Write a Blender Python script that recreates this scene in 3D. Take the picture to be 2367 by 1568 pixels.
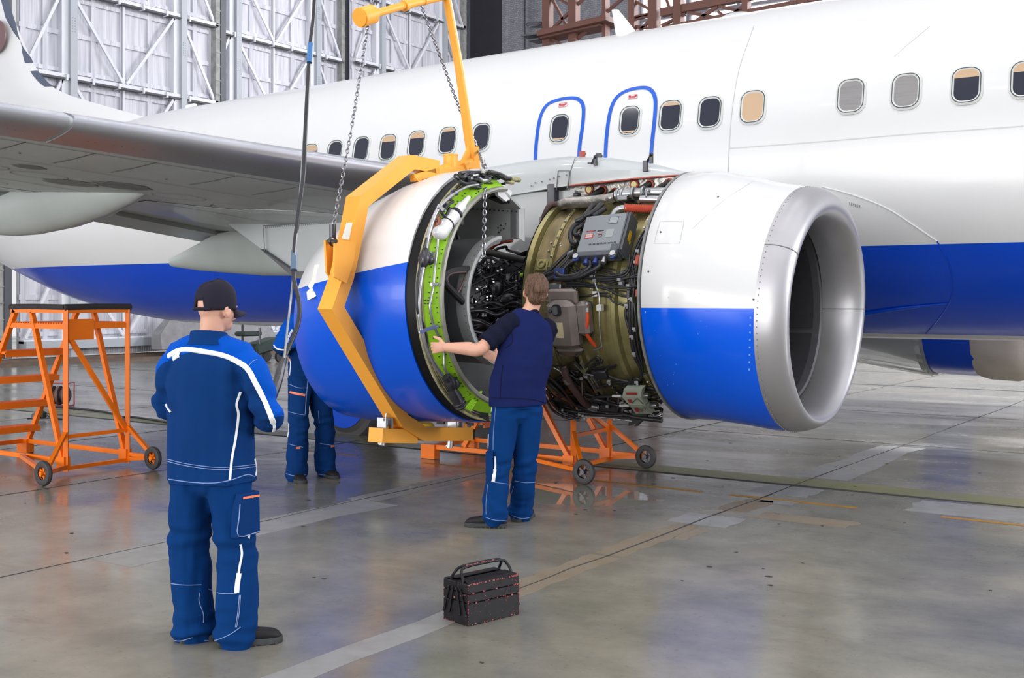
import bpy, bmesh, math, random
from mathutils import Vector as V, Matrix as M, noise
from mathutils.bvhtree import BVHTree

PI = math.pi
random.seed(7)
SC = bpy.context.scene
COL = SC.collection
for o_ in list(bpy.data.objects):
    bpy.data.objects.remove(o_)

# ------------------------------------------------------------------ camera, sky light, lamps, exposure
CAM_H, FPX, HORIZON = 1.70, 2665.0, 685.0          # eye height (m), focal length and horizon row of a 2367 x 1568 frame
cam_d = bpy.data.cameras.new('camera')
cam_d.sensor_width = 36.0
cam_d.lens = FPX / 2367.0 * 36.0
cam_d.shift_y = -(784.0 - HORIZON) / 2367.0
cam_d.clip_end = 400
cam = bpy.data.objects.new('camera', cam_d)
COL.objects.link(cam)
YAW = math.asin(0.5659)
cam.location = (0, 0, CAM_H)
cam.rotation_euler = (PI / 2, 0, YAW)
SC.camera = cam
FWD = V((-math.sin(YAW), math.cos(YAW), 0))
RGT = V((math.cos(YAW), math.sin(YAW), 0))

SC.view_settings.view_transform = 'Standard'
SC.view_settings.look = 'None'
SC.view_settings.gamma = 1.0
SC.view_settings.use_curve_mapping = False
SC.view_settings.exposure = 0.07
try:
    SC.cycles.max_bounces = 7
    SC.cycles.diffuse_bounces = 3
    SC.cycles.glossy_bounces = 4
    SC.cycles.caustics_reflective = False
    SC.cycles.caustics_refractive = False
except Exception:
    pass

wd = bpy.data.worlds.new('daylight')
SC.world = wd
wd.use_nodes = True
nt = wd.node_tree
nt.nodes.clear()
w_out = nt.nodes.new('ShaderNodeOutputWorld')
w_bg = nt.nodes.new('ShaderNodeBackground')
w_tc = nt.nodes.new('ShaderNodeTexCoord')
w_sx = nt.nodes.new('ShaderNodeSeparateXYZ')
w_rp = nt.nodes.new('ShaderNodeValToRGB')
nt.links.new(w_tc.outputs['Generated'], w_sx.inputs[0])
nt.links.new(w_sx.outputs['Z'], w_rp.inputs[0])
nt.links.new(w_rp.outputs[0], w_bg.inputs[0])
nt.links.new(w_bg.outputs[0], w_out.inputs[0])
e_ = w_rp.color_ramp.elements
e_[0].position, e_[0].color = 0.0, (1.15, 1.15, 1.18, 1)
e_[1].position, e_[1].color = 1.0, (0.50, 0.52, 0.57, 1)
x_ = e_.new(0.10); x_.color = (1.15, 1.16, 1.18, 1)
x_ = e_.new(0.40); x_.color = (0.84, 0.85, 0.89, 1)
w_bg.inputs[1].default_value = 0.70


def area_light(name, loc, target, size_x, size_y, power, color=(1, 1, 1), shape='RECTANGLE'):
    d = bpy.data.lights.new(name, 'AREA')
    d.shape = shape
    d.size = size_x
    if shape == 'RECTANGLE':
        d.size_y = size_y
    d.energy = power
    d.color = color
    o = bpy.data.objects.new(name, d)
    COL.objects.link(o)
    o.location = loc
    o.rotation_euler = (V(target) - V(loc)).to_track_quat('-Z', 'Y').to_euler()
    return o


# the hangar's roof lamps, in rows, and the tall daylight windows of the side facing the aircraft, plus one added fill
for ix in range(6):
    for iy in range(5):
        lx, ly = -17 + ix * 5.0, -8 + iy * 5.2
        area_light('roof_lamp', (lx, ly, 14.5), (lx, ly, 0), 0.85, 0.85, 80, (1, 0.98, 0.95), 'DISK')
area_light('window_fill_light', (-11, -22, 3.6), (-11, 9, 2.4), 40, 6.5, 7400, (1.0, 0.99, 0.97))
area_light('window_fill_light', (22, 16, 9.0), (-26, 22, 5.0), 12, 7, 5200, (0.97, 0.98, 1.0))  # added fill aimed at the doors; stands for no known window
area_light('window_fill_light', (-1, 35.5, 13.0), (-3, 12, 0.0), 26, 6, 11000, (0.97, 0.98, 1.0))


# ------------------------------------------------------------------ pixel -> place
def ray(px, py):
    return RGT * ((px - 1183.5) / FPX) + FWD + V((0, 0, (HORIZON - py) / FPX))


EYE = V((0, 0, CAM_H))


def at_x(px, py, X):
    d = ray(px, py); return EYE + d * (X / d.x)


def at_y(px, py, Y):
    d = ray(px, py); return EYE + d * (Y / d.y)


def at_z(px, py, Z=0.0):
    d = ray(px, py); return EYE + d * ((Z - CAM_H) / d.z)


def at_d(px, py, D):
    return EYE + ray(px, py) * D


def on_cyl(px, py, r, cy, cz):
    d = ray(px, py)
    a = d.y * d.y + d.z * d.z
    b = -2 * (d.y * cy + d.z * (cz - CAM_H))
    c = cy * cy + (cz - CAM_H) ** 2 - r * r
    q = b * b - 4 * a * c
    t = (-b - math.sqrt(q)) / (2 * a) if q > 0 else -b / (2 * a)
    return EYE + d * t


# ------------------------------------------------------------------ materials
def lin(c):
    return tuple((x / 255.0 / 12.92) if x / 255.0 <= 0.04045 else ((x / 255.0 + 0.055) / 1.055) ** 2.4 for x in c[:3]) + (1.0,)


def new_mat(name):
    m = bpy.data.materials.new(name)
    m.use_nodes = True
    return m, m.node_tree, m.node_tree.nodes['Principled BSDF']


def mat(name, col, rough=0.5, metal=0.0, coat=0.0, var=0.0, vscale=4.0, bump=0.0, bscale=30.0, spec=None, stretch=None, col2=None, rvar=0.0):
    """Painted / metal / cloth surface; var mixes a noise of col2 (or a darker col) into it, bump adds relief."""
    m, t, b = new_mat(name)
    b.inputs['Base Color'].default_value = lin(col)
    b.inputs['Roughness'].default_value = rough
    b.inputs['Metallic'].default_value = metal
    b.inputs['Coat Weight'].default_value = coat
    b.inputs['Coat Roughness'].default_value = 0.06
    if spec is not None:
        b.inputs['Specular IOR Level'].default_value = spec
    if var or bump or rvar:
        tc = t.nodes.new('ShaderNodeTexCoord')
        src = tc.outputs['Object']
        if stretch:
            mp = t.nodes.new('ShaderNodeMapping')
            mp.inputs['Scale'].default_value = stretch
            t.links.new(src, mp.inputs[0]); src = mp.outputs[0]
    if var or rvar:
        n = t.nodes.new('ShaderNodeTexNoise')
        n.inputs['Scale'].default_value = vscale
        n.inputs['Detail'].default_value = 6
        t.links.new(src, n.inputs['Vector'])
        r = t.nodes.new('ShaderNodeValToRGB')
        r.color_ramp.elements[0].position = 0.38
        r.color_ramp.elements[1].position = 0.68
        t.links.new(n.outputs['Fac'], r.inputs[0])
    if var:
        mx = t.nodes.new('ShaderNodeMixRGB')
        mx.inputs[1].default_value = lin(col)
        mx.inputs[2].default_value = lin(col2) if col2 else tuple(x * 0.45 for x in lin(col)[:3]) + (1,)
        ml = t.nodes.new('ShaderNodeMath'); ml.operation = 'MULTIPLY'; ml.inputs[1].default_value = var
        t.links.new(r.outputs[0], ml.inputs[0]); t.links.new(ml.outputs[0], mx.inputs[0])
        t.links.new(mx.outputs[0], b.inputs['Base Color'])
    if rvar:
        mr = t.nodes.new('ShaderNodeMath'); mr.operation = 'MULTIPLY_ADD'
        mr.inputs[1].default_value = rvar; mr.inputs[2].default_value = rough
        t.links.new(r.outputs[0], mr.inputs[0]); t.links.new(mr.outputs[0], b.inputs['Roughness'])
    if bump:
        n2 = t.nodes.new('ShaderNodeTexNoise')
        n2.inputs['Scale'].default_value = bscale
        n2.inputs['Detail'].default_value = 5
        t.links.new(src, n2.inputs['Vector'])
        bp = t.nodes.new('ShaderNodeBump')
        bp.inputs['Strength'].default_value = bump
        bp.inputs['Distance'].default_value = 0.02
        t.links.new(n2.outputs['Fac'], bp.inputs['Height'])
        t.links.new(bp.outputs[0], b.inputs['Normal'])
    return m


def two_tone(name, upper, lower, z0, slope=0.0, x0=0.0, rough=0.22, coat=0.12, keel=None):
    """Livery paint: 'upper' above the line z = z0 + slope * (x - x0) of the object, 'lower' below it."""
    m, t, b = new_mat(name)
    tc = t.nodes.new('ShaderNodeTexCoord')
    sx = t.nodes.new('ShaderNodeSeparateXYZ')
    t.links.new(tc.outputs['Object'], sx.inputs[0])
    k = t.nodes.new('ShaderNodeMath'); k.operation = 'MULTIPLY_ADD'
    k.inputs[1].default_value = -slope; k.inputs[2].default_value = slope * x0 - z0
    t.links.new(sx.outputs['X'], k.inputs[0])
    s = t.nodes.new('ShaderNodeMath'); s.operation = 'ADD'
    t.links.new(k.outputs[0], s.inputs[0]); t.links.new(sx.outputs['Z'], s.inputs[1])
    g = t.nodes.new('ShaderNodeMath'); g.operation = 'GREATER_THAN'; g.inputs[1].default_value = 0
    t.links.new(s.outputs[0], g.inputs[0])
    n = t.nodes.new('ShaderNodeTexNoise'); n.inputs['Scale'].default_value = 1.6; n.inputs['Detail'].default_value = 5
    t.links.new(tc.outputs['Object'], n.inputs['Vector'])
    mx = t.nodes.new('ShaderNodeMixRGB')
    mx.inputs[1].default_value = lin(lower); mx.inputs[2].default_value = lin(upper)
    t.links.new(g.outputs[0], mx.inputs[0])
    src = mx.outputs[0]
    if keel:
        kl = t.nodes.new('ShaderNodeMath'); kl.operation = 'LESS_THAN'; kl.inputs[1].default_value = keel
        t.links.new(sx.outputs['Z'], kl.inputs[0])
        mk = t.nodes.new('ShaderNodeMixRGB'); mk.inputs[2].default_value = lin(upper)
        t.links.new(kl.outputs[0], mk.inputs[0]); t.links.new(src, mk.inputs[1]); src = mk.outputs[0]
    m2 = t.nodes.new('ShaderNodeMixRGB'); m2.blend_type = 'MULTIPLY'; m2.inputs[0].default_value = 0.06
    t.links.new(src, m2.inputs[1]); t.links.new(n.outputs['Fac'], m2.inputs[2])
    t.links.new(m2.outputs[0], b.inputs['Base Color'])
    b.inputs['Roughness'].default_value = rough
    b.inputs['Specular IOR Level'].default_value = 0.36
    b.inputs['Coat Weight'].default_value = coat
    b.inputs['Coat Roughness'].default_value = 0.05
    return m


BLUE = (0, 92, 236)
m_white = mat('white_gloss_paint', (226, 227, 230), 0.25, coat=0.5)
m_fus = two_tone('fuselage_livery', (224, 225, 228), (0, 72, 208), 2.25, keel=1.255)
m_cowl = two_tone('cowl_livery', (222, 223, 226), BLUE, 1.605, rough=0.2)
m_rev = two_tone('reverser_livery', (222, 222, 225), (0, 84, 216), 1.96, slope=0.145, x0=-5.62, rough=0.25)
m_blue = mat('blue_gloss_paint', (0, 70, 196), 0.2, coat=0.1, spec=0.36)
m_outline = mat('blue_outline_paint', (0, 84, 200), 0.35)
m_lip = mat('bare_aluminium', (188, 187, 192), 0.42, metal=0.8, var=0.14, vscale=3.0, rvar=0.1)
m_slat = mat('polished_leading_edge', (186, 188, 198), 0.36, metal=0.8, var=0.15, vscale=2.0)
m_wing = mat('grey_wing_paint', (184, 192, 194), 0.4, coat=0.2, var=0.35, vscale=1.3, stretch=(0.5, 1.2, 1.0), col2=(156, 156, 154))
m_fair = mat('fairing_grey_paint', (180, 188, 188), 0.32, coat=0.3, var=0.2, vscale=1.5)
m_pyl = mat('pylon_grey_paint', (188, 194, 198), 0.35, coat=0.2, var=0.12, vscale=2)
m_heat = mat('heat_stained_steel', (92, 92, 96), 0.4, metal=0.5, var=0.4, vscale=4)
m_dark = mat('dark_cavity', (22, 22, 25), 0.6)
m_rimshade = mat('black_rim_shade', (12, 12, 15), 0.5, spec=0.2)  # near-black colour standing in for shade under the skin's front edge
m_black = mat('black_rubber', (24, 24, 26), 0.55, bump=0.1, bscale=60)
m_cable = mat('black_cable_sleeve', (36, 37, 42), 0.38)
m_steel = mat('steel_fitting', (176, 178, 182), 0.3, metal=0.9)
m_dsteel = mat('dark_steel', (74, 74, 80), 0.35, metal=0.7, var=0.4, vscale=9)
m_foil = mat('crinkled_foil', (182, 180, 176), 0.33, metal=0.85, var=0.5, vscale=9, bump=0.7, bscale=16, col2=(92, 88, 88))
m_gold = mat('gold_chromate_case', (142, 128, 96), 0.4, metal=0.7, var=0.75, vscale=6, stretch=(1.6, 0.8, 0.8), col2=(92, 84, 58))
m_goldl = mat('pale_chromate_ring', (172, 164, 116), 0.35, metal=0.75, var=0.7, vscale=5, col2=(122, 116, 72))
m_green = mat('yellow_green_primer', (146, 200, 30), 0.5, var=0.35, vscale=5, col2=(96, 148, 24))
m_grime = mat('grimy_primer_flange', (166, 160, 122), 0.55, var=0.7, vscale=14, col2=(74, 72, 66))
m_duct = mat('grey_duct_liner', (104, 107, 110), 0.5, var=0.35, vscale=3, col2=(74, 76, 80))
m_ductl = mat('light_duct_panel', (160, 163, 163), 0.45, var=0.4, vscale=5, col2=(118, 120, 120))
m_box = mat('grey_control_box', (128, 134, 142), 0.45, var=0.1, vscale=6)
m_boxs = mat('dark_grey_box_side', (82, 86, 94), 0.5, var=0.2, vscale=6)
m_tank = mat('stained_tank_casting', (136, 126, 122), 0.42, metal=0.35, var=0.5, vscale=5, col2=(86, 78, 76))
m_mint = mat('pale_green_box', (184, 194, 180), 0.45, var=0.15, vscale=9)
m_orange_h = mat('orange_red_hose', (198, 88, 66), 0.55)
m_redtrim = mat('red_sealant', (176, 78, 62), 0.6, var=0.4, vscale=20)
m_maroon = mat('maroon_hose', (92, 70, 70), 0.6, var=0.3, vscale=18)
m_label_red = mat('red_label_print', (178, 48, 58), 0.5)
m_label_pale = mat('pale_label_stock', (206, 206, 204), 0.5)
m_pink = mat('pink_placard', (232, 200, 204), 0.4)
m_yel_lab = mat('yellow_label', (222, 176, 30), 0.5)
m_ink = mat('black_print', (28, 28, 32), 0.5)
m_bluecap = mat('blue_anodised_cap', (58, 76, 140), 0.35, metal=0.4)
m_yellow = mat('yellow_lifting_paint', (248, 172, 66), 0.45, coat=0.1, var=0.25, vscale=5, col2=(232, 146, 40), spec=0.3)
m_chain = mat('galvanised_chain', (150, 150, 158), 0.32, metal=0.9)
m_orange = mat('orange_steel_paint', (255, 126, 6), 0.38, coat=0.2, var=0.18, vscale=6, col2=(222, 100, 4))
m_foam = mat('dark_foam_sleeve', (52, 48, 52), 0.85, bump=0.3, bscale=60)
m_tyre = mat('tyre_rubber', (62, 60, 62), 0.6, var=0.3, vscale=5)
m_glass = mat('dark_cabin_glass', (36, 40, 56), 0.06, spec=0.6, coat=0.3)
m_blind = mat('beige_window_blind', (196, 166, 136), 0.6)
m_blindg = mat('grey_window_blind', (140, 138, 140), 0.25, coat=0.4, var=0.25, vscale=12, stretch=(0.3, 1, 4))
m_wframe = mat('window_frame_grey', (206, 208, 208), 0.35)
m_seal = mat('window_seal', (66, 74, 76), 0.5)
m_seam = mat('panel_seam', (204, 206, 208), 0.6)
m_rivet = mat('rivet_dark', (110, 112, 116), 0.5)
m_tape = mat('masking_tape', (226, 226, 218), 0.6)
m_film = mat('plastic_film', (238, 240, 240), 0.22, coat=0.3)
m_film.node_tree.nodes['Principled BSDF'].inputs['Alpha'].default_value = 0.5
m_tarp = mat('grey_canvas_cover', (196, 186, 176), 0.8, var=0.3, vscale=2.5, bump=0.3, bscale=6)
m_finlead = mat('fin_edge_slate', (96, 104, 124), 0.35, metal=0.3)
m_logo = mat('fin_mark_brown', (120, 92, 92), 0.4)


# ------------------------------------------------------------------ mesh building
def catmull(pts, k=6):
    pts = [V(p) for p in pts]
    if len(pts) < 3:
        return [pts[0].lerp(pts[-1], i / k) for i in range(k + 1)] if len(pts) == 2 else pts
    out = []
    for i in range(len(pts) - 1):
        p0 = pts[i - 1] if i else pts[0] * 2 - pts[1]
        p1, p2 = pts[i], pts[i + 1]
        p3 = pts[i + 2] if i + 2 < len(pts) else p2 * 2 - p1
        for j in range(k):
            t = j / k
            out.append(0.5 * ((2 * p1) + (p2 - p0) * t + (2 * p0 - 5 * p1 + 4 * p2 - p3) * t * t + (3 * p1 - p0 - 3 * p2 + p3) * t ** 3))
    out.append(pts[-1])
    return out


class MB:
    def __init__(s):
        s.bm = bmesh.new(); s.mi = 0

    def use(s, i):
        s.mi = i; return s

    def face(s, vs):
        try:
            f = s.bm.faces.new(vs); f.material_index = s.mi; return f
        except ValueError:
            return None

    def rings(s, rs, closed=True, cap0=False, cap1=False):
        vs = [[s.bm.verts.new(p) for p in r] for r in rs]
        n = len(vs[0])
        for a, b in zip(vs, vs[1:]):
            for i in range(n if closed else n - 1):
                j = (i + 1) % n
                s.face((a[i], a[j], b[j], b[i]))
        if cap0: s.face(list(reversed(vs[0])))
        if cap1: s.face(vs[-1])
        return s

    def tube(s, pts, r, n=8, k=0, cap=True, flat=1.0, ref=None):
        pts = catmull(pts, k) if k else [V(p) for p in pts]
        m = len(pts)
        rr = r if isinstance(r, (list, tuple)) else [r] * m
        if len(rr) != m:
            q = len(rr) - 1
            rr = [rr[min(q, int(i * q / (m - 1)))] * (1 - (i * q / (m - 1)) % 1) + rr[min(q, int(i * q / (m - 1)) + 1)] * ((i * q / (m - 1)) % 1) for i in range(m)]
        t0 = (pts[1] - pts[0]).normalized()
        up = V(ref) if ref else (V((0, 0, 1)) if abs(t0.z) < 0.9 else V((1, 0, 0)))
        rings = []
        for i in range(m):
            t = (pts[min(i + 1, m - 1)] - pts[max(i - 1, 0)]).normalized()
            up = (up - t * up.dot(t))
            if up.length < 1e-5: up = t.orthogonal()
            up.normalize()
            sd = t.cross(up)
            rings.append([pts[i] + (up * math.cos(2 * PI * j / n) * flat + sd * math.sin(2 * PI * j / n)) * rr[i] for j in range(n)])
        return s.rings(rings, True, cap, cap)

    def beam(s, a, b, w, h, up=(0, 0, 1)):
        a, b = V(a), V(b)
        t = (b - a).normalized()
        u = V(up) - t * V(up).dot(t)
        if u.length < 1e-4: u = t.orthogonal()
        u.normalize(); sd = t.cross(u)
        q = [(-1, -1), (1, -1), (1, 1), (-1, 1)]
        return s.rings([[p + sd * (w / 2 * x) + u * (h / 2 * y) for x, y in q] for p in (a, b)], True, True, True)

    def path_beam(s, pts, w, h, nrm):
        """Box section swept with mitred corners along a path lying in the plane of normal nrm."""
        pts = [V(p) for p in pts]; nrm = V(nrm).normalized(); rs = []
        for i, p in enumerate(pts):
            d1 = (p - pts[i - 1]).normalized() if i else (pts[1] - p).normalized()
            d2 = (pts[i + 1] - p).normalized() if i + 1 < len(pts) else d1
            t = (d1 + d2).normalized()
            sd = t.cross(nrm); k = 1 / max(0.35, abs(sd.dot(d1.cross(nrm))))
            rs.append([p + sd * (w / 2 * x * k) + nrm * (h / 2 * y) for x, y in ((-1, -1), (1, -1), (1, 1), (-1, 1))])
        return s.rings(rs, True, True, True)

    def box(s, c, size, R=None, bev=0.0):
        R = R or M.Identity(3); c = V(c)
        x, y, z = (q / 2 for q in size)
        if bev:
            b = min(bev, x * .9, y * .9, z * .9)
            prof = [(-z, b), (-z + b, 0), (z - b, 0), (z, b)]
            rs = []
            for zz, ins in prof:
                X, Y, cb = x - ins, y - ins, b
                rs.append([c + R @ V((px, py, zz)) for px, py in ((-X + cb, -Y), (X - cb, -Y), (X, -Y + cb), (X, Y - cb), (X - cb, Y), (-X + cb, Y), (-X, Y - cb), (-X, -Y + cb))])
            return s.rings(rs, True, True, True)
        return s.rings([[c + R @ V((px, py, zz)) for px, py in ((-x, -y), (x, -y), (x, y), (-x, y))] for zz in (-z, z)], True, True, True)

    def plate(s, poly, thick):
        """Prism: polygon (3-D points) extruded by the vector thick."""
        poly = [V(p) for p in poly]; thick = V(thick)
        return s.rings([poly, [p + thick for p in poly]], True, True, True)

    def ball(s, c, r, nu=12, nv=8, R=None):
        c = V(c); r = (r, r, r) if not isinstance(r, (tuple, list)) else r
        R = R or M.Identity(3)
        rs = []
        for i in range(1, nv):
            a = PI * i / nv
            rs.append([c + R @ V((r[0] * math.sin(a) * math.cos(2 * PI * j / nu), r[1] * math.sin(a) * math.sin(2 * PI * j / nu), -r[2] * math.cos(a))) for j in range(nu)])
        k = len(s.bm.verts)
        s.rings(rs)
        s.bm.verts.ensure_lookup_table()
        v0 = s.bm.verts.new(c + R @ V((0, 0, -r[2]))); v1 = s.bm.verts.new(c + R @ V((0, 0, r[2])))
        s.bm.verts.ensure_lookup_table()
        lo = [s.bm.verts[k + j] for j in range(nu)]; hi = [s.bm.verts[k + (nv - 2) * nu + j] for j in range(nu)]
        for j in range(nu):
            s.face((lo[(j + 1) % nu], lo[j], v0)); s.face((hi[j], hi[(j + 1) % nu], v1))
        return s

    def disc(s, c, nrm, r, h, n=20):
        nrm = V(nrm).normalized()
        return s.tube([V(c), V(c) + nrm * h], r, n)

    def torus(s, c, nrm, R_, r, n=24, m=8, a0=0, a1=2 * PI):
        c, nrm = V(c), V(nrm).normalized(); u = nrm.orthogonal().normalized(); w = nrm.cross(u)
        full = abs(a1 - a0 - 2 * PI) < 1e-4
        rs = []
        for i in range(n + 1):
            a = a0 + (a1 - a0) * i / n
            d = u * math.cos(a) + w * math.sin(a)
            rs.append([c + d * (R_ + r * math.cos(2 * PI * j / m)) + nrm * (r * math.sin(2 * PI * j / m)) for j in range(m)])
        return s.rings(rs, True, not full, not full)

    def strip(s, pts, nrms, w, lift=0.0):
        """Flat ribbon of width w following pts with surface normals nrms."""
        pts = [V(p) for p in pts]; rs = []
        for i, p in enumerate(pts):
            t = (pts[min(i + 1, len(pts) - 1)] - pts[max(i - 1, 0)]).normalized()
            n = V(nrms[i]); sd = t.cross(n).normalized()
            rs.append([p + sd * w / 2 + n * lift, p - sd * w / 2 + n * lift])
        return s.rings(rs, False)

    def grid(s, fn, nu, nv, closed_u=False):
        return s.rings([[fn(i / (nu if closed_u else nu - 1), j / (nv - 1)) for i in range(nu)] for j in range(nv)], closed_u)

    def mesh(s, name, mats, angle=35):
        bmesh.ops.recalc_face_normals(s.bm, faces=s.bm.faces)
        me = bpy.data.meshes.new(name)
        s.bm.to_mesh(me); s.bm.free()
        for m_ in (mats if isinstance(mats, (list, tuple)) else [mats]):
            me.materials.append(m_)
        if angle:
            me.shade_smooth()
            me.set_sharp_from_angle(angle=math.radians(angle))
        return me

    def build(s, name, mats, parent=None, angle=35, label=None):
        return link(name, s.mesh(name, mats, angle), parent, label)


WORLD = {}


def link(name, me, parent=None, label=None):
    o = bpy.data.objects.new(name, me)
    COL.objects.link(o)
    if parent is not None:
        o.parent = parent
        o.matrix_parent_inverse = WORLD.get(parent.name, M.Identity(4)).inverted()
        WORLD[o.name] = M.Identity(4)
    if label:
        o['label'] = label
    return o


def thing(name, label, cat, loc, group=None):
    """An Empty at the base of a thing; its parts are modelled in world coordinates and parented to it."""
    o = bpy.data.objects.new(name, None)
    COL.objects.link(o)
    o.location = loc
    WORLD[o.name] = M.Translation(V(loc))
    return tag(o, label, cat, group)


def tag(o, label=None, cat=None, group=None, kind=None):
    if label: o['label'] = label
    if cat: o['category'] = cat
    if group: o['group'] = group
    if kind: o['kind'] = kind
    return o


def struct(name, mb, mats, parent=None, angle=35):
    o = mb.build(name, mats, parent, angle)
    if parent is None:
        o['kind'] = 'structure'
    return o


def rrect(w, h, r, n=5):
    out = []
    for cx, cy, a in ((w / 2 - r, h / 2 - r, 0), (-w / 2 + r, h / 2 - r, PI / 2), (-w / 2 + r, -h / 2 + r, PI), (w / 2 - r, -h / 2 + r, 1.5 * PI)):
        out += [(cx + r * math.cos(a + PI / 2 * i / n), cy + r * math.sin(a + PI / 2 * i / n)) for i in range(n + 1)]
    return out


def interp(tab, x):
    if x <= tab[0][0]: return tab[0][1]
    for (a, va), (b, vb) in zip(tab, tab[1:]):
        if x <= b:
            t = (x - a) / (b - a); t = t
            return va + (vb - va) * t
    return tab[-1][1]


def smooth_tab(tab):
    """Turns a table into a smooth function (Catmull-Rom through its points)."""
    pts = catmull([(a, b, 0) for a, b in tab], 8)
    t2 = [(p.x, p.y) for p in pts]
    return lambda x: interp(t2, x)

# ================================================================== the hangar
# floor: polished, damp concrete
m_floor, ft, fb = new_mat('polished_concrete')
tc = ft.nodes.new('ShaderNodeTexCoord')


def nz(scale, detail=6, rough=0.55, stretch=None):
    n = ft.nodes.new('ShaderNodeTexNoise')
    n.inputs['Scale'].default_value = scale; n.inputs['Detail'].default_value = detail; n.inputs['Roughness'].default_value = rough
    if stretch:
        mp = ft.nodes.new('ShaderNodeMapping'); mp.inputs['Scale'].default_value = stretch
        ft.links.new(tc.outputs['Object'], mp.inputs[0]); ft.links.new(mp.outputs[0], n.inputs['Vector'])
    else:
        ft.links.new(tc.outputs['Object'], n.inputs['Vector'])
    return n


def ramp(src, stops):
    r = ft.nodes.new('ShaderNodeValToRGB')
    el = r.color_ramp.elements
    el[0].position, el[0].color = stops[0]
    el[1].position, el[1].color = stops[-1]
    for p, c in stops[1:-1]:
        q = el.new(p); q.color = c
    ft.links.new(src, r.inputs[0])
    return r


def mixc(f, a, b, mode='MIX'):
    x = ft.nodes.new('ShaderNodeMixRGB'); x.blend_type = mode
    for i, q in enumerate((f, a, b)):
        if isinstance(q, (int, float, tuple)): x.inputs[i].default_value = q
        else: ft.links.new(q, x.inputs[i])
    return x.outputs[0]


big = ramp(nz(0.55, 5).outputs['Fac'], [(0.30, lin((116, 117, 109))), (0.5, lin((135, 132, 121))), (0.72, lin((150, 143, 129)))])
mid = ramp(nz(2.6, 8, 0.65).outputs['Fac'], [(0.3, (0.72, 0.72, 0.72, 1)), (0.7, (1.08, 1.08, 1.08, 1))])
spk = ramp(nz(26, 4, 0.7).outputs['Fac'], [(0.30, (0.55, 0.53, 0.5, 1)), (0.40, (1, 1, 1, 1))])
stn = ramp(nz(1.1, 6, 0.7, (0.7, 2.2, 1)).outputs['Fac'], [(0.60, (1, 1, 1, 1)), (0.78, (0.66, 0.62, 0.58, 1))])
c1 = mixc(1.0, big.outputs[0], mid.outputs[0], 'MULTIPLY')
c2 = mixc(0.55, c1, spk.outputs[0], 'MULTIPLY')
c3 = mixc(0.8, c2, stn.outputs[0], 'MULTIPLY')
ft.links.new(c3, fb.inputs['Base Color'])
rg = ramp(nz(0.8, 6, 0.6, (0.6, 1.6, 1)).outputs['Fac'], [(0.32, (0.11, 0.11, 0.11, 1)), (0.55, (0.24, 0.24, 0.24, 1)), (0.8, (0.4, 0.4, 0.4, 1))])
# a puddle under the engine, beside the standing mechanic
pm = ft.nodes.new('ShaderNodeMapping')
pm.inputs['Location'].default_value = (-5.15 / -0.95, -8.45 / 0.62, 0)
pm.inputs['Location'].default_value = (5.15 / 0.95, -8.45 / 0.62, 0)
pm.inputs['Scale'].default_value = (1 / 0.95, 1 / 0.62, 0)
ft.links.new(tc.outputs['Object'], pm.inputs[0])
pg = ft.nodes.new('ShaderNodeTexGradient'); pg.gradient_type = 'SPHERICAL'
ft.links.new(pm.outputs[0], pg.inputs[0])
pn = nz(3.0, 3)
pa = ft.nodes.new('ShaderNodeMath'); pa.operation = 'MULTIPLY_ADD'; pa.inputs[1].default_value = 0.5
ft.links.new(pn.outputs['Fac'], pa.inputs[0]); ft.links.new(pg.outputs['Fac'], pa.inputs[2])
pr = ramp(pa.outputs[0], [(0.42, (0, 0, 0, 1)), (0.50, (1, 1, 1, 1))])
ft.links.new(mixc(pr.outputs[0], rg.outputs[0], (0.012, 0.012, 0.012, 1)), fb.inputs['Roughness'])
fb.inputs['Specular IOR Level'].default_value = 0.62
fbn = ft.nodes.new('ShaderNodeBump'); fbn.inputs['Strength'].default_value = 0.10; fbn.inputs['Distance'].default_value = 0.02
ft.links.new(nz(5, 4).outputs['Fac'], fbn.inputs['Height'])
fdry = ft.nodes.new('ShaderNodeMath'); fdry.operation = 'MULTIPLY_ADD'; fdry.inputs[1].default_value = -0.10; fdry.inputs[2].default_value = 0.10
ft.links.new(pr.outputs[0], fdry.inputs[0]); ft.links.new(fdry.outputs[0], fbn.inputs['Strength'])
ft.links.new(fbn.outputs[0], fb.inputs['Normal'])
mb = MB(); mb.box((0, 10, -0.05), (90, 80, 0.1))
struct('floor', mb, m_floor)

# marks on the floor: worn joints, repair strips, tape, the green lane and its rail slot, yellow dashes
m_patch = mat('grey_repair_mortar', (148, 148, 147), 0.4, var=0.6, vscale=7, col2=(128, 126, 120))
m_brown = mat('brown_worn_tape', (128, 114, 94), 0.5, var=0.6, vscale=5, col2=(134, 128, 116))
m_lane = mat('olive_green_lane_paint', (124, 124, 84), 0.35, var=0.4, vscale=3, col2=(140, 136, 112))
m_dash = mat('yellow_line_paint', (176, 124, 28), 0.4, var=0.5, vscale=6, col2=(140, 108, 50))
m_crack = mat('joint_dirt', (58, 56, 54), 0.8)


def mark(name, quads, m_, z=0.0015):
    b = MB()
    for q in quads:
        b.plate([(x, y, z - 0.001) for x, y in q], (0, 0, 0.001))
    return struct(name, b, m_)


def rect(x0, x1, y0, y1):
    return [(x0, y0), (x1, y0), (x1, y1), (x0, y1)]


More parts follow.
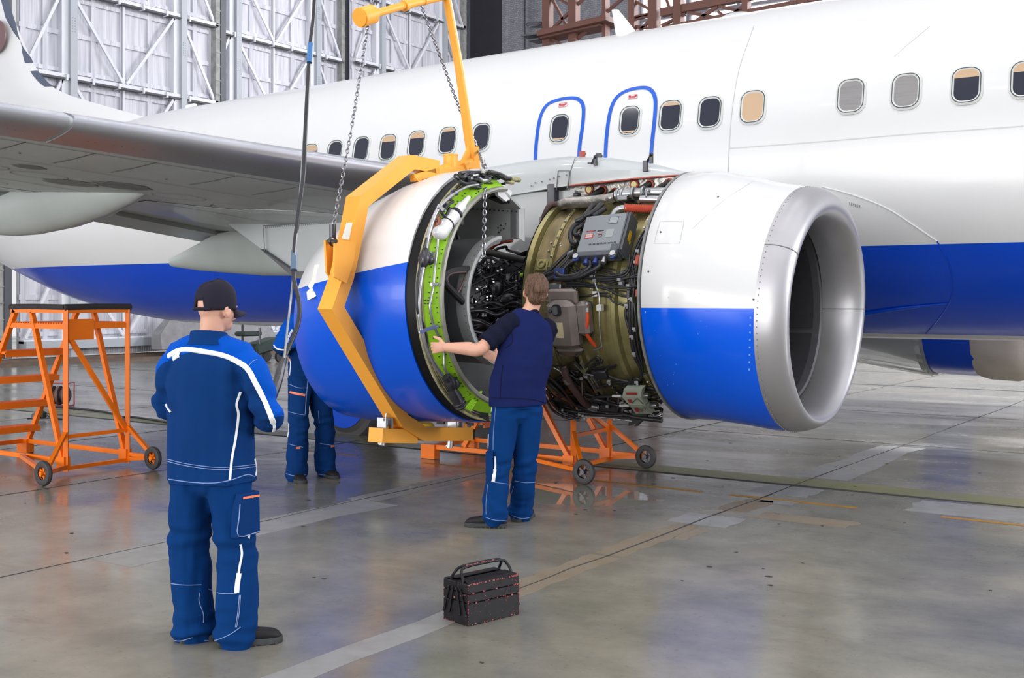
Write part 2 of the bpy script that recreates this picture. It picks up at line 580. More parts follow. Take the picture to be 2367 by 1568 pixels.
def ragged(x0, x1, y0, y1, amp, n=14, along='y'):
    """A strip with uneven edges."""
    if along == 'y':
        return [(x0 + random.uniform(-amp, amp), y0 + (y1 - y0) * i / n) for i in range(n + 1)] + [(x1 + random.uniform(-amp, amp), y1 - (y1 - y0) * i / n) for i in range(n + 1)]
    return [(x0 + (x1 - x0) * i / n, y0 + random.uniform(-amp, amp)) for i in range(n + 1)] + [(x1 - (x1 - x0) * i / n, y1 + random.uniform(-amp, amp)) for i in range(n + 1)]


JX = -3.76
mark('floor_marking', [ragged(JX - 0.06, JX + 0.12, 1.5, 4.92, 0.012), ragged(-6.62, -6.34, 7.2, 11.2, 0.015), ragged(-3.98, -3.5, 7.85, 8.25, 0.02, 4),
                       ragged(-4.0, -3.45, 9.42, 9.88, 0.03, 4), ragged(-3.95, -3.5, 10.5, 13.2, 0.05, 6), ragged(-3.72, -3.42, 9.02, 9.2, 0.02, 3),
                       ragged(-2.6, -1.6, 9.3, 9.85, 0.05, 6), ragged(-1.65, -1.25, 8.75, 9.05, 0.03, 4), ragged(-6.5, -6.1, 4.6, 7.2, 0.05, 8)], m_patch)
mark('floor_tape', [ragged(JX - 0.11, JX + 0.11, 5.35, 6.55, 0.015), ragged(JX - 0.12, JX + 0.1, 6.6, 7.8, 0.02), ragged(JX + 0.1, JX + 0.2, 7.3, 7.7, 0.02, 4),
                    ragged(JX - 0.1, JX + 0.16, 8.5, 9.1, 0.03, 5), ragged(-3.5, -2.75, 8.35, 8.62, 0.04, 5)], m_brown)
mark('floor_lane', [ragged(-30, 14, 10.02, 10.38, 0.01, 50, 'x')], m_lane, 0.0012)
mark('floor_rail', [ragged(-30, 14, 9.94, 10.0, 0.008, 60, 'x'), rect(-30, 14, 22.1, 22.2)], m_crack, 0.0022)
mark('floor_dash', [rect(a, a + 1.1, 9.16, 9.22) for a in (-9.4, -7.4, -5.4, -3.95 - 0.1, -2.3, -0.35)], m_dash, 0.0021)
crk = []
for jx, y0, y1 in ((JX, 4.9, 40), (-6.48, 3, 40), (-9.16, 5, 40), (-1.1, 10.5, 40), (-11.9, 5, 40), (-14.6, 5, 40), (2.0, 10.5, 40)):
    y = y0; dx = 0
    while y < y1:
        L = random.uniform(0.3, 1.2); d2 = random.uniform(-0.015, 0.015); w = random.uniform(0.003, 0.010)
        crk.append([(jx + dx - w, y), (jx + dx + w, y), (jx + d2 + w, y + L), (jx + d2 - w, y + L)]); dx = d2; y += L
for yy in (13.4, 17.0, 26.0):
    crk.append(ragged(-26, 10, yy, yy + 0.015, 0.006, 40, 'x'))
mark('floor_joint', crk, m_crack, 0.0026)
chips = []
for i in range(150):
    x, y = random.uniform(-11, 3), random.uniform(3.2, 13); s = random.uniform(0.006, 0.028)
    chips.append([(x + s * random.uniform(.4, 1.4) * math.cos(a), y + s * random.uniform(.3, .8) * math.sin(a)) for a in (0, 1.3, 2.5, 3.8, 5.1)])
mark('floor_stain', chips, m_crack, 0.0032)

# ------------------------------------------------------------------ sliding hangar doors (plane x = DX)
DX = -26.6
m_sheet, st, sb = new_mat('whitewashed_corrugated_sheet')
stc = st.nodes.new('ShaderNodeTexCoord')
smp = st.nodes.new('ShaderNodeMapping'); smp.inputs['Scale'].default_value = (1, 3.0, 0.18)
st.links.new(stc.outputs['Object'], smp.inputs[0])
sn = st.nodes.new('ShaderNodeTexNoise'); sn.inputs['Scale'].default_value = 3; sn.inputs['Detail'].default_value = 7
st.links.new(smp.outputs[0], sn.inputs['Vector'])
sr = st.nodes.new('ShaderNodeValToRGB')
sr.color_ramp.elements[0].position, sr.color_ramp.elements[0].color = 0.3, lin((192, 192, 203))
sr.color_ramp.elements[1].position, sr.color_ramp.elements[1].color = 0.62, lin((224, 224, 233))
st.links.new(sn.outputs['Fac'], sr.inputs[0]); st.links.new(sr.outputs[0], sb.inputs['Base Color'])
sw = st.nodes.new('ShaderNodeTexWave'); sw.wave_type = 'BANDS'; sw.bands_direction = 'Y'; sw.inputs['Scale'].default_value = 4.2
st.links.new(stc.outputs['Object'], sw.inputs['Vector'])
sbp = st.nodes.new('ShaderNodeBump'); sbp.inputs['Strength'].default_value = 0.35; sbp.inputs['Distance'].default_value = 0.02
st.links.new(sw.outputs['Fac'], sbp.inputs['Height']); st.links.new(sbp.outputs[0], sb.inputs['Normal'])
sb.inputs['Roughness'].default_value = 0.6
m_frame = mat('whitewashed_steel', (232, 233, 240), 0.55, var=0.3, vscale=3, stretch=(1, 1, 0.4), col2=(196, 199, 208))
m_col = mat('grey_steel_column', (178, 184, 194), 0.5, var=0.4, vscale=2, stretch=(1, 1, 0.3), col2=(178, 180, 184))
m_ledge = mat('dark_grimy_ledge', (92, 92, 98), 0.7, var=0.5, vscale=6)
m_brick = mat('grey_brick_edge', (168, 168, 166), 0.8, var=0.5, vscale=6, col2=(112, 112, 112))
ZB = [0.55, 2.8, 5.1, 7.42, 9.72, 12.0, 14.3, 16.6]


def door_leaf(nm, y0, y1, x, dark_edge):
    L = y1 - y0
    c1_, c2_ = y0 + L * 0.205, y0 + L * 0.775
    root = MB(); root.box((x - 0.14, (y0 + y1) / 2, 8.4), (0.04, L, 16.5))
    door = struct(nm, root, m_sheet)
    col = MB()
    for c in (c1_, c2_):
        col.beam((x - 0.02, c, 0.1), (x - 0.02, c, 16.6), 0.34, 0.22, up=(1, 0, 0))
    struct('door_column', col, m_frame, door)
    co2 = MB()
    for c in (c1_, c2_):
        co2.beam((x + 0.12, c + 0.12, 0.1), (x + 0.12, c + 0.12, 16.6), 0.20, 0.16, up=(1, 0, 0))
        for z in (4.0, 6.3, 8.6, 10.9, 13.2):
            for k in range(12):
                co2.box((x + 0.205, c + 0.08 + 0.08 * (k % 2), z + 0.07 * (k // 2)), (0.012, 0.03, 0.03))
    struct('door_post', co2, m_col, door)
    bm_ = MB(); br = MB(); led = MB(); mul = MB()
    for i, z in enumerate(ZB):
        bm_.box((x + 0.02, (y0 + y1) / 2, z), (0.26, L, 0.10))
        led.box((x + 0.10, (y0 + y1) / 2, z - 0.075), (0.14, L - 0.1, 0.05))
        for k in range(int(L / 0.8)):
            bm_.box((x + 0.12, y0 + 0.4 + k * 0.8, z - 0.04), (0.2, 0.05, 0.16))
        if i + 1 < len(ZB):
            z2 = ZB[i + 1]; zm = (z + z2) / 2; ym = (c1_ + c2_) / 2
            mul.box((x - 0.09, (y0 + y1) / 2, zm), (0.07, L - .01, 0.13))
            mul.box((x - 0.09, (y0 + y1) / 2, z2 - 0.22), (0.07, L, 0.11))
            mul.box((x - 0.09, (y0 + y1) / 2, z + 0.18), (0.07, L, 0.11))
            for q in (y0 + 0.12, (y0 + c1_) / 2 + 0.1, c1_ + L * .14, ym, c2_ - L * .14, (c2_ + y1) / 2, y1 - 0.12):
                mul.box((x - 0.094, q, zm), (0.066, 0.15, z2 - z - .02))
            for (ya, za, yb, zb) in ((c1_ + 0.15, z2 - 0.1, ym - .05, z + 0.08), (c2_ - 0.15, z2 - 0.1, ym + .05, z + 0.08), (c2_ + 0.15, z2 - 0.1, y1 - 0.1, z + 0.08), (c1_ - 0.15, z2 - .1, y0 + 0.1, z + .08)):
                br.beam((x + 0.06, ya, za), (x + 0.06, yb, zb), 0.08, 0.06, up=(1, 0, 0))
            br.beam((x + 0.0, ym, z + .06), (x + 0.0, ym, z2 - .06), 0.06, 0.05, up=(1, 0, 0))
    struct('door_beam', bm_, m_frame, door); struct('door_ledge', led, m_ledge, door)
    struct('door_mullion', mul, m_sheet, door); struct('door_brace', br, m_frame, door)
    e = MB(); e.box((x - 0.02, y1 - 0.02, 8.4), (0.34, 0.16, 16.5))
    for k in range(40):
        e.box((x + 0.155, y1 - 0.02, 0.3 + k * 0.41), (0.02, 0.17, 0.03))
    struct('door_edge', e, m_brick, door)
    sl = MB(); sl.box((x + 0.1, (y0 + y1) / 2, 0.45), (0.34, L, 0.22))
    struct('door_sill', sl, m_col, door)
    g = MB(); g.box((x + 0.02, y1 + 0.17, 8.4), (0.3, 0.2, 16.5))
    struct('door_gap_post', g, m_boxs, door)


door_leaf('door_1', 9.9, 16.3, DX, True)
door_leaf('door_2', 16.9, 23.2, DX, True)
door_leaf('door_3', 23.0, 29.1, DX - 0.45, True)
door_leaf('door_4', 29.2, 35.4, DX, True)
m_rust = mat('rusty_threshold', (120, 100, 86), 0.8, var=0.6, vscale=4, col2=(84, 80, 78))
mb = MB(); mb.box((DX + 0.75, 20, 0.03), (0.5, 44, 0.06)); mb.box((DX + 0.3, 20, 0.06), (0.12, 44, 0.12)); mb.box((DX - 0.2, 20, 0.06), (0.12, 44, 0.12))
struct('trim_1', mb, m_rust)

# far side: grey brick wall with a dark opening in the corner and daylight windows
BY = 36.0
m_wall, bt, bb = new_mat('painted_grey_brick')
btc = bt.nodes.new('ShaderNodeTexCoord'); bmp = bt.nodes.new('ShaderNodeMapping'); bmp.inputs['Rotation'].default_value = (PI / 2, 0, 0)
bt.links.new(btc.outputs['Object'], bmp.inputs[0])
bk = bt.nodes.new('ShaderNodeTexBrick'); bk.inputs['Scale'].default_value = 3.6
bk.inputs['Color1'].default_value = lin((128, 128, 136)); bk.inputs['Color2'].default_value = lin((148, 148, 156)); bk.inputs['Mortar'].default_value = lin((98, 98, 104))
bt.links.new(bmp.outputs[0], bk.inputs['Vector']); bt.links.new(bk.outputs['Color'], bb.inputs['Base Color'])
bb.inputs['Roughness'].default_value = 0.85
x_w0 = at_y(1172, 60, BY).x; x_win = at_y(1478, 40, BY).x
mb = MB()
mb.box(((x_w0 + x_win) / 2, BY + 0.2, 9), (x_win - x_w0, 0.4, 18))
struct('wall_back', mb, m_wall)
mb = MB(); mb.box(((x_win + 25) / 2, BY + 0.2, 4.75), (25 - x_win, 0.4, 9.5))
struct('wall_dado', mb, m_sheet)
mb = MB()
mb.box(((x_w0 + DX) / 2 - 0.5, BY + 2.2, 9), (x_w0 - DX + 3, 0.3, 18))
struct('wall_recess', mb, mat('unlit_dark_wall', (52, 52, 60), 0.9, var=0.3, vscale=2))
mb = MB(); mb.box((x_w0 + 0.5, BY - 0.15, 9), (0.9, 0.5, 18)); mb.box((x_w0 + 1.05, BY - 0.1, 9), (0.08, 0.3, 18)); mb.box((x_w0 + 2.9, BY - 0.2, 9), (0.6, 0.5, 18))
struct('wall_pier', mb, m_wall)
m_day, dt_, db_ = new_mat('daylight_panes')
db_.inputs['Base Color'].default_value = (0.9, 0.9, 0.95, 1); db_.inputs['Emission Color'].default_value = (1, 0.98, 1.0, 1); db_.inputs['Emission Strength'].default_value = 1.6
mb = MB(); mb.box(((x_win + 25) / 2, BY + 0.25, 13.75), (25 - x_win, 0.1, 8.5))
struct('window_1', mb, m_day)
m_mun = mat('window_bar_grey', (120, 116, 124), 0.6)
mb = MB()
for k in range(24):
    mb.box((x_win + k * 1.85, BY + 0.12, 13.75), (0.12, 0.16, 8.5))
for z in (9.6, 11.4, 13.2, 15.0):
    mb.box(((x_win + 25) / 2, BY + 0.1, z), (25 - x_win, 0.14, 0.1))
mb.build('window_bar', m_mun, bpy.data.objects['window_1'])

# ================================================================== the aircraft
FY = 14.3
f_top = smooth_tab([(-26.2, 4.55), (-23, 4.95), (-20, 5.02), (-18.5, 5.05), (-17.1, 5.146), (-14.1, 5.217), (-10.7, 5.30), (-6.5, 5.366), (-5, 5.394), (0, 5.41), (4, 5.38), (7, 5.0), (9, 4.1), (10.2, 3.1)])
f_bot = smooth_tab([(-26.2, 3.75), (-24.5, 3.05), (-23, 2.48), (-21, 1.86), (-19.5, 1.5), (-17.5, 1.25), (-15.7, 1.19), (-13, 1.18), (0, 1.19), (5, 1.25), (7.5, 1.5), (9.2, 2.0), (10.2, 2.7)])
f_w = smooth_tab([(-26.2, 0.35), (-24.5, 0.78), (-23, 1.12), (-21, 1.48), (-19, 1.72), (-17, 1.85), (-15, 1.88), (0, 1.88), (4, 1.86), (6.5, 1.7), (8.5, 1.25), (10.2, 0.35)])


def fus_sec(x):
    w, zt, zb = f_w(x), f_top(x), f_bot(x)
    mid = zb + (zt - zb) * 0.53
    return w, max(zt - w, mid), min(zb + w, mid), zt, zb


def fus_near_y(x, z):
    w, zu, zl, zt, zb = fus_sec(x)
    if z > zu: q = (z - zu) / (zt - zu)
    elif z < zl: q = (zl - z) / (zl - zb)
    else: q = 0
    return FY - w * math.sqrt(max(0.0, 1 - q * q))


def fus_hit(px, py):
    d = ray(px, py); t = 11.4 / d.y
    f = lambda t: (t * d.y) - fus_near_y(t * d.x, CAM_H + t * d.z)
    while f(t) < 0 and t < 60: t += 0.05
    a, b = t - 0.05, t
    for _ in range(20):
        m_ = (a + b) / 2
        if f(m_) < 0: a = m_
        else: b = m_
    return EYE + d * b


def fus_nrm(p):
    e = 0.01
    gx = (fus_near_y(p.x + e, p.z) - fus_near_y(p.x - e, p.z)) / (2 * e)
    gz = (fus_near_y(p.x, p.z + e) - fus_near_y(p.x, p.z - e)) / (2 * e)
    return V((gx, -1, gz)).normalized()


air = thing('airliner', 'white and blue twin jet airliner in the hangar with its near engine opened up', 'airplane', (-6, FY, 0))
mb = MB(); rs = []
for i in range(97):
    x = -26.2 + 36.4 * i / 96
    w, zu, zl, zt, zb = fus_sec(x); r = []
    for j in range(64):
        a = 2 * PI * j / 64; c, s_ = math.cos(a), math.sin(a)
        r.append(V((x, FY - w * s_, (zu + (zt - zu) * c) if c >= 0 else (zl + (zl - zb) * c))))
    rs.append(r)
mb.rings(rs, True, True, True)
fus = mb.build('fuselage', m_fus, air, 60)
# skin seams and the edge of the wing fairing
mb = MB()


def skin_line(b, px, k=6, w=0.012, lift=0.004):
    pts = catmull([(x, y, 0) for x, y in px], k)
    q = [fus_hit(p.x, p.y) for p in pts]
    b.strip(q, [fus_nrm(p) for p in q], w, lift)


skin_line(mb, [(1742, 60), (1708, 160), (1692, 255), (1685, 343), (1683, 398)], 8, 0.010)
skin_line(mb, [(1685, 343), (1900, 327), (2100, 310), (2300, 296), (2366, 291)], 8, 0.010)
skin_line(mb, [(2150, 60), (2090, 110), (2066, 132)], 6, 0.007)
mb.build('skin_seam', m_seam, fus)
mb = MB()
for px in ([(1900, 432), (1975, 452), (2050, 482), (2110, 520), (2166, 558)],):
    pts = catmull([(x, y, 0) for x, y in px], 8); q = [fus_hit(p.x, p.y) for p in pts]
    mb.tube([p + fus_nrm(p) * 0.001 for p in q], 0.009, 8)
mb.build('fairing_edge', m_white, fus)
mb = MB()
q = [fus_hit(p.x, p.y) for p in catmull([(2166, 558, 0), (2190, 600, 0), (2202, 650, 0), (2198, 690, 0), (2175, 730, 0), (2140, 772, 0)], 8)]
mb.tube([p + fus_nrm(p) * 0.001 for p in q], 0.008, 8)
q = [fus_hit(p.x, p.y) for p in catmull([(1960, 730, 0), (2080, 712, 0), (2190, 700, 0)], 8)]
mb.tube([p - V((0, 0, 0.01)) for p in q], [0.03, 0.02, 0.006], 8)
mb.build('fairing_crease', m_blue, fus)
mb = MB()
for i, ww in enumerate((0.5, 0.9, 0.7, 0.9, 0.6, 0.8)):
    p = fus_hit(1964 + i * 4.6, 470.5 + i * 1.4); n = fus_nrm(p)
    for h in (-0.012, 0.0, 0.012):
        mb.box(p + n * 0.003 + V((0, 0, h)), (0.017 * ww, 0.003, 0.006))
mb.build('stencil_lettering', m_rivet, fus)

# cabin windows


def cabin_window(px, py, blind=None, w=0.285, h=0.375, owner=None):
    p = fus_hit(px, py); n = fus_nrm(p); tx = (V((1, 0, 0)) - n * n.x).normalized(); up = n.cross(tx)
    if up.z < 0: up = -up
    P = lambda q, l: p + tx * q[0] + up * q[1] + n * l
    fr = MB()
    fr.rings([[P(q, l) for q in rrect(ww, hh, rr)] for ww, hh, rr, l in
              ((w + .05, h + .05, .125, -.012), (w + .05, h + .05, .125, .003), (w + .005, h + .005, .105, .016), (w - .02, h - .02, .095, .014), (w - .045, h - .045, .085, .004))])
    f = fr.build('cabin_window', m_wframe, owner or air)
    sl = MB(); sl.rings([[P(q, l) for q in rrect(ww, hh, rr)] for ww, hh, rr, l in ((w + .012, h + .012, .108, .012), (w + .004, h + .004, .104, .019), (w - .012, h - .012, .098, .016))])
    sl.build('window_seal', m_seal, f)
    a = MB(); a.plate([P(q, .003) for q in rrect(w - .03, h - .03, .09)], n * 0.003); a.build('window_pane', m_glass if blind in (None, 'half', 'low', 'sill') else (m_blind if blind == 'beige' else m_blindg), f)
    if blind in ('half', 'low'):
        pts = [q for q in rrect(w - .034, h - .034, .088) if (q[1] > h * (.22 if blind == 'half' else .34))]
        y0 = h * (.22 if blind == 'half' else .34)
        pts = [(q[0], q[1]) for q in pts] + [(-(w - .034) / 2, y0), ((w - .034) / 2, y0)]
        pts.sort(key=lambda q: math.atan2(q[1] - h * .3 - .02, q[0]))
        s_ = MB(); s_.plate([P(q, .0065) for q in pts], n * 0.002); s_.build('window_blind', m_blind, f)
    if blind == 'sill':
        s_ = MB(); s_.box(P((0, -h * .40), .012), (w * .62, .008, .018), M((tx, n, up)).transposed()); s_.build('window_sill_bar', m_blind, f)
    return f


for px, py, bl in ((717, 362, 'half'), (774, 354, None), (835, 346, None), (897, 341, 'half'), (963, 333, 'half'), (1035, 325, 'low'), (1112, 317, None),
                   (1550, 268, 'low'), (1641, 260, None), (1740, 247, 'beige'), (1967, 222, 'grey'), (2094, 210, 'grey'), (2234, 197, 'half'), (2372, 183, 'half')):
    cabin_window(px, py, bl)
x0 = fus_hit(2372, 183).x
for k in range(1, 8):
    d = V((x0 + 0.508 * k, 12.45, 3.86)) - EYE
    s_ = d.dot(FWD); cabin_window(1183.5 + FPX * d.dot(RGT) / s_, HORIZON - FPX * d.z / s_, 'half' if k % 2 else None)

# overwing exits: blue outline, window, placard
for out, win, plc in (([(1237, 385), (1240, 330), (1248, 276), (1262, 246), (1285, 233), (1320, 227), (1340, 232), (1349, 250), (1347, 290), (1341, 330), (1338, 368)], (1294, 297), (1301, 243)),
                      ([(1399, 380), (1402, 320), (1410, 262), (1424, 228), (1450, 210), (1487, 203), (1506, 210), (1515, 230), (1514, 270), (1508, 325), (1504, 365), (1494, 396)], (1456, 279), (1463, 224))):
    ex = MB()
    q = [fus_hit(p.x, p.y) for p in catmull([(x, y, 0) for x, y in out], 5)]
    ns = [fus_nrm(p) for p in q]
    cen = fus_hit(*win); nc = fus_nrm(cen)
    ex.strip(q, ns, 0.05, 0.006)
    e = ex.build('overwing_exit', m_outline, air, label='blue outlined overwing exit hatch')
    cabin_window(win[0], win[1], 'sill', w=0.27, h=0.36)
    p = fus_hit(*plc); n = fus_nrm(p); tx = (V((1, 0, 0)) - n * n.x).normalized(); up = n.cross(tx); up = up if up.z > 0 else -up
    pl = MB()
    pl.use(0).plate([p + tx * a + up * b + n * .003 for a, b in rrect(.135, .062, .014)], n * .002)
    for (cx, cy, cw, ch) in ((0, 0.0, .105, .012), (-.045, .012, .03, .012), (.042, .012, .036, .012), (-.01, -.014, .09, .007), (0, .026, .12, .003), (0, -.027, .12, .003)):
        pl.use(1).box(p + tx * cx + up * cy + n * .006, (cw, .003, ch), M((tx, -n, up)).transposed())
    pl.build('exit_placard', [m_pink, m_label_red], e)

# aerials on the crown
mb = MB()
b0, b1, t0, t1 = at_y(1424, 84, FY), at_y(1468, 70, FY), at_y(1414, 23, FY), at_y(1429, 22, FY)
rs = []
for (a, b), th in (((b0, b1), .05), ((t0, t1), .025)):
    L = (b - a); rs.append([a + L * t + V((0, y * th, 0)) for t, y in ((0, 0), (.25, -1), (.7, -.8), (1, 0), (.7, .8), (.25, 1))])
rs.insert(0, [p - V((0, 0, .12)) for p in rs[0]])
mb.rings(rs, True, True, True); mb.build('blade_aerial', m_white, air, 50)
mb = MB(); p = at_y(442, 250, FY); mb.box(p, (.28, .06, .16), None, .02); mb.build('stub_aerial', m_white, air)
mb = MB(); p = at_y(1702, 33, FY); mb.ball(p - V((0, 0, .03)), (.22, .06, .06)); mb.build('crown_beacon', m_pyl, air)

# tail fin with dorsal fillet (plane y = FY)
prof = [(-18.35, 5.02), (-19.4, 5.25), (-20.4, 5.52), (-21.0, 5.80), (-21.6, 6.25), (-22.1, 6.95), (-22.9, 8.2), (-23.9, 9.8), (-24.6, 11.0), (-25.9, 11.0), (-26.0, 8.0), (-26.0, 4.9), (-23, 4.6), (-19, 4.7)]
prof[:8] = [(at_y(x, y, FY).x, at_y(x, y, FY).z) for x, y in ((348, 274), (290, 258), (225, 240), (165, 222), (130, 207), (104, 186), (76, 146), (30, 40))]
prof[8:9] = [(-24.4, 11.2)]
mb = MB(); le = prof[:9]; rs = []
for i, (x, z) in enumerate(le):
    xe = -26.05 if z > 4.9 else -26.0
    c = x - xe
    th = 0.045 * c if i > 3 else (0.02 + 0.04 * i)
    zz = z
    r = []
    for k in range(13):
        t = k / 12; hx = th * (2.4 * math.sqrt(t) - 2.2 * t - .2 * t ** 2) * 1.2
        r.append(V((x - c * t, FY - hx, zz)))
    for k in range(11, 0, -1):
        t = k / 12; hx = th * (2.4 * math.sqrt(t) - 2.2 * t - .2 * t ** 2) * 1.2
        r.append(V((x - c * t, FY + hx, zz)))
    rs.append(r)
rs.insert(0, [p - V((0, 0, .4)) for p in rs[0]])
mb.rings(rs, True, True, True); fin = mb.build('tail_fin', m_white, air, 50)
mb = MB()
lee = catmull([V((x, FY, z)) for x, z in le[4:]], 6)
cut = [i for i, p in enumerate(lee)]
def edge_piece(a, b, m_, nm, w=.16):
    e = MB(); rs_ = []
    for p in lee[a:b]:
        rs_.append([p + V((w * -t, y * .05 * math.sqrt(max(t, 0)) - 0, 0)) + V((.02, 0, .012)) for t, y in ((1, -1.3), (.5, -1.3), (.15, -1.2), (0, 0), (.15, 1.2), (.5, 1.3), (1, 1.3))])
    e.rings(rs_, False); e.build(nm, m_, fin, 60)
edge_piece(2, 11, m_finlead, 'fin_leading_edge', .2)
edge_piece(12, len(lee), m_finlead, 'fin_leading_edge', .24)
mb = MB(); p = at_y(-8, 85, FY - .2); mb.disc(p, (0, -1, 0), .36, .03, 28); mb.build('fin_mark', m_logo, fin)

# ------------------------------------------------------------------ near wing
SL = 0.523


def w_le(Y): return V((-6.9 - SL * (8.2 - Y), Y, 2.86 + 0.1066 * (8.2 - Y)))


def w_te(Y):
    x = -11.5 - 0.245 * (8.5 - Y) if Y < 8.5 else -11.5 - 0.02 * (Y - 8.5)
    return V((x, Y, w_le(Y).z - 0.12))


def foil(Y, t, side, grow=0.0):
    """Point of the wing section at Y; t = 0 nose .. 1 trailing edge, side +1 upper, -1 lower."""
    a, b = w_le(Y), w_te(Y); c = (b - a).length
    T = 0.105
    h = 5 * T * (.2969 * math.sqrt(max(t, 0)) - .126 * t - .3516 * t * t + .2843 * t ** 3 - .1036 * t ** 4)
    h *= c * (0.62 if side > 0 else 0.82)
    h = min(h, .24 if side > 0 else .4)
    return a.lerp(b, t) + V((0, 0, side * (h + grow)))


ST = [14.0, 12.4, 11, 9.8, 9.0, 8.2, 7, 6, 5, 3.5, 2, 0, -1.5, -2.9]
TS = [0, .0012, .004, .008, .0125, .018, .025, .034, .045, .06, .075, .095, .12, .18, .26, .36, .48, .6, .72, .84, .93, 1]
mb = MB()
mb.rings([[foil(Y, t, 1) for t in reversed(TS)] + [foil(Y, t, -1) for t in TS[1:]] for Y in ST], True, True, True)
wing = mb.build('wing', m_wing, air, 40, 'grey underside of the near wing')


def slat(y0, y1):
    b = MB(); ys = [y0 + (y1 - y0) * i / 8 for i in range(9)]
    ts = TS[:12]
    def P(Y, t, sd):
        p = foil(Y, t, sd, .012); return p + V((.014 - .1 * t, 0, 0))
    rs_ = [[P(Y, t, 1) for t in reversed(ts)] + [P(Y, t, -1) for t in ts[1:]] for Y in ys]
    b.rings(rs_, True, True, True)
    return b.build('wing_slat', m_slat, wing, 50)


s1 = slat(8.95, 5.69); s2 = slat(5.65, 1.8); slat(1.75, -1.9)
mb = MB()
for Y in (8.0, 7.9, 7.8, 7.35, 7.25, 7.15, 6.9, 6.82, 6.3, 6.22, 6.14, 6.08, 5.95, 5.9, 5.45, 5.4, 5.35):
    p = foil(Y, .05, -1, .008); mb.disc(p, (0.25, 0, -1), .012, .004, 8)
mb.build('drain_hole', m_dark, wing)
mb = MB()


def under_line(pts, w=.012):
    q = [foil(Y, t, -1, .004) for Y, t in pts]
    mb.strip(q, [V((0, 0, -1))] * len(q), w)


for Y in (7.75, 7.2, 6.55, 6.1, 5.6, 5.1):
    under_line([(Y, .12), (Y, .2), (Y, .27)])
under_line([(9 - .4 * i, .125) for i in range(14)], .01)
under_line([(9 - .4 * i, .3) for i in range(14)], .008)
under_line([(9 - .4 * i, .62) for i in range(14)], .012)
for Y, t in ((7.6, .45), (7.0, .46), (6.4, .46), (5.9, .45), (8.2, .46), (7.3, .75), (6.5, .74)):
    under_line([(Y + .22 * math.cos(a * PI / 8), t + .045 * math.sin(a * PI / 8)) for a in range(17)], .008)
mb.build('panel_line', m_heat, wing)
mb = MB()   # ragged lighter paint near the wing root
q = [(9.6, .28), (9.1, .3), (8.75, .33), (8.5, .38), (8.3, .46), (8.35, .5), (8.0, .56), (7.7, .6), (7.75, .64), (7.2, .72), (7.3, .78), (6.8, .84), (9.6, .84)]
mb.rings([[foil(Y, t, -1, .003) for Y, t in q], [foil(Y, t, -1, .006) for Y, t in q]], True, True, True)
mb.build('repainted_patch', m_fair, wing)
mb = MB()
for Y, t, a, b_ in ((7.0, .42, .22, .05), (6.75, .5, .2, .05), (6.1, .36, .12, .025)):
    q = [(Y + a * math.cos(k * PI / 9) * (1 + .2 * math.sin(3 * k)), t + b_ * math.sin(k * PI / 9)) for k in range(18)]
    mb.rings([[foil(yy, tt, -1, .002) for yy, tt in q], [foil(yy, tt, -1, .004) for yy, tt in q]], True, True, True)
mb.build('oil_smudge', mat('oil_smudge', (104, 104, 104), .4), wing)
mb = MB()
for (Y, t) in ((5.3, .17), (5.75, .22), (5.5, .33), (6.95, .25), (8.05, .5)):
    p = foil(Y, t, -1, .004); mb.box(p, (.02, .014, .006)); mb.box(p + V((-.05, .09, 0)), (.008, .1, .004))
mb.build('stencil_lettering', m_heat, wing)
# trailing edge flap, and an added strip imitating blue fuselage seen through the gap
mb = MB()
mb.rings([[w_te(Y) + V((.05, 0, .06)), w_te(Y) + V((-.55, 0, -.05)), w_te(Y) + V((-.5, 0, -.10)), w_te(Y) + V((.05, 0, -.06))] for Y in (12.3, 10.5, 9.2, 8.5)], True, True, True)
mb.rings([[w_te(Y) + V((.05, 0, .06)), w_te(Y) + V((-.35, 0, -.03)), w_te(Y) + V((-.32, 0, -.07)), w_te(Y) + V((.05, 0, -.06))] for Y in (8.4, 6, 3, -1)], True, True, True)
mb.build('wing_flap', m_wing, wing)
mb = MB()
a, b = at_y(345, 470, 9.0), at_y(476, 494, 9.9)
mb.path_beam([a, a.lerp(b, .6) + V((0, 0, .01)), b], .09, .03, (0.2, -1, .3)); mb.build('flap_gap_blue', m_blue, wing)


def canoe(prof, Y, hw, nm='flap_fairing'):
    """prof: (x, z_top, z_bottom, width factor)."""
    b = MB(); rs_ = []
    for x, zt, zb, k in prof:
        w = hw * k; zm = zt - .25 * (zt - zb)
        r = [V((x, Y - w, zt)), V((x, Y + w, zt))]
        r = [V((x, Y + w, zt))] + [V((x, Y + w * math.cos(a), zm - (zm - zb) * math.sin(a))) for a in [PI * i / 12 for i in range(13)]] + [V((x, Y - w, zt))]
        rs_.append(r)
    b.rings(rs_, True, True, True)
    return b.build(nm, m_fair, wing, 50)


cz = at_y(340, 440, 7.4).z
canoe([(-9.42, cz + .05, cz - .01, .15), (-9.7, cz + .09, cz - .12, .5), (-10.1, cz + .1, cz - .23, .8), (-10.7, cz + .1, cz - .33, 1), (-11.3, cz + .1, cz - .385, 1), (-11.75, cz + .02, cz - .39, .9), (-12.3, cz - .12, cz - .35, .6), (-12.9, cz - .22, cz - .28, .15)], 7.4, .24)
canoe([(-9.2, 2.55, 2.0, .4), (-9.9, 2.6, 1.95, .8), (-10.9, 2.55, 1.96, 1), (-11.5, 2.5, 2.0, 1), (-12.1, 2.32, 2.04, .8), (-12.65, 2.2, 2.1, .3)], 10.3, .26)
canoe([(-10.6, cz + .25, cz + .2, .15), (-11.2, cz + .25, cz, .8), (-12.2, cz + .25, cz - .1, 1), (-12.8, cz + .1, cz - .05, .6), (-13.4, cz, cz, .15)], 3.2, .2)

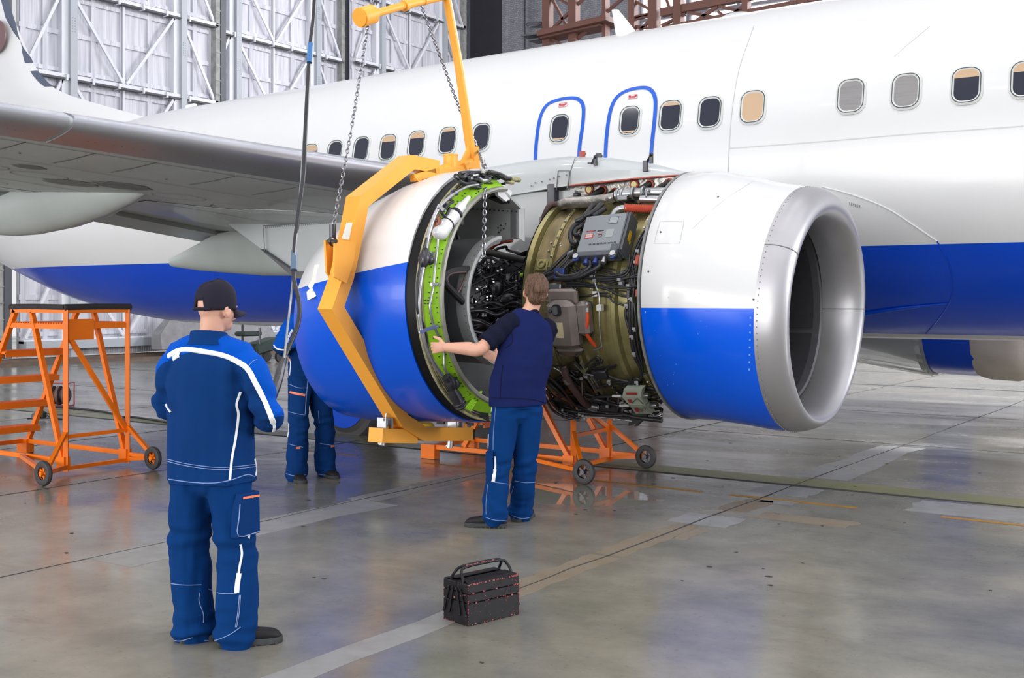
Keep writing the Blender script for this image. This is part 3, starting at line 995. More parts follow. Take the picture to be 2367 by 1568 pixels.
# far wing and far engine (wrapped): seen below the belly
mb = MB()
def far(p): return V((p.x, 2 * FY - p.y, p.z))
mb.rings([[far(foil(Y, t, 1)) for t in reversed(TS)] + [far(foil(Y, t, -1)) for t in TS[1:]] for Y in ST], True, True, True)
mb.build('far_wing', m_wing, air, 40)
EY2 = 2 * FY - 9.45
def xring(x, cy, cz_, rt, rs_, rb, n=40, a0=0, a1=2 * PI, full=True):
    m_ = n if full else n + 1
    out = []
    for i in range(m_):
        a = a0 + (a1 - a0) * i / n; c, s_ = math.cos(a), math.sin(a)
        out.append(V((x, cy - rs_ * s_, cz_ + (rt if c > 0 else rb) * c)))
    return out


fe = MB()
fe.rings([xring(x, EY2, 1.55, r, r, r) for x, r in ((-6.9, .55), (-5.6, .8), (-5.0, .95), (-4.7, .95))], True, True, True)
feo = fe.build('far_engine', m_dsteel, air)
fe = MB(); fe.rings([xring(x, EY2, 1.5, r, r, r) for x, r in ((-4.85, 1.04), (-4.3, 1.06), (-3.6, 1.04))], True, True, True)
fe.build('far_inlet_cowl', m_blue, feo)
fe = MB(); fe.rings([xring(x, EY2, 1.5, r, r, r) for x, r in ((-4.98, 1.055), (-4.85, 1.06))], True, True, True); fe.build('far_cowl_band', m_ductl, feo)
fe = MB(); rs = []
for i, (x, r) in enumerate(((-7.6, .35), (-7.1, .75), (-6.6, .93), (-6.1, .9), (-5.5, .98), (-4.9, 1.06))):
    ring = xring(x, EY2, 1.5, r, r, r, 72)
    rs.append([p + V((0, (p.y - EY2), (p.z - 1.5))).normalized() * (.05 * noise.noise(V((x * 2, j * .7, 3))) + .03 * math.sin(j * 2.1 + x * 3)) for j, p in enumerate(ring)])
fe.rings(rs, True, False, False); fe.build('plastic_wrap', m_film, feo, 60)
fe = MB(); rs = []
for i, (x, r) in enumerate(((-4.05, 1.06), (-3.9, 1.10), (-3.5, 1.12), (-3.2, 1.05), (-3.05, .8), (-3.02, .3))):
    ring = xring(x, EY2, 1.5, r, r, r, 72)
    rs.append([p + V((0, (p.y - EY2), (p.z - 1.5))).normalized() * (.035 * noise.noise(V((x * 2, j * .35, 7)))) + V((.12 * math.sin(j * .087 + 2), 0, 0)) for j, p in enumerate(ring)])
fe.rings(rs, True, False, True); fe.build('inlet_cover', m_tarp, feo, 60)
fe = MB(); fe.tube([at_y(2060, 793, 18.4), at_y(2160, 797, 18.4)], .035, 8); fe.tube([at_y(2140, 797, 18.4), at_y(2160, 798, 18.4)], .06, 8); fe.build('strut_rod', m_black, feo)

# main landing gear wheel, seen behind the raised cowl
gy = 10.55
gc = at_y(797, 922, gy); R_ = .565
gear = MB(); gear.tube([gc + V((0, .3, 0)), gc + V((.1, .55, .9)), gc + V((.1, .5, 1.9))], .11, 12); g = gear.build('landing_gear', m_wing, air)
wh = MB(); rs = []
for y, r in ((.0, .27), (-.03, .34), (.0, .42), (-.02, .50), (.04, .55), (.12, .565), (.16, .555), (.17, .565), (.25, .565), (.26, .555), (.3, .565), (.38, .55), (.42, .48), (.42, .3)):
    rs.append([gc + V((r * math.cos(2 * PI * i / 48), y, r * math.sin(2 * PI * i / 48))) for i in range(48)])
wh.rings(rs, True, True, True); w_ = wh.build('gear_tyre', m_tyre, g, 30)
wh = MB(); wh.disc(gc + V((0, -.035, 0)), (0, 1, 0), .36, .08, 40); wh.build('wheel_hub', m_blue, g)

# ------------------------------------------------------------------ near engine
EY, EZ = 9.45, 1.66
# inlet cowl skin and polished lip (profile: x, centre z, top / side / bottom radius)
mb = MB()
cow = [(-4.47, 1.70, 1.10, 1.08, 1.08), (-4.46, 1.70, 1.11, 1.09, 1.09), (-4.2, 1.69, 1.105, 1.09, 1.085), (-3.9, 1.65, 1.08, 1.08, 1.07), (-3.68, 1.61, 1.06, 1.065, 1.055), (-3.5, 1.585, 1.04, 1.045, 1.03)]
def cx(a_): return 0.0
def scarf(p, k=.055):
    """The inlet plane leans: its top sits further forward than its bottom."""
    return p + V((k * (p.z - 1.58), 0, 0))
rs = [xring(x, EY, cz_, rt, r, rb, 96) for x, cz_, rt, r, rb in cow]
rs[0] = [p for p in rs[0]]; rs = rs[:-1] + [[scarf(p) for p in rs[-1]]]
mb.rings(rs, True)
cowl = mb.build('inlet_cowl', m_cowl, air, 50)
mb = MB()
lip = [(-3.5, 1.0), (-3.44, .997), (-3.38, .982), (-3.315, .95), (-3.278, .915), (-3.262, .88), (-3.27, .848), (-3.30, .82), (-3.35, .795), (-3.42, .775), (-3.52, .762), (-3.62, .758)]
rs = []
def lipr(x, k, lift=0.0):
    """The lip is fatter at the crown and thinner at the keel."""
    q = max(0.0, 1 - k)
    return [scarf(p) for p in xring(x, EY, 1.585, 1.04 * k - .045 * min(1, q * 6) + lift, 1.047 * (1 - q * .93) + lift, 1.03 * (1 - q * .72) + lift, 96)]
for x, r in lip:
    rs.append(lipr(x, r))
mb.rings(rs, True); mb.build('inlet_lip', m_lip, cowl, 60)
mb = MB()
for i in range(130):   # rivets of the lip seam
    a = 2 * PI * i / 130
    p = scarf(V((-3.475, EY - 1.043 * math.sin(a), 1.585 + 1.036 * math.cos(a))))
    mb.box(p, (.008, .010, .010))
mb.build('lip_rivet', m_rivet, cowl)
mb = MB()
for a in (.33 * PI, 1.5 * PI):
    q = [lipr(x, r)[int(round(a / (2 * PI) * 96)) % 96] + V((.001, 0, 0)) for x, r in lip]
    mb.tube(q, .004, 6)
mb.build('lip_joint', m_rivet, cowl)
# inside the inlet: liner panels, fan blades, spinner
mb = MB(); mb.rings([xring(x, EY, 1.6, r, r, r, 96) for x, r in ((-3.61, .80), (-3.625, .785), (-3.9, .775), (-4.42, .775))], True)
mb.build('inlet_liner', mat('acoustic_liner', (98, 98, 104), .5, metal=.2, var=.25, vscale=7), cowl)
mb = MB()
for i in range(6):
    a0 = 2 * PI * (i + .22) / 6
    for (xa, xb, da, db) in ((-3.68, -4.35, .04, .98),):
        rs = []
        for j in range(11):
            a = a0 + 2 * PI / 6 * (da + (db - da) * j / 10)
            rs.append([V((x, EY - .765 * math.sin(a), 1.6 + .765 * math.cos(a))) for x in (xa, xb)])
        mb.rings(rs, False)
mb.build('liner_panel', mat('dark_liner_panel', (70, 70, 76), .45, var=.2, vscale=20), cowl)
mb = MB(); mb.rings([xring(x, EY, 1.6, r, r, r, 32) for x, r in ((-4.4, .24), (-4.25, .2), (-4.08, .1), (-4.0, .01))], True, True, True)
spn = mb.build('fan_spinner', m_dark, cowl)
for i in range(24):
    a = 2 * PI * i / 24; b = MB(); rs = []
    for r, tw in ((.22, .9), (.45, .6), (.62, .4), (.765, .3)):
        c = V((-4.42, EY + r * math.sin(a), 1.6 + r * math.cos(a))); tg = V((0, math.cos(a), -math.sin(a)))
        d = V((math.cos(tw + .5), 0, 0)) + tg * math.sin(tw + .5)
        nn = V((-math.sin(tw + .5), 0, 0)) + tg * math.cos(tw + .5)
        rs.append([c - d * .07, c + nn * .008, c + d * .07, c - nn * .008])
    b.rings(rs, True, True, True); b.build('fan_blade', m_dsteel, cowl)
# rear edge ring of the cowl, access door, skin details
mb = MB(); mb.rings([xring(x, EY, 1.70, r + .0, r - .01, r - .01, 96) for x, r in ((-4.472, 1.112), (-4.492, 1.112), (-4.492, 1.07), (-4.475, 1.05))] + [xring(-4.472, EY, 1.70, 1.112, 1.102, 1.102, 96)], True)
mb.build('cowl_edge_seal', mat('worn_grey_edge', (132, 134, 134), .5, var=.6, vscale=12, col2=(80, 82, 84)), cowl, 30)
mb = MB(); mb.rings([xring(-4.47, EY, 1.70, 1.08, 1.08, 1.08, 64), xring(-4.40, EY, 1.68, .78, .78, .78, 64)], True)
mb.build('inlet_bulkhead', m_grime, cowl)


def cowl_pt(px, py):
    d = ray(px, py); best = None
    t = 7.5
    while t < 11:
        p = EYE + d * t
        x = max(-4.46, min(-3.5, p.x))
        cz_ = interp([(a[0], a[1]) for a in cow[1:]], x); r = interp([(a[0], a[3]) for a in cow[1:]], x); rt = interp([(a[0], a[2] if p.z > cz_ else a[4]) for a in cow[1:]], x)
        if ((p.y - EY) / r) ** 2 + ((p.z - cz_) / rt) ** 2 < 1:
            return p, V((0, p.y - EY, p.z - cz_)).normalized()
        t += .004
    return EYE + d * 8.8, V((0, -1, 0))


def cowl_line(b, px, k, w):
    q = [cowl_pt(p.x, p.y) for p in catmull([(x, y, 0) for x, y in px], k)]
    b.strip([p for p, n in q], [n for p, n in q], w, .004)


mb = MB()
cowl_line(mb, [(1526, 512), (1581, 512)], 6, .006); cowl_line(mb, [(1512, 563), (1571, 562)], 6, .006); cowl_line(mb, [(1526, 512), (1518, 537), (1512, 563)], 5, .006); cowl_line(mb, [(1581, 512), (1576, 537), (1571, 562)], 5, .006)
cowl_line(mb, [(1740, 420), (1665, 470), (1600, 530)], 8, .003)
mb.build('access_door_line', m_seam, cowl)
mb = MB()
for px, py in ((1527, 537), (1499, 628), (1742, 693), (1660, 456), (1780, 510)):
    p, n = cowl_pt(px, py); mb.disc(p, n, .008, .004, 10)
mb.build('cowl_latch', m_ink, cowl)
# paint chips and scuffs: fixed wear marks on the blue lower half
mb = MB()
rnd = random.Random(3)
for px, py in [(1492, 722)] + [(1735 - i * .4, 735 + i * 17) for i in range(8)]:
    p, n = cowl_pt(px, py); mb.box(p + n * .002, (.012, .004, .016))
for i in range(14):
    px, py = rnd.choice(((1530, 760), (1530, 830), (1540, 880), (1560, 900), (1620, 740)));
    p, n = cowl_pt(px + rnd.gauss(0, 8), py + rnd.gauss(0, 30)); mb.box(p + n * .002, (rnd.uniform(.002, .004), .002, rnd.uniform(.003, .014)))
mb.build('paint_chip', mat('chipped_paint_primer', (96, 150, 214), .5), cowl)

# fan case with its ribs
mb = MB(); prof = []
fc = [(-4.5, .90), (-4.62, .90), (-4.62, .935), (-4.66, .935), (-4.66, .895), (-4.78, .895), (-4.80, .93), (-4.84, .93), (-4.86, .9), (-4.98, .9), (-5.0, .945), (-5.03, .945), (-5.05, .905), (-5.18, .905), (-5.2, .94), (-5.23, .94), (-5.25, .9),
      (-5.44, .9), (-5.45, .955), (-5.48, .955), (-5.49, .91), (-5.64, .93), (-5.65, .985), (-5.70, .985), (-5.70, .90), (-5.66, .86)]
mb.rings([xring(x, EY, EZ, r, r, r, 96) for x, r in fc], True)
case = mb.build('fan_case', m_goldl, air, 25)
mb = MB(); mb.rings([xring(x, EY, EZ, r, r, r, 96) for x, r in ((-5.46, .957), (-5.44, .93), (-5.30, .932), (-5.28, .945), (-5.265, .95))], True)
mb.rings([xring(x, EY, EZ, r, r, r, 96) for x, r in ((-5.63, .935), (-5.5, .915))], True); mb.build('case_frame', m_gold, case, 30)
mb = MB(); mb.rings([xring(x, EY, EZ, r, r, r, 96) for x, r in ((-5.705, .99), (-5.72, .975), (-5.72, .88), (-5.74, .88), (-5.74, .4))], True); mb.build('case_rear_frame', m_dark, case)
for i in range(2, 29):    # the bolts of the flanges that can be seen from outside
    a = 2 * PI * i / 60
    for x, r in ((-5.465, .958), (-5.02, .948), (-4.64, .938)):
        mb = MB(); mb.disc((x - .01, EY - r * math.sin(a), EZ + r * math.cos(a)), (1, 0, 0), .009, .02, 6); mb.build('flange_bolt', m_steel, case)


def C(px, py, r=.97): return on_cyl(px, py, r, EY, EZ)


def nrm_of(p): return V((0, p.y - EY, p.z - EZ)).normalized()


# bosses on the bare case between frame and rim
for px, py in ((1254, 613), (1262, 590)):
    p = C(px, py, .93); n = nrm_of(p); b = MB()
    ax = V((1, 0, 0)); up = n.cross(ax)
    b.box(p, (.12, .03, .12), M((ax, n, up)).transposed(), .008); b.torus(p + n * .02, n, .032, .01, 18, 6)
    for sx in (-.045, .045):
        for sz in (-.045, .045): b.disc(p + ax * sx + up * sz, n, .008, .02, 8)
    b.build('case_boss', m_goldl, case); break
mb = MB()
for px, py in ((1252, 567), (1275, 563), (1249, 578), (1269, 581), (1298, 570), (1297, 565)):
    p = C(px, py, .92); mb.disc(p, nrm_of(p), .009, .014, 8)
mb.build('case_bolt', m_steel, case)

# engine control unit: the big grey box
p00, p10, p11, p01 = C(1333, 588, 1.06), C(1430, 580, 1.06), C(1456, 493, 1.06), C(1357, 503, 1.06)
bx = (p10 - p00 + p11 - p01).normalized(); by = ((p01 - p00) + (p11 - p10)).normalized(); bn = bx.cross(by).normalized()
if bn.y > 0: bn = -bn
by = (by - bx * by.dot(bx)).normalized()
bc = (p00 + p10 + p11 + p01) / 4 + bn * .02
W_, H_ = (p10 - p00).length * 1.0, (p01 - p00).length * 1.0
BR = M((bx, by, bn)).transposed()
B = lambda u, v, l=0.0: bc + bx * (u * W_ / 2) + by * (v * H_ / 2) + bn * l
mb = MB(); mb.box(bc - bn * .07, (W_, H_, .14), BR, .008); ecu = mb.build('control_unit', m_box, air, 30, 'flat grey metal box with printed labels')
mb = MB(); mb.plate([B(1.0, -1.0, -.005), B(1.0, 1.0, -.005), B(1.0, 1.0, -.15), B(1.0, -1.0, -.15)], bx * .03); mb.box(B(1.0, 0, -.002), (.012, H_, .012), BR); mb.build('box_side_cover', m_boxs, ecu)
mb = MB(); mb.box(B(0, -1.06, -.06), (W_ * .96, .05, .11), BR, .006); mb.box(B(.78, -1.02, -.01), (.07, .13, .03), BR, .004); mb.build('box_mount', m_boxs, ecu)
mb = MB()
for u in (-.95, .8):
    mb.disc(B(u, -1.2, .0), bn, .026, .012, 18)
mb.build('mount_bolt', m_steel, ecu)
mb = MB()
for u in (-.95, .8): mb.disc(B(u, -1.28, -.02), bn, .03, .018, 18)
mb.build('bolt_cap', m_bluecap, ecu)


lab_m = [m_label_pale, m_label_red, m_boxs, mat('faded_label', (150, 156, 160), .5), m_ink]


def lab(b, u, v, w, h, mi, l=.0015):
    b = MB(); b.box(B(u, v, l), (w, h, .002), BR); b.build('box_label', lab_m[mi], ecu, 0)


lab(mb, .42, .62, .085, .075, 2); lab(mb, .42, .62, .075, .065, 3, .002); lab(mb, -.58, .12, .072, .012, 1); lab(mb, -.72, .12, .018, .006, 4, .0025); lab(mb, -.36, .12, .02, .006, 4, .0025)
lab(mb, -.58, -.15, .082, .046, 1)
for i, v in enumerate((-.08, -.14, -.2)): lab(mb, -.58, v, .066 - .012 * (i == 1), .007, 0, .0028)
lab(mb, -.08, .09, .062, .012, 4); lab(mb, -.06, .02, .062, .008, 0); lab(mb, -.05, -.16, .034, .034, 4); lab(mb, -.05, -.2, .03, .011, 0, .0028); lab(mb, -.05, -.1, .03, .008, 1, .0028)
lab(mb, .38, -.08, .075, .085, 3)
mb = MB()
for i in range(20): mb.box(B(-.45 + i * .065, -.62, .0015), (.006, .016, .002), BR)
mb.build('vent_slot', m_ink, ecu, 0)
mb = MB(); mb.box(B(1.0, 0, 0) + bx * .032 - bn * .075 - by * .01, (.003, .1, .045), BR); mb.box(B(1.0, -.3, 0) + bx * .032 - bn * .1, (.003, .035, .018), BR); mb.build('box_side_label', m_yel_lab, ecu)
# connectors and the thick cable boots around the box
for px, py, ex, ey in ((1345, 522, 1338, 512), (1340, 541, 1330, 548), (1332, 560, 1322, 566), (1325, 583, 1314, 590)):
    b = MB(); a, e = C(px + 4, py, 1.02), C(ex, ey, 1.0); b.tube([a, a.lerp(e, .5), e], [.026, .03, .022], 12); b.build('cable_plug', m_steel, ecu)
for i, u in enumerate((-.55, -.1, .3)):
    b = MB(); a = B(u, -1.18, -.05); b.tube([a, a - by * .045], .021, 14); b.tube([a - by * .045, a - by * .06], .025, 14); b.build('cable_plug', m_bluecap if i < 2 else m_steel, ecu)

m_clamp = mat('dull_clamp_metal', (132, 132, 136), .45, metal=.6)


def cable(px, r=.97, w=.013, nm='cable', m_=None, k=7, parent=None):
    rr = r if isinstance(r, (list, tuple)) else [r] * len(px)
    b = MB(); b.tube([C(x, y, q) for (x, y), q in zip(px, rr)], w, 8, k)
    return b.build(nm, m_ or m_cable, parent or case, 60)


# heavy loom from the box plugs forward and down to the left of the case
cable([(1372, 474), (1352, 500), (1340, 508), (1330, 512)], 1.06, .026)
cable([(1362, 486), (1345, 508), (1326, 524), (1318, 540), (1322, 560), (1334, 564)], 1.04, .022)
cable([(1390, 472), (1372, 490), (1350, 500)], 1.07, .026)
cable([(1400, 482), (1385, 492), (1372, 500)], 1.06, .024)
cable([(1345, 522), (1332, 530), (1329, 542), (1340, 544)], 1.03, .021)
cable([(1332, 583), (1318, 592), (1300, 612), (1280, 628), (1250, 640), (1236, 650)], 1.0, .018)
cable([(1322, 566), (1316, 580), (1296, 600), (1278, 618), (1256, 636), (1240, 648)], 1.0, .016)
cable([(1316, 600), (1300, 618), (1282, 632), (1262, 642), (1244, 654)], .99, .016)
cable([(1330, 600), (1312, 612), (1290, 634), (1262, 650), (1248, 660)], 1.0, .02)
cable([(1364, 604), (1364, 616), (1352, 626), (1330, 637), (1300, 640), (1286, 632)], 1.03, .022)
cable([(1386, 604), (1386, 614), (1372, 624), (1344, 638), (1320, 644), (1286, 646)], 1.03, .022)
cable([(1456, 590), (1452, 618), (1440, 632), (1410, 638), (1380, 634), (1340, 630)], 1.0, .011)
cable([(1462, 600), (1450, 632), (1430, 640), (1390, 643), (1340, 642)], .99, .011)
cable([(1484, 640), (1450, 642), (1420, 646), (1390, 648), (1350, 640), (1320, 624)], .98, .011)
cable([(1472, 662), (1440, 665), (1400, 664), (1350, 656), (1310, 654)], .98, .010)
cable([(1450, 686), (1430, 682), (1400, 668), (1360, 662), (1310, 660)], .98, .010)
cable([(1420, 650), (1400, 655), (1370, 640), (1340, 626), (1322, 606)], .97, .008)
cable([(1345, 644), (1338, 658), (1330, 668), (1306, 668)], .97, .009)
cable([(1378, 622), (1374, 640), (1377, 660), (1384, 680), (1386, 700), (1385, 740), (1388, 780), (1391, 800)], .985, .008, m_=m_steel, nm='drain_tube')
cable([(1391, 800), (1384, 806), (1372, 808)], .985, .009, m_=m_steel, nm='drain_tube')
# looms along the rear edge of the inlet cowl
for i, off in enumerate((0, 6, 12, 18)):
    cable([(1518 + off * .6, 500 + i), (1492 + off, 530), (1474 + off * .9, 560), (1462 + off * .8, 592), (1456 + off * .7, 640), (1452 + off * .6, 700), (1454 + off * .5, 760), (1464 + off * .5, 820), (1478 + off * .4, 850)], .965 + .008 * (i % 2), .0085 + .002 * (i % 2))
for px in ([(1450, 700), (1446, 730), (1456, 770), (1462, 810)], [(1466, 700), (1470, 740), (1474, 790), (1482, 830), (1486, 860)], [(1480, 850), (1482, 872), (1470, 882), (1440, 880), (1410, 872), (1396, 870)], [(1470, 884), (1430, 884), (1400, 890), (1380, 898)]):
    cable(px, .965, .012)
for px, py in ((1452, 660), (1458, 690), (1448, 706), (1466, 760), (1460, 778), (1472, 884), (1408, 884), (1474, 580), (1494, 550), (1500, 555), (1470, 606), (1440, 632), (1432, 646), (1375, 649), (1436, 655), (1368, 637), (1466, 818)):
    mb = MB(); p = C(px, py, .985); mb.box(p, (.035, .025, .022)); mb.box(p + V((0, .012, -.012)), (.02, .012, .03)); mb.build('cable_clamp', m_clamp, case)
# small accessories on the case
def acc(nm, px, py, size, m_, r=.97, bev=.008, label=None):
    p = C(px, py, r); n = nrm_of(p); ax = V((1, 0, 0)); up = n.cross(ax)
    b = MB(); b.box(p, (size[0], size[2], size[1]), M((ax, n, up)).transposed(), bev)
    return b.build(nm, m_, air if label else case, 30, label), p, n, ax, up


acc('junction_block', 1294, 634, (.10, .10, .05), m_bluecap, 1.0)
acc('valve_block', 1286, 672, (.12, .12, .07), m_steel, 1.0)
acc('valve_block', 1316, 672, (.08, .07, .05), m_dsteel, .98)
acc('valve_block', 1438, 657, (.06, .07, .04), m_dsteel, .97)
acc('connector_block', 1474, 602, (.04, .09, .04), m_redtrim, .98)
acc('connector_block', 1454, 680, (.04, .08, .04), m_dsteel, .98)
acc('connector_block', 1475, 678, (.04, .07, .04), m_redtrim, .98)
acc('valve_block', 1388, 865, (.14, .10, .05), m_dsteel, .98)
acc('placard_block', 1375, 680, (.05, .05, .01), m_label_pale, .965)
acc('bracket', 1387, 712, (.05, .06, .06), m_label_pale, .97)

# oil tank / gearbox casting beside the mechanic's head
o, p, n, ax, up = acc('oil_tank', 1305, 750, (.30, .44, .16), m_tank, 1.03, .05, 'stained grey cast tank')
b = MB(); b.box(p + up * -.22 + n * -.01 + ax * .02, (.27, .12, .12), M((ax, n, up)).transposed(), .05); b.box(p + up * .24 - n * .02, (.30, .06, .14), M((ax, n, up)).transposed(), .02); b.box(p + ax * .19 - n * .03 + up * .05, (.12, .13, .30), M((ax, n, up)).transposed(), .03); b.build('tank_flange', m_tank, o)
b = MB(); TR_ = M((ax, n, up)).transposed()
b.plate([p + n * .082 + ax * (x - .01) + up * (z + .14) for x, z in rrect(.085, .105, .035)], n * .012); b.build('sight_gauge', m_dsteel, o)
b = MB(); b.plate([p + n * .095 + ax * (x - .02) + up * (z + .14) for x, z in rrect(.05, .075, .02)], n * .004); b.box(p + n * .1 + ax * -.025 + up * .14, (.012, .004, .055), TR_); b.build('gauge_glass', m_steel, o)
b = MB(); b.plate([p + n * .08 + ax * (x - .005) + up * (z - .035) for x, z in rrect(.075, .135, .008)], n * .004); b.build('tank_plate', mat('yellowed_data_plate', (196, 186, 150), .5, var=.3, vscale=20), o)
b = MB()
for z in (.13, .02, -.1): b.ball(p + n * .08 + ax * -.08 + up * z, (.018, .018, .018), 10, 6)
b.build('tank_bolt', m_dsteel, o)
b = MB(); b.tube([C(1356, 712, 1.03), C(1358, 740, 1.04), C(1355, 768, 1.04), C(1366, 788, 1.01), C(1376, 800, .98)], .017, 10, 6); b.build('red_hose', mat('red_hose', (214, 74, 36), .5), case, label='orange-red flexible hose')
b = MB(); b.tube([C(1356, 700, 1.03), C(1357, 722, 1.04)], .018, 10); b.build('hose_end', m_steel, case)
# maroon drain hose and the looms below
b = MB(); b.tube([C(1303, 850, .98), C(1316, 884, 1.0), C(1336, 912, 1.0), C(1352, 932, 1.0), C(1366, 938, .99)], .034, 12, 7); b.build('drain_hose', m_maroon, case, 60, 'dull maroon rubber hose')
b = MB(); b.tube([C(1304, 848, .98), C(1302, 862, .99), C(1312, 880, 1.0)], .02, 10, 4); b.tube([C(1308, 874, .995), C(1315, 884, 1.0)], .038, 12); b.tube([C(1362, 938, 1.0), C(1376, 940, 1.0)], .04, 12); b.build('hose_end', m_steel, case)
for px, w in (([(1268, 885), (1290, 905), (1330, 935), (1370, 950), (1440, 958)], .022), ([(1264, 905), (1290, 940), (1330, 952), (1400, 960), (1440, 960)], .020), ([(1272, 925), (1295, 950), (1330, 962)], .018),
              ([(1350, 928), (1380, 918), (1410, 916), (1440, 916)], .014), ([(1355, 922), (1390, 926), (1420, 936), (1455, 940)], .014), ([(1345, 955), (1390, 962), (1440, 966), (1500, 968)], .010),
              ([(1268, 870), (1300, 900), (1322, 928), (1342, 945)], .015), ([(1260, 920), (1280, 950), (1310, 966), (1340, 970)], .014), ([(1440, 958), (1480, 966), (1530, 972)], .024), ([(1300, 862), (1320, 868), (1332, 876), (1348, 878)], .008)):
    cable(px, 1.0, w)
for px in ([(1346, 878), (1352, 866), (1372, 868)], [(1345, 884), (1346, 910), (1342, 940), (1340, 960)], [(1405, 915), (1406, 950), (1404, 968)], [(1430, 918), (1428, 950), (1432, 956)], [(1434, 918), (1440, 930), (1438, 955)], [(1280, 850), (1294, 858), (1300, 866)], [(1345, 964), (1400, 966), (1462, 974)], [(1500, 962), (1520, 962), (1532, 956)], [(1505, 968), (1534, 962)]):
    cable(px, 1.0, .008, 'metal_tube', m_steel)
mb = MB()
for px, py in ((1342, 946), (1340, 958), (1348, 962), (1378, 950), (1404, 958), (1404, 940), (1436, 958), (1497, 970), (1300, 948), (1344, 876), (1355, 872), (1408, 882), (1352, 968), (1420, 970)):
    mb = MB(); mb.box(C(px, py, 1.02), (.03, .025, .03), None, .005); mb.build('tube_fitting', m_clamp, case)
mb = MB()
for i in range(46):    # studs of the lower flanges
    t = i / 45
    for x0_, y0_ in ((1332, 838), (1344, 836)):
        p = C(x0_ + 52 * t + 8 * math.sin(t * 3), y0_ + 82 * t, .94); mb.disc(p, nrm_of(p), .006, .03, 6)
mb.build('flange_stud', m_steel, case)
rnd = random.Random(31)
for i in range(58):    # the dense dark plumbing under the case
    x0_, y0_ = rnd.uniform(1268, 1500), rnd.uniform(846, 962)
    if y0_ > 970 - (1268 - x0_) * .1 or (x0_ < 1300 and y0_ > 930): y0_ -= 30
    pts = [(x0_, y0_)]
    for k in range(rnd.randint(2, 4)):
        x0_ += rnd.uniform(-20, 44); y0_ += rnd.uniform(-16, 18); y0_ = min(y0_, 966); pts.append((min(x0_, 1528), y0_))
    cable(pts, rnd.uniform(.935, .985), rnd.choice((.006, .008, .010, .014)), rnd.choice(('cable', 'metal_tube')), rnd.choice((m_cable, m_black, m_dsteel, m_cable, m_black)))
for px, py, s_ in ((1300, 930, (.16, .12, .10)), (1350, 930, (.2, .14, .10)), (1410, 945, (.2, .10, .08)), (1290, 890, (.10, .16, .08)), (1480, 955, (.16, .08, .08)), (1330, 880, (.12, .10, .07))):
    p = C(px, py, .92); n = nrm_of(p); ax = V((1, 0, 0)); up = n.cross(ax)
    b = MB(); b.box(p, (s_[0], s_[2], s_[1]), M((ax, n, up)).transposed(), .015); b.build('gearbox_pad', m_dark, case, 30)
for i in range(14):
    x0_, y0_ = rnd.uniform(1256, 1440), rnd.uniform(622, 690); pts = [(x0_, y0_)]
    for k in range(3):
        x0_ += rnd.uniform(8, 36); y0_ += rnd.uniform(-14, 12); pts.append((min(x0_, 1478), y0_))
    cable(pts, rnd.uniform(.95, .985), rnd.choice((.005, .007, .009)))
# start valve: pale green stepped box
p = C(1466, 905, 1.0)
q = lambda px, py, r=1.02: C(px, py, r)
mb = MB()
for quad in (((1438, 918), (1442, 900), (1484, 900), (1480, 919)), ((1438, 919), (1480, 919), (1491, 937), (1455, 937)), ((1456, 939), (1492, 939), (1506, 958), (1470, 958))):
    pts = [q(x, y, 1.05) for x, y in quad]; mb.plate(pts, V((0, .07, .03)))
sv = mb.build('pale_green_box', m_mint, air, 20, 'pale green stepped metal box')
mb = MB()
for (a, b_, c, d) in (((1448, 908), (1472, 908), (1472, 913), (1448, 913)), ((1450, 924), (1458, 924), (1461, 932), (1455, 932)), ((1466, 944), (1474, 944), (1478, 953), (1471, 953))):
    mb.plate([q(x, y, 1.056) for x, y in (a, b_, c, d)], V((0, -.002, -.001)))
mb.build('warning_label', m_label_red, sv)
mb = MB()
for a, b_ in (((1460, 933), (1472, 921)), ((1472, 921), (1487, 935)), ((1478, 955), (1490, 942)), ((1490, 942), (1503, 957))):
    mb.tube([q(a[0], a[1], 1.055), q(b_[0], b_[1], 1.055)], .004, 6)
for x, y in ((1488, 914), (1508, 937)):
    mb.tube([q(x - 4, y, 1.0), q(x + 12, y, 1.0)], [.03, .022], 12)
mb.build('box_rib', m_steel, sv)
mb = MB()
for a, b_ in (((1416, 916), (1436, 916)), ((1433, 938), (1454, 938))): mb.tube([q(a[0], a[1], 1.02), q(b_[0], b_[1], 1.02)], .012, 8)
mb.build('plug_sleeve', m_label_pale, sv)
mb = MB(); mb.plate([q(1455, 965, 1.02), q(1490, 960, 1.02), q(1480, 975, 1.03), q(1452, 985, 1.05)], V((0, .05, 0))); mb.plate([q(1474, 972, 1.02), q(1484, 972, 1.02), q(1470, 986, 1.05), q(1466, 986, 1.05)], V((0, .04, 0))); mb.build('drain_mast', m_black, case)

# ------------------------------------------------------------------ pylon and the bay above the case
pyl = [(-4.52, 2.80), (-4.9, 2.91), (-5.3, 2.985), (-5.75, 3.03), (-6.2, 3.02), (-6.8, 2.98), (-7.4, 3.0)]
mb = MB(); rs = []
for i, (x, zt) in enumerate(pyl):
    zb = interp([(-7.4, 2.55), (-6.2, 2.68), (-5.6, 2.73), (-4.52, 2.785)], x); w = interp([(-7.4, .28), (-5.6, .34), (-4.9, .27), (-4.52, .12)], x)
    rs.append([V((x, EY - w, zb)), V((x, EY - w * 1.02, zb + (zt - zb) * .45)), V((x, EY - w * .8, zb + (zt - zb) * .82)), V((x, EY - w * .35, zt)), V((x, EY + w * .35, zt)), V((x, EY + w * .8, zb + (zt - zb) * .82)), V((x, EY + w, zb))])
mb.rings(rs, True, True, True); pylon = mb.build('pylon', m_pyl, air, 40)
mb = MB()
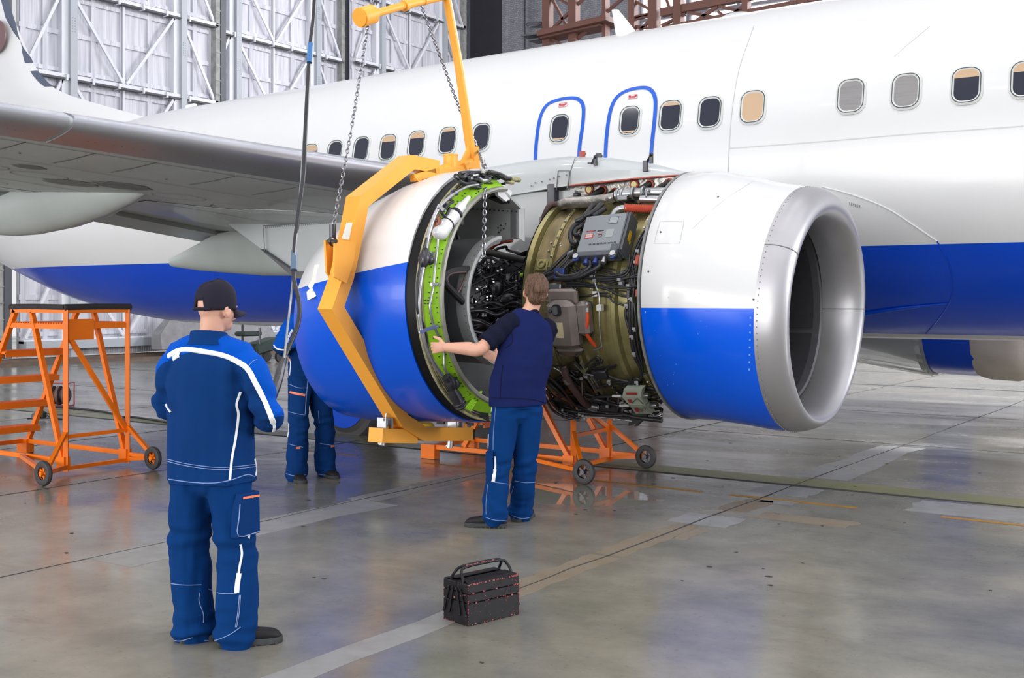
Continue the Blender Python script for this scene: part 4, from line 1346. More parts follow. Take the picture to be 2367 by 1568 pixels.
mb.plate([(-5.6, EY - .26, 2.69), (-5.6, EY - .26, 2.30), (-6.6, EY - .26, 2.0), (-7.8, EY - .26, 1.95), (-9.2, EY - .24, 1.92), (-10.45, EY - .2, 2.58), (-8.5, EY - .26, 2.75), (-7.4, EY - .28, 2.7)], (0, .5, 0))
mb.build('pylon_strut', m_pyl, pylon)
mb = MB(); mb.plate([(-8.3, EY - .28, 1.86), (-9.2, EY - .3, 1.9), (-9.75, EY - .3, 2.24), (-9.2, EY - .3, 1.97), (-8.3, EY - .28, 2.0)], (0, .6, 0)); mb.build('pylon_heat_shield', m_heat, pylon)
mb = MB()
for px in ([(608, 522), (612, 580)], [(608, 522), (760, 512)],):
    q_ = [at_y(x, y, EY - .27) for x, y in px]; mb.strip(q_, [V((0, -1, 0))] * 2, .012)
for i in range(34):
    mb.box(at_y(614 + i * 4.4, 526 - i * .3, EY - .265), (.008, .006, .008))
mb.build('pylon_panel_line', m_rivet, pylon)
mb = MB()
P9 = lambda x, y: at_y(x, y, EY - .345)
mb.path_beam([P9(1286, 440), P9(1290, 395), P9(1316, 395), P9(1314, 430)], .006, .006, (0, 1, 0))
for x, y in ((1292, 408), (1309, 405), (1252, 420), (1237, 423), (1228, 430), (1270, 415), (1280, 412)): mb.box(P9(x, y), (.012, .006, .012))
mb.build('pylon_panel_line', m_rivet, pylon)
b = MB()
q_ = [V((-5.33, EY - .36 + i * .0, 2.69 + 0)) for i in range(2)]
b.strip([V((-5.62, EY - .355, 2.70)), V((-5.60, EY - .33, 2.85)), V((-5.60, EY - .25, 2.98)), V((-5.6, EY - .1, 3.035))], [V((0, -1, .1)), V((0, -1, .3)), V((0, -.6, .8)), V((0, -.1, 1))], .01, .008); b.build('pylon_joint', m_rivet, pylon)
for px, py in ((1364, 388), (1492, 384)):
    b = MB(); p = at_y(px, py, EY - .27); b.box(p, (.05, .02, .10), None, .004); b.tube([p + V((.02, 0, .04)), p + V((.09, -.05, .10))], .012, 8); b.box(p + V((.075, -.03, .06)), (.03, .02, .09)); b.build('cowl_hinge', m_dsteel, pylon)
for px, py, m_ in ((1346, 357, m_redtrim), (1384, 362, m_dsteel)):
    b = MB(); p = at_y(px, py, EY - .05); b.box(p, (.05, .03, .06)); b.disc(p + V((.04, -.02, 0)), (0, -1, 0), .015, .02, 8); b.build('hinge_fitting', m_, pylon)
# silver bulkhead with its grommets
mb = MB(); q_ = [at_y(x, y, EY - .2) for x, y in ((1275, 444), (1300, 436), (1440, 418), (1558, 410), (1540, 446), (1500, 450), (1400, 452), (1330, 458), (1282, 470))]
mb.plate(q_, (0, .06, 0)); blk = mb.build('bay_bulkhead', m_foil, air)
b = MB(); q_ = [V((x, EY - interp([(-7.4, .28), (-5.6, .34), (-4.9, .27), (-4.52, .12)], x) - .004, interp([(-7.4, .0), (-5.6, 2.73), (-4.52, 2.785)], x) - .006)) for x in (-5.6, -5.4, -5.2, -5.0, -4.8, -4.55)]; b.tube(q_, .008, 6, 4); b.build('bulkhead_seal', m_redtrim, pylon)
for px, py, m_ in ((1362, 438, m_goldl), (1466, 427, m_goldl), (1392, 440, m_black), (1420, 446, m_black), (1501, 427, m_black), (1545, 424, m_black), (1490, 440, m_dsteel)):
    b = MB(); p = at_y(px, py, EY - .215); b.torus(p, (0, 1, 0), .038, .009, 18, 6); b.build('grommet', m_redtrim, blk)
    b = MB()
    if m_ is m_black: b.tube([p, p + V((-.06, -.1, -.06)), p + V((-.14, -.16, -.14))], [.034, .028, .02], 12, 4)
    else: b.disc(p, (0, -1, 0), .03, .01, 16)
    b.build('cable_boot', m_, blk)
b = MB(); b.tube([at_y(1292, 477, EY - .42), at_y(1310, 470, EY - .45), at_y(1360, 467, EY - .46), at_y(1400, 461, EY - .46), at_y(1422, 455, EY - .46)], [.05, .056, .055, .05, .045], 14, 5); b.build('foil_wrapped_duct', m_foil, case, 60, 'crinkled silver foil wrapped duct')
b = MB(); b.tube([at_y(1424, 452, EY - .46), at_y(1468, 446, EY - .44), at_y(1545, 443, EY - .40)], [.05, .042, .04], 14, 4)
for x, y in ((1430, 452), (1440, 451), (1465, 447), (1488, 446), (1500, 452)): p = at_y(x, y, EY - .46); b.torus(p, (1, 0, 0), .05, .012, 18, 6)
b.box(at_y(1440, 458, EY - .5), (.1, .06, .05), None, .01); b.tube([at_y(1480, 460, EY - .5), at_y(1530, 462, EY - .45)], .035, 12); b.build('bleed_duct', m_steel, case, 40)
b = MB(); pa, pb = at_y(1446, 481, EY - .55), at_y(1530, 484, EY - .5); N_ = 66
b.tube([pa.lerp(pb, i / N_) for i in range(N_ + 1)], [.036 + .005 * math.cos(i * PI / 2 * 1.0 * 1.0) for i in range(N_ + 1)], 14); b.build('ribbed_hose', m_orange_h, case, 60, 'ribbed orange-red flexible hose')
b = MB(); b.tube([at_y(1416, 500, EY - .6), at_y(1424, 488, EY - .58), at_y(1436, 482, EY - .56), at_y(1450, 481, EY - .55)], .03, 12, 5); b.build('hose_elbow', m_steel, case)
b = MB(); b.tube([at_y(1290, 472, EY - .45), at_y(1272, 474, EY - .5), at_y(1262, 490, EY - .52), at_y(1256, 506, EY - .52)], .026, 12, 6); b.build('loose_hose', m_maroon, case, 60)
b = MB(); b.tube([at_y(1256, 504, EY - .52), at_y(1252, 516, EY - .52)], [.035, .026], 12); b.build('hose_end', m_steel, case)
b = MB(); b.box(at_y(1278, 462, EY - .3), (.09, .08, .3), None, .01); b.build('bay_post', m_dsteel, pylon)
b = MB()
rnd = random.Random(11)
for i in range(14):
    x, y = rnd.uniform(1300, 1510), rnd.uniform(450, 496); a = at_y(x, y, EY - .3)
    b = MB(); b.box(a, (rnd.uniform(.03, .09), .06, rnd.uniform(.03, .07)), None, .008); b.build('bay_valve', m_dsteel, case)
for i in range(12):
    x, y = rnd.uniform(1310, 1500), rnd.uniform(452, 492); pts = [at_y(x + dx, y + rnd.uniform(-8, 8), EY - .36 - rnd.uniform(0, .1)) for dx in (-30, -10, 10, 32)]
    b = MB(); b.tube(pts, rnd.choice((.008, .012, .016)), 8, 6); b.build('bay_tube', rnd.choice((m_cable, m_steel, m_dsteel, m_cable)), case)

# ------------------------------------------------------------------ core engine behind the fan
mb = MB(); mb.rings([xring(x, EY, EZ, r, r, r, 48) for x, r in ((-5.72, .62), (-5.9, .56), (-6.05, .50), (-6.4, .44), (-6.44, .49), (-6.5, .44), (-6.9, .45), (-6.95, .5), (-7.0, .46), (-7.5, .5), (-7.56, .55), (-7.6, .5), (-8.2, .42), (-8.6, .3), (-9.0, .12))], True, True, True)
core = mb.build('engine_core', mat('dark_core_casing', (44, 42, 46), .4, metal=.6, var=.5, vscale=6), air, 30)
K = lambda px, py, r=.6: on_cyl(px, py, r, EY, EZ)
rnd = random.Random(5)
m_pipe = mat('dark_pipe', (58, 56, 60), .3, metal=.7)
for i in range(58):
    x, y = rnd.uniform(1090, 1205), rnd.uniform(600, 800); n_ = rnd.randint(3, 5); r0 = rnd.uniform(.5, .72)
    pts = [K(x, y, r0)]
    for j in range(n_):
        x += rnd.uniform(-28, 34); y += rnd.uniform(-22, 22); x = max(1080, min(1214, x)); pts.append(K(x, y, r0 + rnd.uniform(-.05, .05)))
    b = MB(); b.tube(pts, rnd.choice((.006, .008, .010, .014)), 8, 6); b.build('core_tube', rnd.choice((m_pipe, m_pipe, m_cable, m_dsteel)), core, 60)
for px, w in (([(1080, 740), (1110, 742), (1140, 755), (1170, 758)], .032), ([(1085, 720), (1120, 718), (1150, 728), (1180, 716)], .026), ([(1090, 764), (1120, 770), (1150, 772)], .02), ([(1100, 780), (1130, 790), (1150, 792)], .018), ([(1095, 655), (1102, 640), (1120, 642), (1128, 660), (1118, 680)], .012), ([(1100, 690), (1130, 700), (1140, 680), (1136, 660)], .012)):
    b = MB(); b.tube([K(x, y, .7) for x, y in px], w, 12, 6); b.build('core_pipe', m_pipe, core, 60)
b = MB(); b.tube([K(1120, 582, .8), K(1216, 602, .8)], .032, 12); b.build('core_link_rod', m_black, core)
for i in range(60):
    x, y = rnd.uniform(1092, 1208), rnd.uniform(600, 800); b = MB(); b.box(K(x, y, .62), (rnd.uniform(.02, .08), rnd.uniform(.02, .05), rnd.uniform(.02, .07)), None, .006); b.build('core_fitting', m_dsteel, core)
for i in range(40):
    x, y = rnd.uniform(1092, 1208), rnd.uniform(610, 790); b = MB(); b.box(K(x, y, .68), (.02, .015, .012)); b.build('core_clip', m_steel, core)
b = MB(); b.tube([K(1092, 615, .76), K(1086, 640, .76)], .05, 12); b.ball(K(1150, 668, .7), (.06, .05, .07)); b.ball(K(1176, 690, .7), (.09, .06, .05)); b.box(K(1196, 700, .72), (.12, .05, .04), None, .01); b.build('core_accessory', m_dsteel, core, 40)
b = MB(); b.tube([at_y(1130, 575, 9.0), at_y(1150, 556, 8.95), at_y(1184, 556, 8.95)], [.03, .05, .02], 12, 4); b.build('insulation_patch', m_orange_h, core)
b = MB(); b.box(at_y(1222, 628, 8.7), (.05, .04, .12), None, .01); b.tube([at_y(1205, 636, 8.7), at_y(1220, 634, 8.66)], .018, 10); b.build('lug_bracket', m_green, case)

# ================================================================== thrust reverser half, lifted off the engine
TY, TZ = 7.8, 1.70
rev = thing('reverser_cowl', 'detached half of the engine cowl, white over blue, green inside, hung in the yellow frame', 'engine cowl', (-6.3, TY, .62))
out = [(-5.62, 1.70, 1.06, 1.05, 1.05), (-5.9, 1.695, 1.05, 1.055, 1.055), (-6.2, 1.66, 1.02, 1.03, 1.04), (-6.5, 1.61, .965, .99, 1.0), (-6.75, 1.55, .89, .935, .95), (-6.98, 1.50, .81, .86, .885)]
A0, A1, NA = -.03, PI + .03, 64
arc = lambda x, cz_, rt, r, rb, a0=A0, a1=A1, n=NA, cy=TY: xring(x, cy, cz_, rt, r, rb, n, a0, a1, False)
mb = MB()
inner = [(x, cz_, rt - .03, r - .03, rb - .03) for x, cz_, rt, r, rb in reversed(out)]
mb.rings([arc(*s_) for s_ in out] + [arc(-7.0, 1.498, .795, .845, .87)] + [arc(*s_) for s_ in inner] + [arc(*out[0])], False)
skin = mb.build('outer_skin', m_rev, rev, 40)
mb = MB(); mb.rings([arc(x, TZ, r, r, r) for x, r in ((-5.64, 1.042), (-5.62, 1.036), (-5.535, 1.032), (-5.53, 1.02))], False); mb.build('rim_shade_band', m_rimshade, rev)  # overhang shade of the outer skin, put in as a black band
mb = MB(); mb.rings([arc(x, TZ, r, r, r) for x, r in ((-5.535, 1.03), (-5.512, 1.03), (-5.508, 1.015), (-5.52, 1.01), (-5.502, 1.002), (-5.512, .996), (-5.495, .988), (-5.50, .975))], False); mb.build('torque_ring_flange', m_grime, rev, 20)
mb = MB(); mb.rings([arc(x, TZ, r, r, r, .05, PI - .12) for x, r in ((-5.502, .98), (-5.49, .97), (-5.402, .898))], False); tor = mb.build('torque_ring', m_green, rev, 30, 'yellow-green primed ring wall')
mb = MB(); mb.rings([arc(x, TZ, r, r, r, .02, PI - .1) for x, r in ((-5.404, .902), (-5.385, .895), (-5.378, .88), (-5.388, .863), (-5.45, .86))], False); mb.build('inner_flange', mat('worn_grey_flange', (150, 150, 140), .45, metal=.3, var=.5, vscale=8, col2=(112, 112, 100)), rev, 30)
mb = MB(); mb.rings([arc(x, cz_, r, r, r, .0, PI) for x, cz_, r in ((-5.43, 1.70, .862), (-5.9, 1.68, .86), (-6.4, 1.63, .82), (-6.95, 1.5, .74))], False)
duct = mb.build('duct_wall', m_duct, rev, 40, 'dark grey duct lining')
mb = MB()
ifs = [(-5.42, 1.66, .53), (-5.8, 1.66, .52), (-6.3, 1.64, .5), (-7.0, 1.6, .42)]
mb.rings([arc(x, cz_, r, r, r, .15, PI - .2) for x, cz_, r in ifs] + [arc(x, cz_, r - .04, r - .04, r - .04, .15, PI - .2) for x, cz_, r in reversed(ifs)] + [arc(-5.42, 1.66, .53, .53, .53, .15, PI - .2)], False)
mb.build('inner_barrel', m_duct, rev, 40)
mb = MB(); mb.rings([arc(x, 1.66, r, r, r, .12, PI - .2) for x, r in ((-5.52, .538), (-5.415, .54), (-5.41, .515), (-5.44, .475))], False); ed = mb.build('barrel_edge', m_ductl, rev, 40)
mb = MB()
for i in range(26):
    a = .2 + i * (PI - .5) / 25; p = V((-5.44, TY - .541 * math.sin(a), 1.66 + .541 * math.cos(a))); mb.disc(p, (0, -math.sin(a), math.cos(a)), .006, .003, 6)
mb.build('edge_rivet', m_rivet, ed)
mb = MB()
mb.plate([(-5.42, 8.0, 2.19), (-5.42, 8.0, 2.43), (-5.9, 8.0, 2.55), (-6.9, 8.0, 2.25), (-6.9, 8.0, 2.0), (-5.9, 8.0, 2.13)], (0, .04, 0)); mb.plate([(-5.42, 8.0, 2.19), (-5.42, 8.0, 2.43), (-5.40, 8.05, 2.44), (-5.40, 8.05, 2.16)], (0, .01, 0))
up_ = mb.build('upper_duct_panel', m_ductl, rev, 20)
mb = MB(); mb.box((-5.47, 7.992, 2.31), (.055, .006, .24)); mb.build('panel_edge_strip', m_duct, up_)
mb = MB(); mb.plate([(-5.4, 8.0, 2.43), (-5.42, 7.78, 2.56), (-6.0, 7.78, 2.56), (-6.0, 8.0, 2.46)], (0, 0, .02)); mb.build('upper_duct_shelf', m_ductl, rev)
mb = MB()
for i in range(16): mb.box((-5.44 - i * .045, 7.99, 2.41 - .0 + i * .004), (.01, .008, .01))
for x, z in ((-5.6, 2.3), (-5.57, 2.27), (-5.6, 2.26), (-5.63, 2.28), (-5.62, 2.24), (-5.55, 2.31)): mb.box((x, 7.99, z), (.01, .008, .01))
mb.build('panel_rivet', m_ink, up_)
mb = MB(); mb.plate([(-5.44, 8.0, 1.16), (-5.42, 7.98, .86), (-5.9, 7.98, .80), (-6.8, 7.98, .85), (-6.8, 8.0, 1.2)], (0, .04, 0)); mb.build('lower_duct_panel', m_ductl, rev)
mb = MB(); mb.plate([at_x(1110, 905, -5.45), at_x(1122, 912, -5.45), at_x(1132, 975, -5.5), at_x(1095, 955, -5.5), at_x(1070, 935, -5.5)], (-.25, 0, 0)); bo = mb.build('lower_corner_box', m_black, rev)
mb = MB()
for k in range(4):
    mb.tube([at_x(1075 + k * 4, 944 + k * 2, -5.44), at_x(1092 + k * 4, 924 - k, -5.44), at_x(1104 + k * 3, 908 - k, -5.44)], .008, 6, 5)
mb.build('corner_bead', m_green, bo)
mb = MB(); mb.plate([at_x(x, y, -5.42) for x, y in ((1146, 430), (1166, 428), (1184, 444), (1180, 460), (1170, 466), (1152, 452))], (-.03, 0, 0)); mb.build('white_gusset', m_white, rev)
mb = MB(); mb.plate([at_x(x, y, -5.46) for x, y in ((1158, 452), (1200, 478), (1184, 472), (1150, 458))], (-.1, 0, 0)); mb.build('upper_corner_seal', m_dark, rev)
mb = MB(); mb.tube([at_x(x, y, -5.46) for x, y in ((1082, 622), (1046, 626), (1026, 638), (1030, 656), (1048, 676), (1072, 700))], .028, 10, 5); mb.build('rubber_door_seal', m_black, rev)
mb = MB(); mb.tube([at_x(x, y, -5.44) for x, y in ((1078, 628), (1046, 632), (1034, 642), (1036, 654))], .008, 8, 5); mb.tube([at_x(1078, 630, -5.46), at_x(1066, 664, -5.46), at_x(1054, 684, -5.46)], .008, 8, 3); mb.build('door_frame_tube', m_maroon, rev)

G = lambda px, py, x=-5.425: at_x(px, py, x)
mb = MB()   # rivet holes of the green wall
for i in range(60):
    a = .3 + i * (PI - .7) / 59
    for r, x in ((.952, -5.468), (.915, -5.423)):
        if i % 3 != 2: mb.box((x + .005, TY - r * math.sin(a), TZ + r * math.cos(a)), (.008, .008, .008))
for px, py in ((982, 695), (989, 695), (996, 695), (982, 702), (989, 702), (996, 702), (1008, 535), (1014, 532), (1006, 542), (1012, 540)): mb.box(G(px, py, -5.445), (.012, .01, .01))
mb.build('rivet_hole', m_ink, tor)


def rod(nm, px, r, m_=m_steel, k=5, x=-5.425):
    b = MB(); b.tube([G(a, c, x) for a, c in px], r, 10, k); return b.build(nm, m_, rev, 50)


rod('sync_rod', [(1105, 427), (1080, 432), (1050, 448), (1022, 472), (1012, 486)], .012)
rod('sync_rod', [(1012, 484), (1002, 505), (990, 545), (984, 588)], .016)
rod('sync_rod', [(980, 612), (974, 640), (969, 680), (968, 720), (974, 765)], .016)
rod('sync_rod', [(976, 765), (983, 798), (1000, 835), (1022, 868)], .016)
rod('lock_tube', [(1013, 548), (1010, 580), (1006, 610)], .010)
rod('lock_tube', [(1006, 610), (1002, 660), (996, 690), (994, 712), (1002, 752), (1018, 786), (1026, 815), (1028, 852), (1036, 864)], .010, k=3)
rod('hose_line', [(966, 640), (963, 690), (966, 722), (978, 750), (986, 780), (988, 800), (992, 822)], .010, m_cable)
rod('hose_line', [(1040, 480), (1030, 500), (1022, 490), (1036, 474), (1048, 466)], .012, m_cable)
rod('hose_line', [(986, 550), (978, 580), (972, 610), (966, 640)], .009, m_cable)
b = MB(); b.tube([G(1019, 540), G(1036, 514), G(1050, 498)], .055, 14); b.tube([G(1050, 498), G(1068, 476)], .040, 14); b.tube([G(1068, 476), G(1084, 456)], [.03, .018], 10); b.ball(G(1018, 538), (.06, .075, .06)); b.ball(G(1028, 528), (.05, .05, .05)); b.tube([G(1012, 542), G(1018, 548)], .03, 10); act = b.build('locking_actuator', m_white, rev, 40, 'white painted actuator')
b = MB(); b.torus(G(1054, 494), G(1068, 476) - G(1050, 498), .045, .014, 18, 8); b.box(G(1062, 508, -5.42), (.05, .06, .10), None, .01); b.torus(G(1034, 517), G(1068, 476) - G(1050, 498), .055, .006, 18, 6); b.build('actuator_band', m_dsteel, act)
b = MB(); b.box(G(1009, 512, -5.44), (.03, .075, .06), M.Rotation(.5, 3, 'X'), .005); b.build('rust_red_tag', mat('rust_red_tag', (150, 86, 66), .6), act)


def lettering(name, body, size, mtx, m_, parent, sx=1.0):
    """Real letters as a thin mesh."""
    t = bpy.data.curves.new(name, 'FONT'); t.body = body; t.size = size; t.extrude = .0008; t.align_x = 'CENTER'; t.align_y = 'CENTER'
    o = bpy.data.objects.new(name, t); COL.objects.link(o)
    me = bpy.data.meshes.new_from_object(o.evaluated_get(bpy.context.evaluated_depsgraph_get()))
    bpy.data.objects.remove(o); me.transform(mtx @ M.Diagonal((sx, 1, 1, 1))); me.materials.append(m_)
    return link(name, me, parent)


lettering('tag_letter', 'N', .05, M.Translation(G(1009, 512, -5.422)) @ M.Rotation(.5, 4, 'X') @ M(((0, 0, 1, 0), (1, 0, 0, 0), (0, 1, 0, 0), (0, 0, 0, 1))), m_ink, act)
b = MB()
for c in ((981, 598), (1041, 886)):
    p = G(*c, -5.43); dr = V((0, .25, 1)) if c[1] < 700 else V((0, -.55, 1))
    dr.normalize(); b.tube([p - dr * .07, p - dr * .045, p, p + dr * .05, p + dr * .08], [.022, .036, .05, .034, .022], 14, 2); b.ball(p + V((.02, .04, -.01)), (.035, .04, .04)); b.box(p + V((0, .05, .03)), (.03, .05, .03), None, .006)
b.tube([G(1030, 872), G(1036, 880)], .03, 12)
b.build('drive_gearbox', m_dsteel, rev, 40)
b = MB(); b.tube([G(1044, 900), G(1052, 915), G(1066, 940)], [.034, .05, .045], 12); b.torus(G(1060, 929), G(1066, 940) - G(1052, 915), .046, .008, 16, 6); b.torus(G(1064, 936), G(1066, 940) - G(1052, 915), .046, .008, 16, 6); b.build('drive_motor', m_dsteel, rev, 40)
for quad in (((965, 764), (1008, 750), (1012, 757), (968, 772)), ((994, 654), (1010, 654), (1010, 660), (994, 660)), ((1012, 472), (1024, 482), (1021, 490), (1009, 480))):
    b = MB(); b.plate([G(x, y, -5.42) for x, y in quad], (.015, 0, 0))
    for q in quad[:2]: b.box(G(q[0] + 5, q[1] + 5, -5.40), (.01, .012, .012))
    b.build('rod_bracket', m_steel, rev)
b = MB(); b.plate([G(x, y, -5.46) for x, y in ((978, 574), (1004, 584), (1000, 604), (974, 590))], (.005, 0, 0)); b.build('data_plate', m_ductl, rev)
rnd = random.Random(21)
for i in range(16):    # latch levers and lines over the top of the ring
    x0_, y0_ = rnd.uniform(1070, 1165), rnd.uniform(402, 432)
    b = MB(); b.tube([G(x0_ + dx, y0_ + rnd.uniform(-6, 6) + dx * .1, -5.43 - rnd.uniform(0, .08)) for dx in (-22, -6, 10, 26)], rnd.choice((.008, .012, .018)), 8, 4); b.build('latch_tube', rnd.choice((m_cable, m_dsteel, m_steel, m_black)), rev, 50)
for px in ([(1150, 404), (1166, 412), (1178, 414)], [(1130, 398), (1150, 402), (1164, 408)]):
    b = MB(); b.tube([G(x, y, -5.42) for x, y in px], .02, 10, 4); b.build('latch_tube', m_black, rev)
b = MB(); b.tube([G(1180, 414), G(1200, 416)], .022, 10); b.tube([G(1170, 420), G(1186, 422)], .018, 10); b.build('connector_cap', m_grime, rev)
b = MB()
for i in range(26):
    x0_, y0_ = rnd.uniform(1020, 1160), 0
    y0_ = 425 - 18 * math.sin((x0_ - 1020) / 140 * 2.2) + (60 * max(0, (1070 - x0_) / 50)) + rnd.uniform(-6, 10)
    b = MB(); b.box(G(x0_, y0_, -5.45), (rnd.uniform(.02, .04), rnd.uniform(.02, .06), rnd.uniform(.015, .05)), None, .005); b.build('latch_fitting', m_dsteel, rev)
b = MB(); b.tube([at_x(1054, 520, -5.5), at_x(1056, 545, -5.6), at_x(1062, 552, -5.6)], .010, 8); b.box(at_x(1059, 550, -5.6), (.02, .02, .03)); b.build('hold_open_link', m_black, rev)
# outside: strap of tape, latches along the lower edge
b = MB()
pts = [(736, 612), (728, 650), (717, 668), (722, 690)]
def skin_pt(px, py, lift=.006):
    d = ray(px, py); t = 8.0
    while t < 11.5:
        p = EYE + d * t; x = max(-6.98, min(-5.62, p.x))
        tab = sorted(out)
        cz_ = interp([(a[0], a[1]) for a in tab], x); rt = interp([(a[0], a[2] if p.z > interp([(a[0], a[1]) for a in tab], x) else a[4]) for a in tab], x); r = interp([(a[0], a[3]) for a in tab], x)
        if ((p.y - TY) / r) ** 2 + ((p.z - cz_) / rt) ** 2 < 1: break
        t += .005
    n = V((0, p.y - TY, p.z - cz_)).normalized()
    return p + n * lift, n
q = [skin_pt(*p) for p in pts]
b.strip([p for p, n in q[:3]], [n for p, n in q[:3]], .07); b.strip([q[2][0], q[3][0] + V((.03, -.03, 0))], [q[2][1], (q[2][1] + V((.5, 0, 0))).normalized()], .08); b.build('masking_tape', m_tape, rev)
b = MB()
for px, py in ((955, 976), (1018, 976), (1060, 977), (1085, 980)):
    p, n = skin_pt(px, py); b.box(p, (.09, .02, .03))
b.build('latch_slot', m_ink, rev)
b = MB(); p = at_x(946, 408, -6.0)
p = at_d(985, 420, 9.75); b.plate([at_d(x, y, 9.75) for x, y in ((970, 412), (992, 413), (998, 424), (990, 427))], (0.02, .02, 0)); b.build('hoist_lug', m_ductl, rev)

# ================================================================== the yellow lifting frame
SX = -6.16
S = lambda px, py, x=SX: at_x(px, py, x)
fr = thing('lifting_frame', 'yellow C-shaped lifting frame clamped around the detached cowl half', 'lifting frame', S(930, 1000))
b = MB(); b.path_beam([S(1000, 388), S(940, 376), S(826, 466), S(814, 530), S(790, 640), S(765, 712), S(921, 972), S(968, 1003), S(1078, 1003)], .115, .15, (1, 0, 0)); cb = b.build('frame_beam', m_yellow, fr, 20)
b = MB(); b.path_beam([S(868, 1006, SX - .02), S(950, 1008, SX - .02)], .115, .15, (1, 0, 0)); b.build('foot_beam', m_yellow, fr)
b = MB(); e0, e1 = S(1078, 1003), S(1086, 1004); b.path_beam([e0, e1], .09, .12, (1, 0, 0)); b.build('beam_end_cap', m_dark, fr)
b = MB(); b.tube([S(1097, 374), S(1050, 385), S(985, 402)], .042, 18); b.build('swivel_tube', m_yellow, fr, 40)
b = MB(); b.tube([S(1024, -30), S(1034, 0), S(1062, 160), S(1084, 320), S(1092, 366)], [.036, .037, .040, .044, .046], 12, 0); b.path_beam([S(1092, 340), S(1094, 383), S(1076, 387)], .085, .09, (1, 0, 0)); b.plate([S(1082, 335), S(1084, 372), S(1062, 377)], (.02, 0, 0)); b.build('frame_post', m_yellow, fr, 30)
b = MB(); b.tube([S(1042, 392), S(1042, 358)], .064, 24); b.tube([S(1042, 360), S(1042, 357)], .067, 24); b.build('swivel_collar', m_yellow, fr, 40)
b = MB(); b.tube([S(1026, -8), S(930, 14), S(850, 36)], .032, 18); b.tube([S(941, 11), S(933, 14)], .046, 18); b.tube([S(985, 0), S(978, 2)], .04, 18); b.build('frame_jib', m_yellow, fr, 40)
b = MB(); b.tube([S(860, 33), S(832, 41)], .078, 28); b.tube([S(863, 32), S(860, 33)], .066, 28); b.tube([S(832, 41), S(830, 41.6)], .07, 28); b.build('counterweight', m_yellow, fr, 40)
b = MB(); b.path_beam([S(1073, 390, SX + .05), S(1003, 398, SX + .05), S(953, 412, SX + .05)], .06, .05, (1, 0, 0)); b.plate([S(952, 405, SX + .05), S(968, 404, SX + .05), S(970, 424, SX + .05), S(955, 416, SX + .05)], (.03, 0, 0)); b.plate([S(1068, 378, SX + .06), S(1082, 378, SX + .06), S(1076, 398, SX + .06)], (.03, 0, 0)); b.build('hook_arm', m_yellow, fr)
b = MB(); b.plate([S(771, 553, SX + .09), S(818, 560, SX + .09), S(815, 600, SX + .09), S(797, 655, SX + .09), S(768, 640, SX + .09)], (.02, 0, 0)); b.build('pick_up_plate', m_yellow, fr)
b = MB(); b.plate([S(748, 556, SX - .13), S(790, 562, SX - .13), S(790, 645, SX - .13), S(760, 642, SX - .13), S(752, 630, SX - .13)], (.02, 0, 0)); b.build('pick_up_plate', m_yellow, fr)
b = MB(); b.tube([S(776, 558, SX + .13), S(757, 559, SX - .2)], .016, 10); b.build('shackle_pin', m_dsteel, fr)
b = MB(); b.plate([S(801, 515, SX + .078), S(814, 515, SX + .078), S(806, 555, SX + .078), S(790, 552, SX + .078)], (.004, 0, 0)); b.build('tape_label', m_tape, fr)
for px, py in ((888, 985), (1071, 980)):
    b = MB(); b.tube([S(px, py + 14), S(px, py)], .035, 14); b.build('pin_socket', m_yellow, fr)
for px, y0, y1 in ((884, 1018, 1030), (1041, 1014, 1036)):
    b = MB(); b.tube([S(px + 1, y0 - 6, SX + .02), S(px - 2, y1, SX + .02)], .028, 12); b.tube([S(px - 9, y1 - 5), S(px + 8, y1 - 6)], .007, 8); b.build('clamp_screw', m_steel, fr)
for px, py in ((889, 974), (1052, 974)):
    b = MB(); b.box(S(px - 6, py + 4), (.10, .016, .09), None, .003); b.box(S(px + 8, py + 4), (.10, .016, .09), None, .003); b.box(S(px, py - 5), (.06, .10, .02)); b.tube([S(px + 2, py - 4), S(px + 4, py - 18)], .008, 8); b.build('clamp_clevis', m_steel, fr)


def chain(nm, pts, label, pitch=.031, r=.0044, cat='chain', group=None, slack=0.0, w2=False):
    pts = [V(p) for p in pts]; b = MB()
    for a, c in zip(pts, pts[1:]):
        L = (c - a).length; n_ = max(1, int(L / pitch)); d = (c - a).normalized(); u = d.orthogonal().normalized(); w = d.cross(u)
        for i in range(n_):
            o = a + (c - a) * ((i + .5) / n_); s_ = u if i % 2 else w
            hl, hw = pitch * .74, .0115
            loop = []
            for k in range(12):
                t = 2 * PI * k / 12; x, y = math.cos(t), math.sin(t)
                loop.append(o + d * (hl * (abs(x) ** .8) * (1 if x > 0 else -1)) + s_ * (hw * y))
            loop.append(loop[0]); loop.append(loop[1])
            b.tube(loop[:13], r, 5, 0, False)
    return b.build(nm, m_chain, None, 60)


hook = at_x(898, -227, SX)
o = chain('chain', [at_x(770, 528, SX - .03), at_x(812, 300, SX), hook - V((0, .03, .1))], '')
tag(o, 'long single steel chain running down to the yellow pick-up plate', 'chain', 'hoist chains')
o2 = MB(); p = at_x(769, 534, SX - .03); o2.tube([p - V((0, 0, .05)), p + V((0, 0, .05))], .026, 12); o2.torus(p - V((0, 0, .08)), (1, 0, 0), .035, .009, 16, 8); o2.build('chain_coupling', m_dsteel, o)
o = chain('chain', [at_x(1127, 420, -5.6), at_x(1103, 338, -6.2), at_x(1066, 262, -6.36), hook + V((-.03, .03, -.1))], '')
tag(o, 'steel chain passing behind the yellow post to the top of the cowl half', 'chain', 'hoist chains')
o = chain('chain', [at_x(1120, 372, -5.58), at_x(1127, 425, -5.58), at_x(1121, 440, -5.36), at_x(1118, 590, -5.36)], '')
tag(o, 'loose chain tail dangling inside the open green ring', 'chain', 'hoist chains')
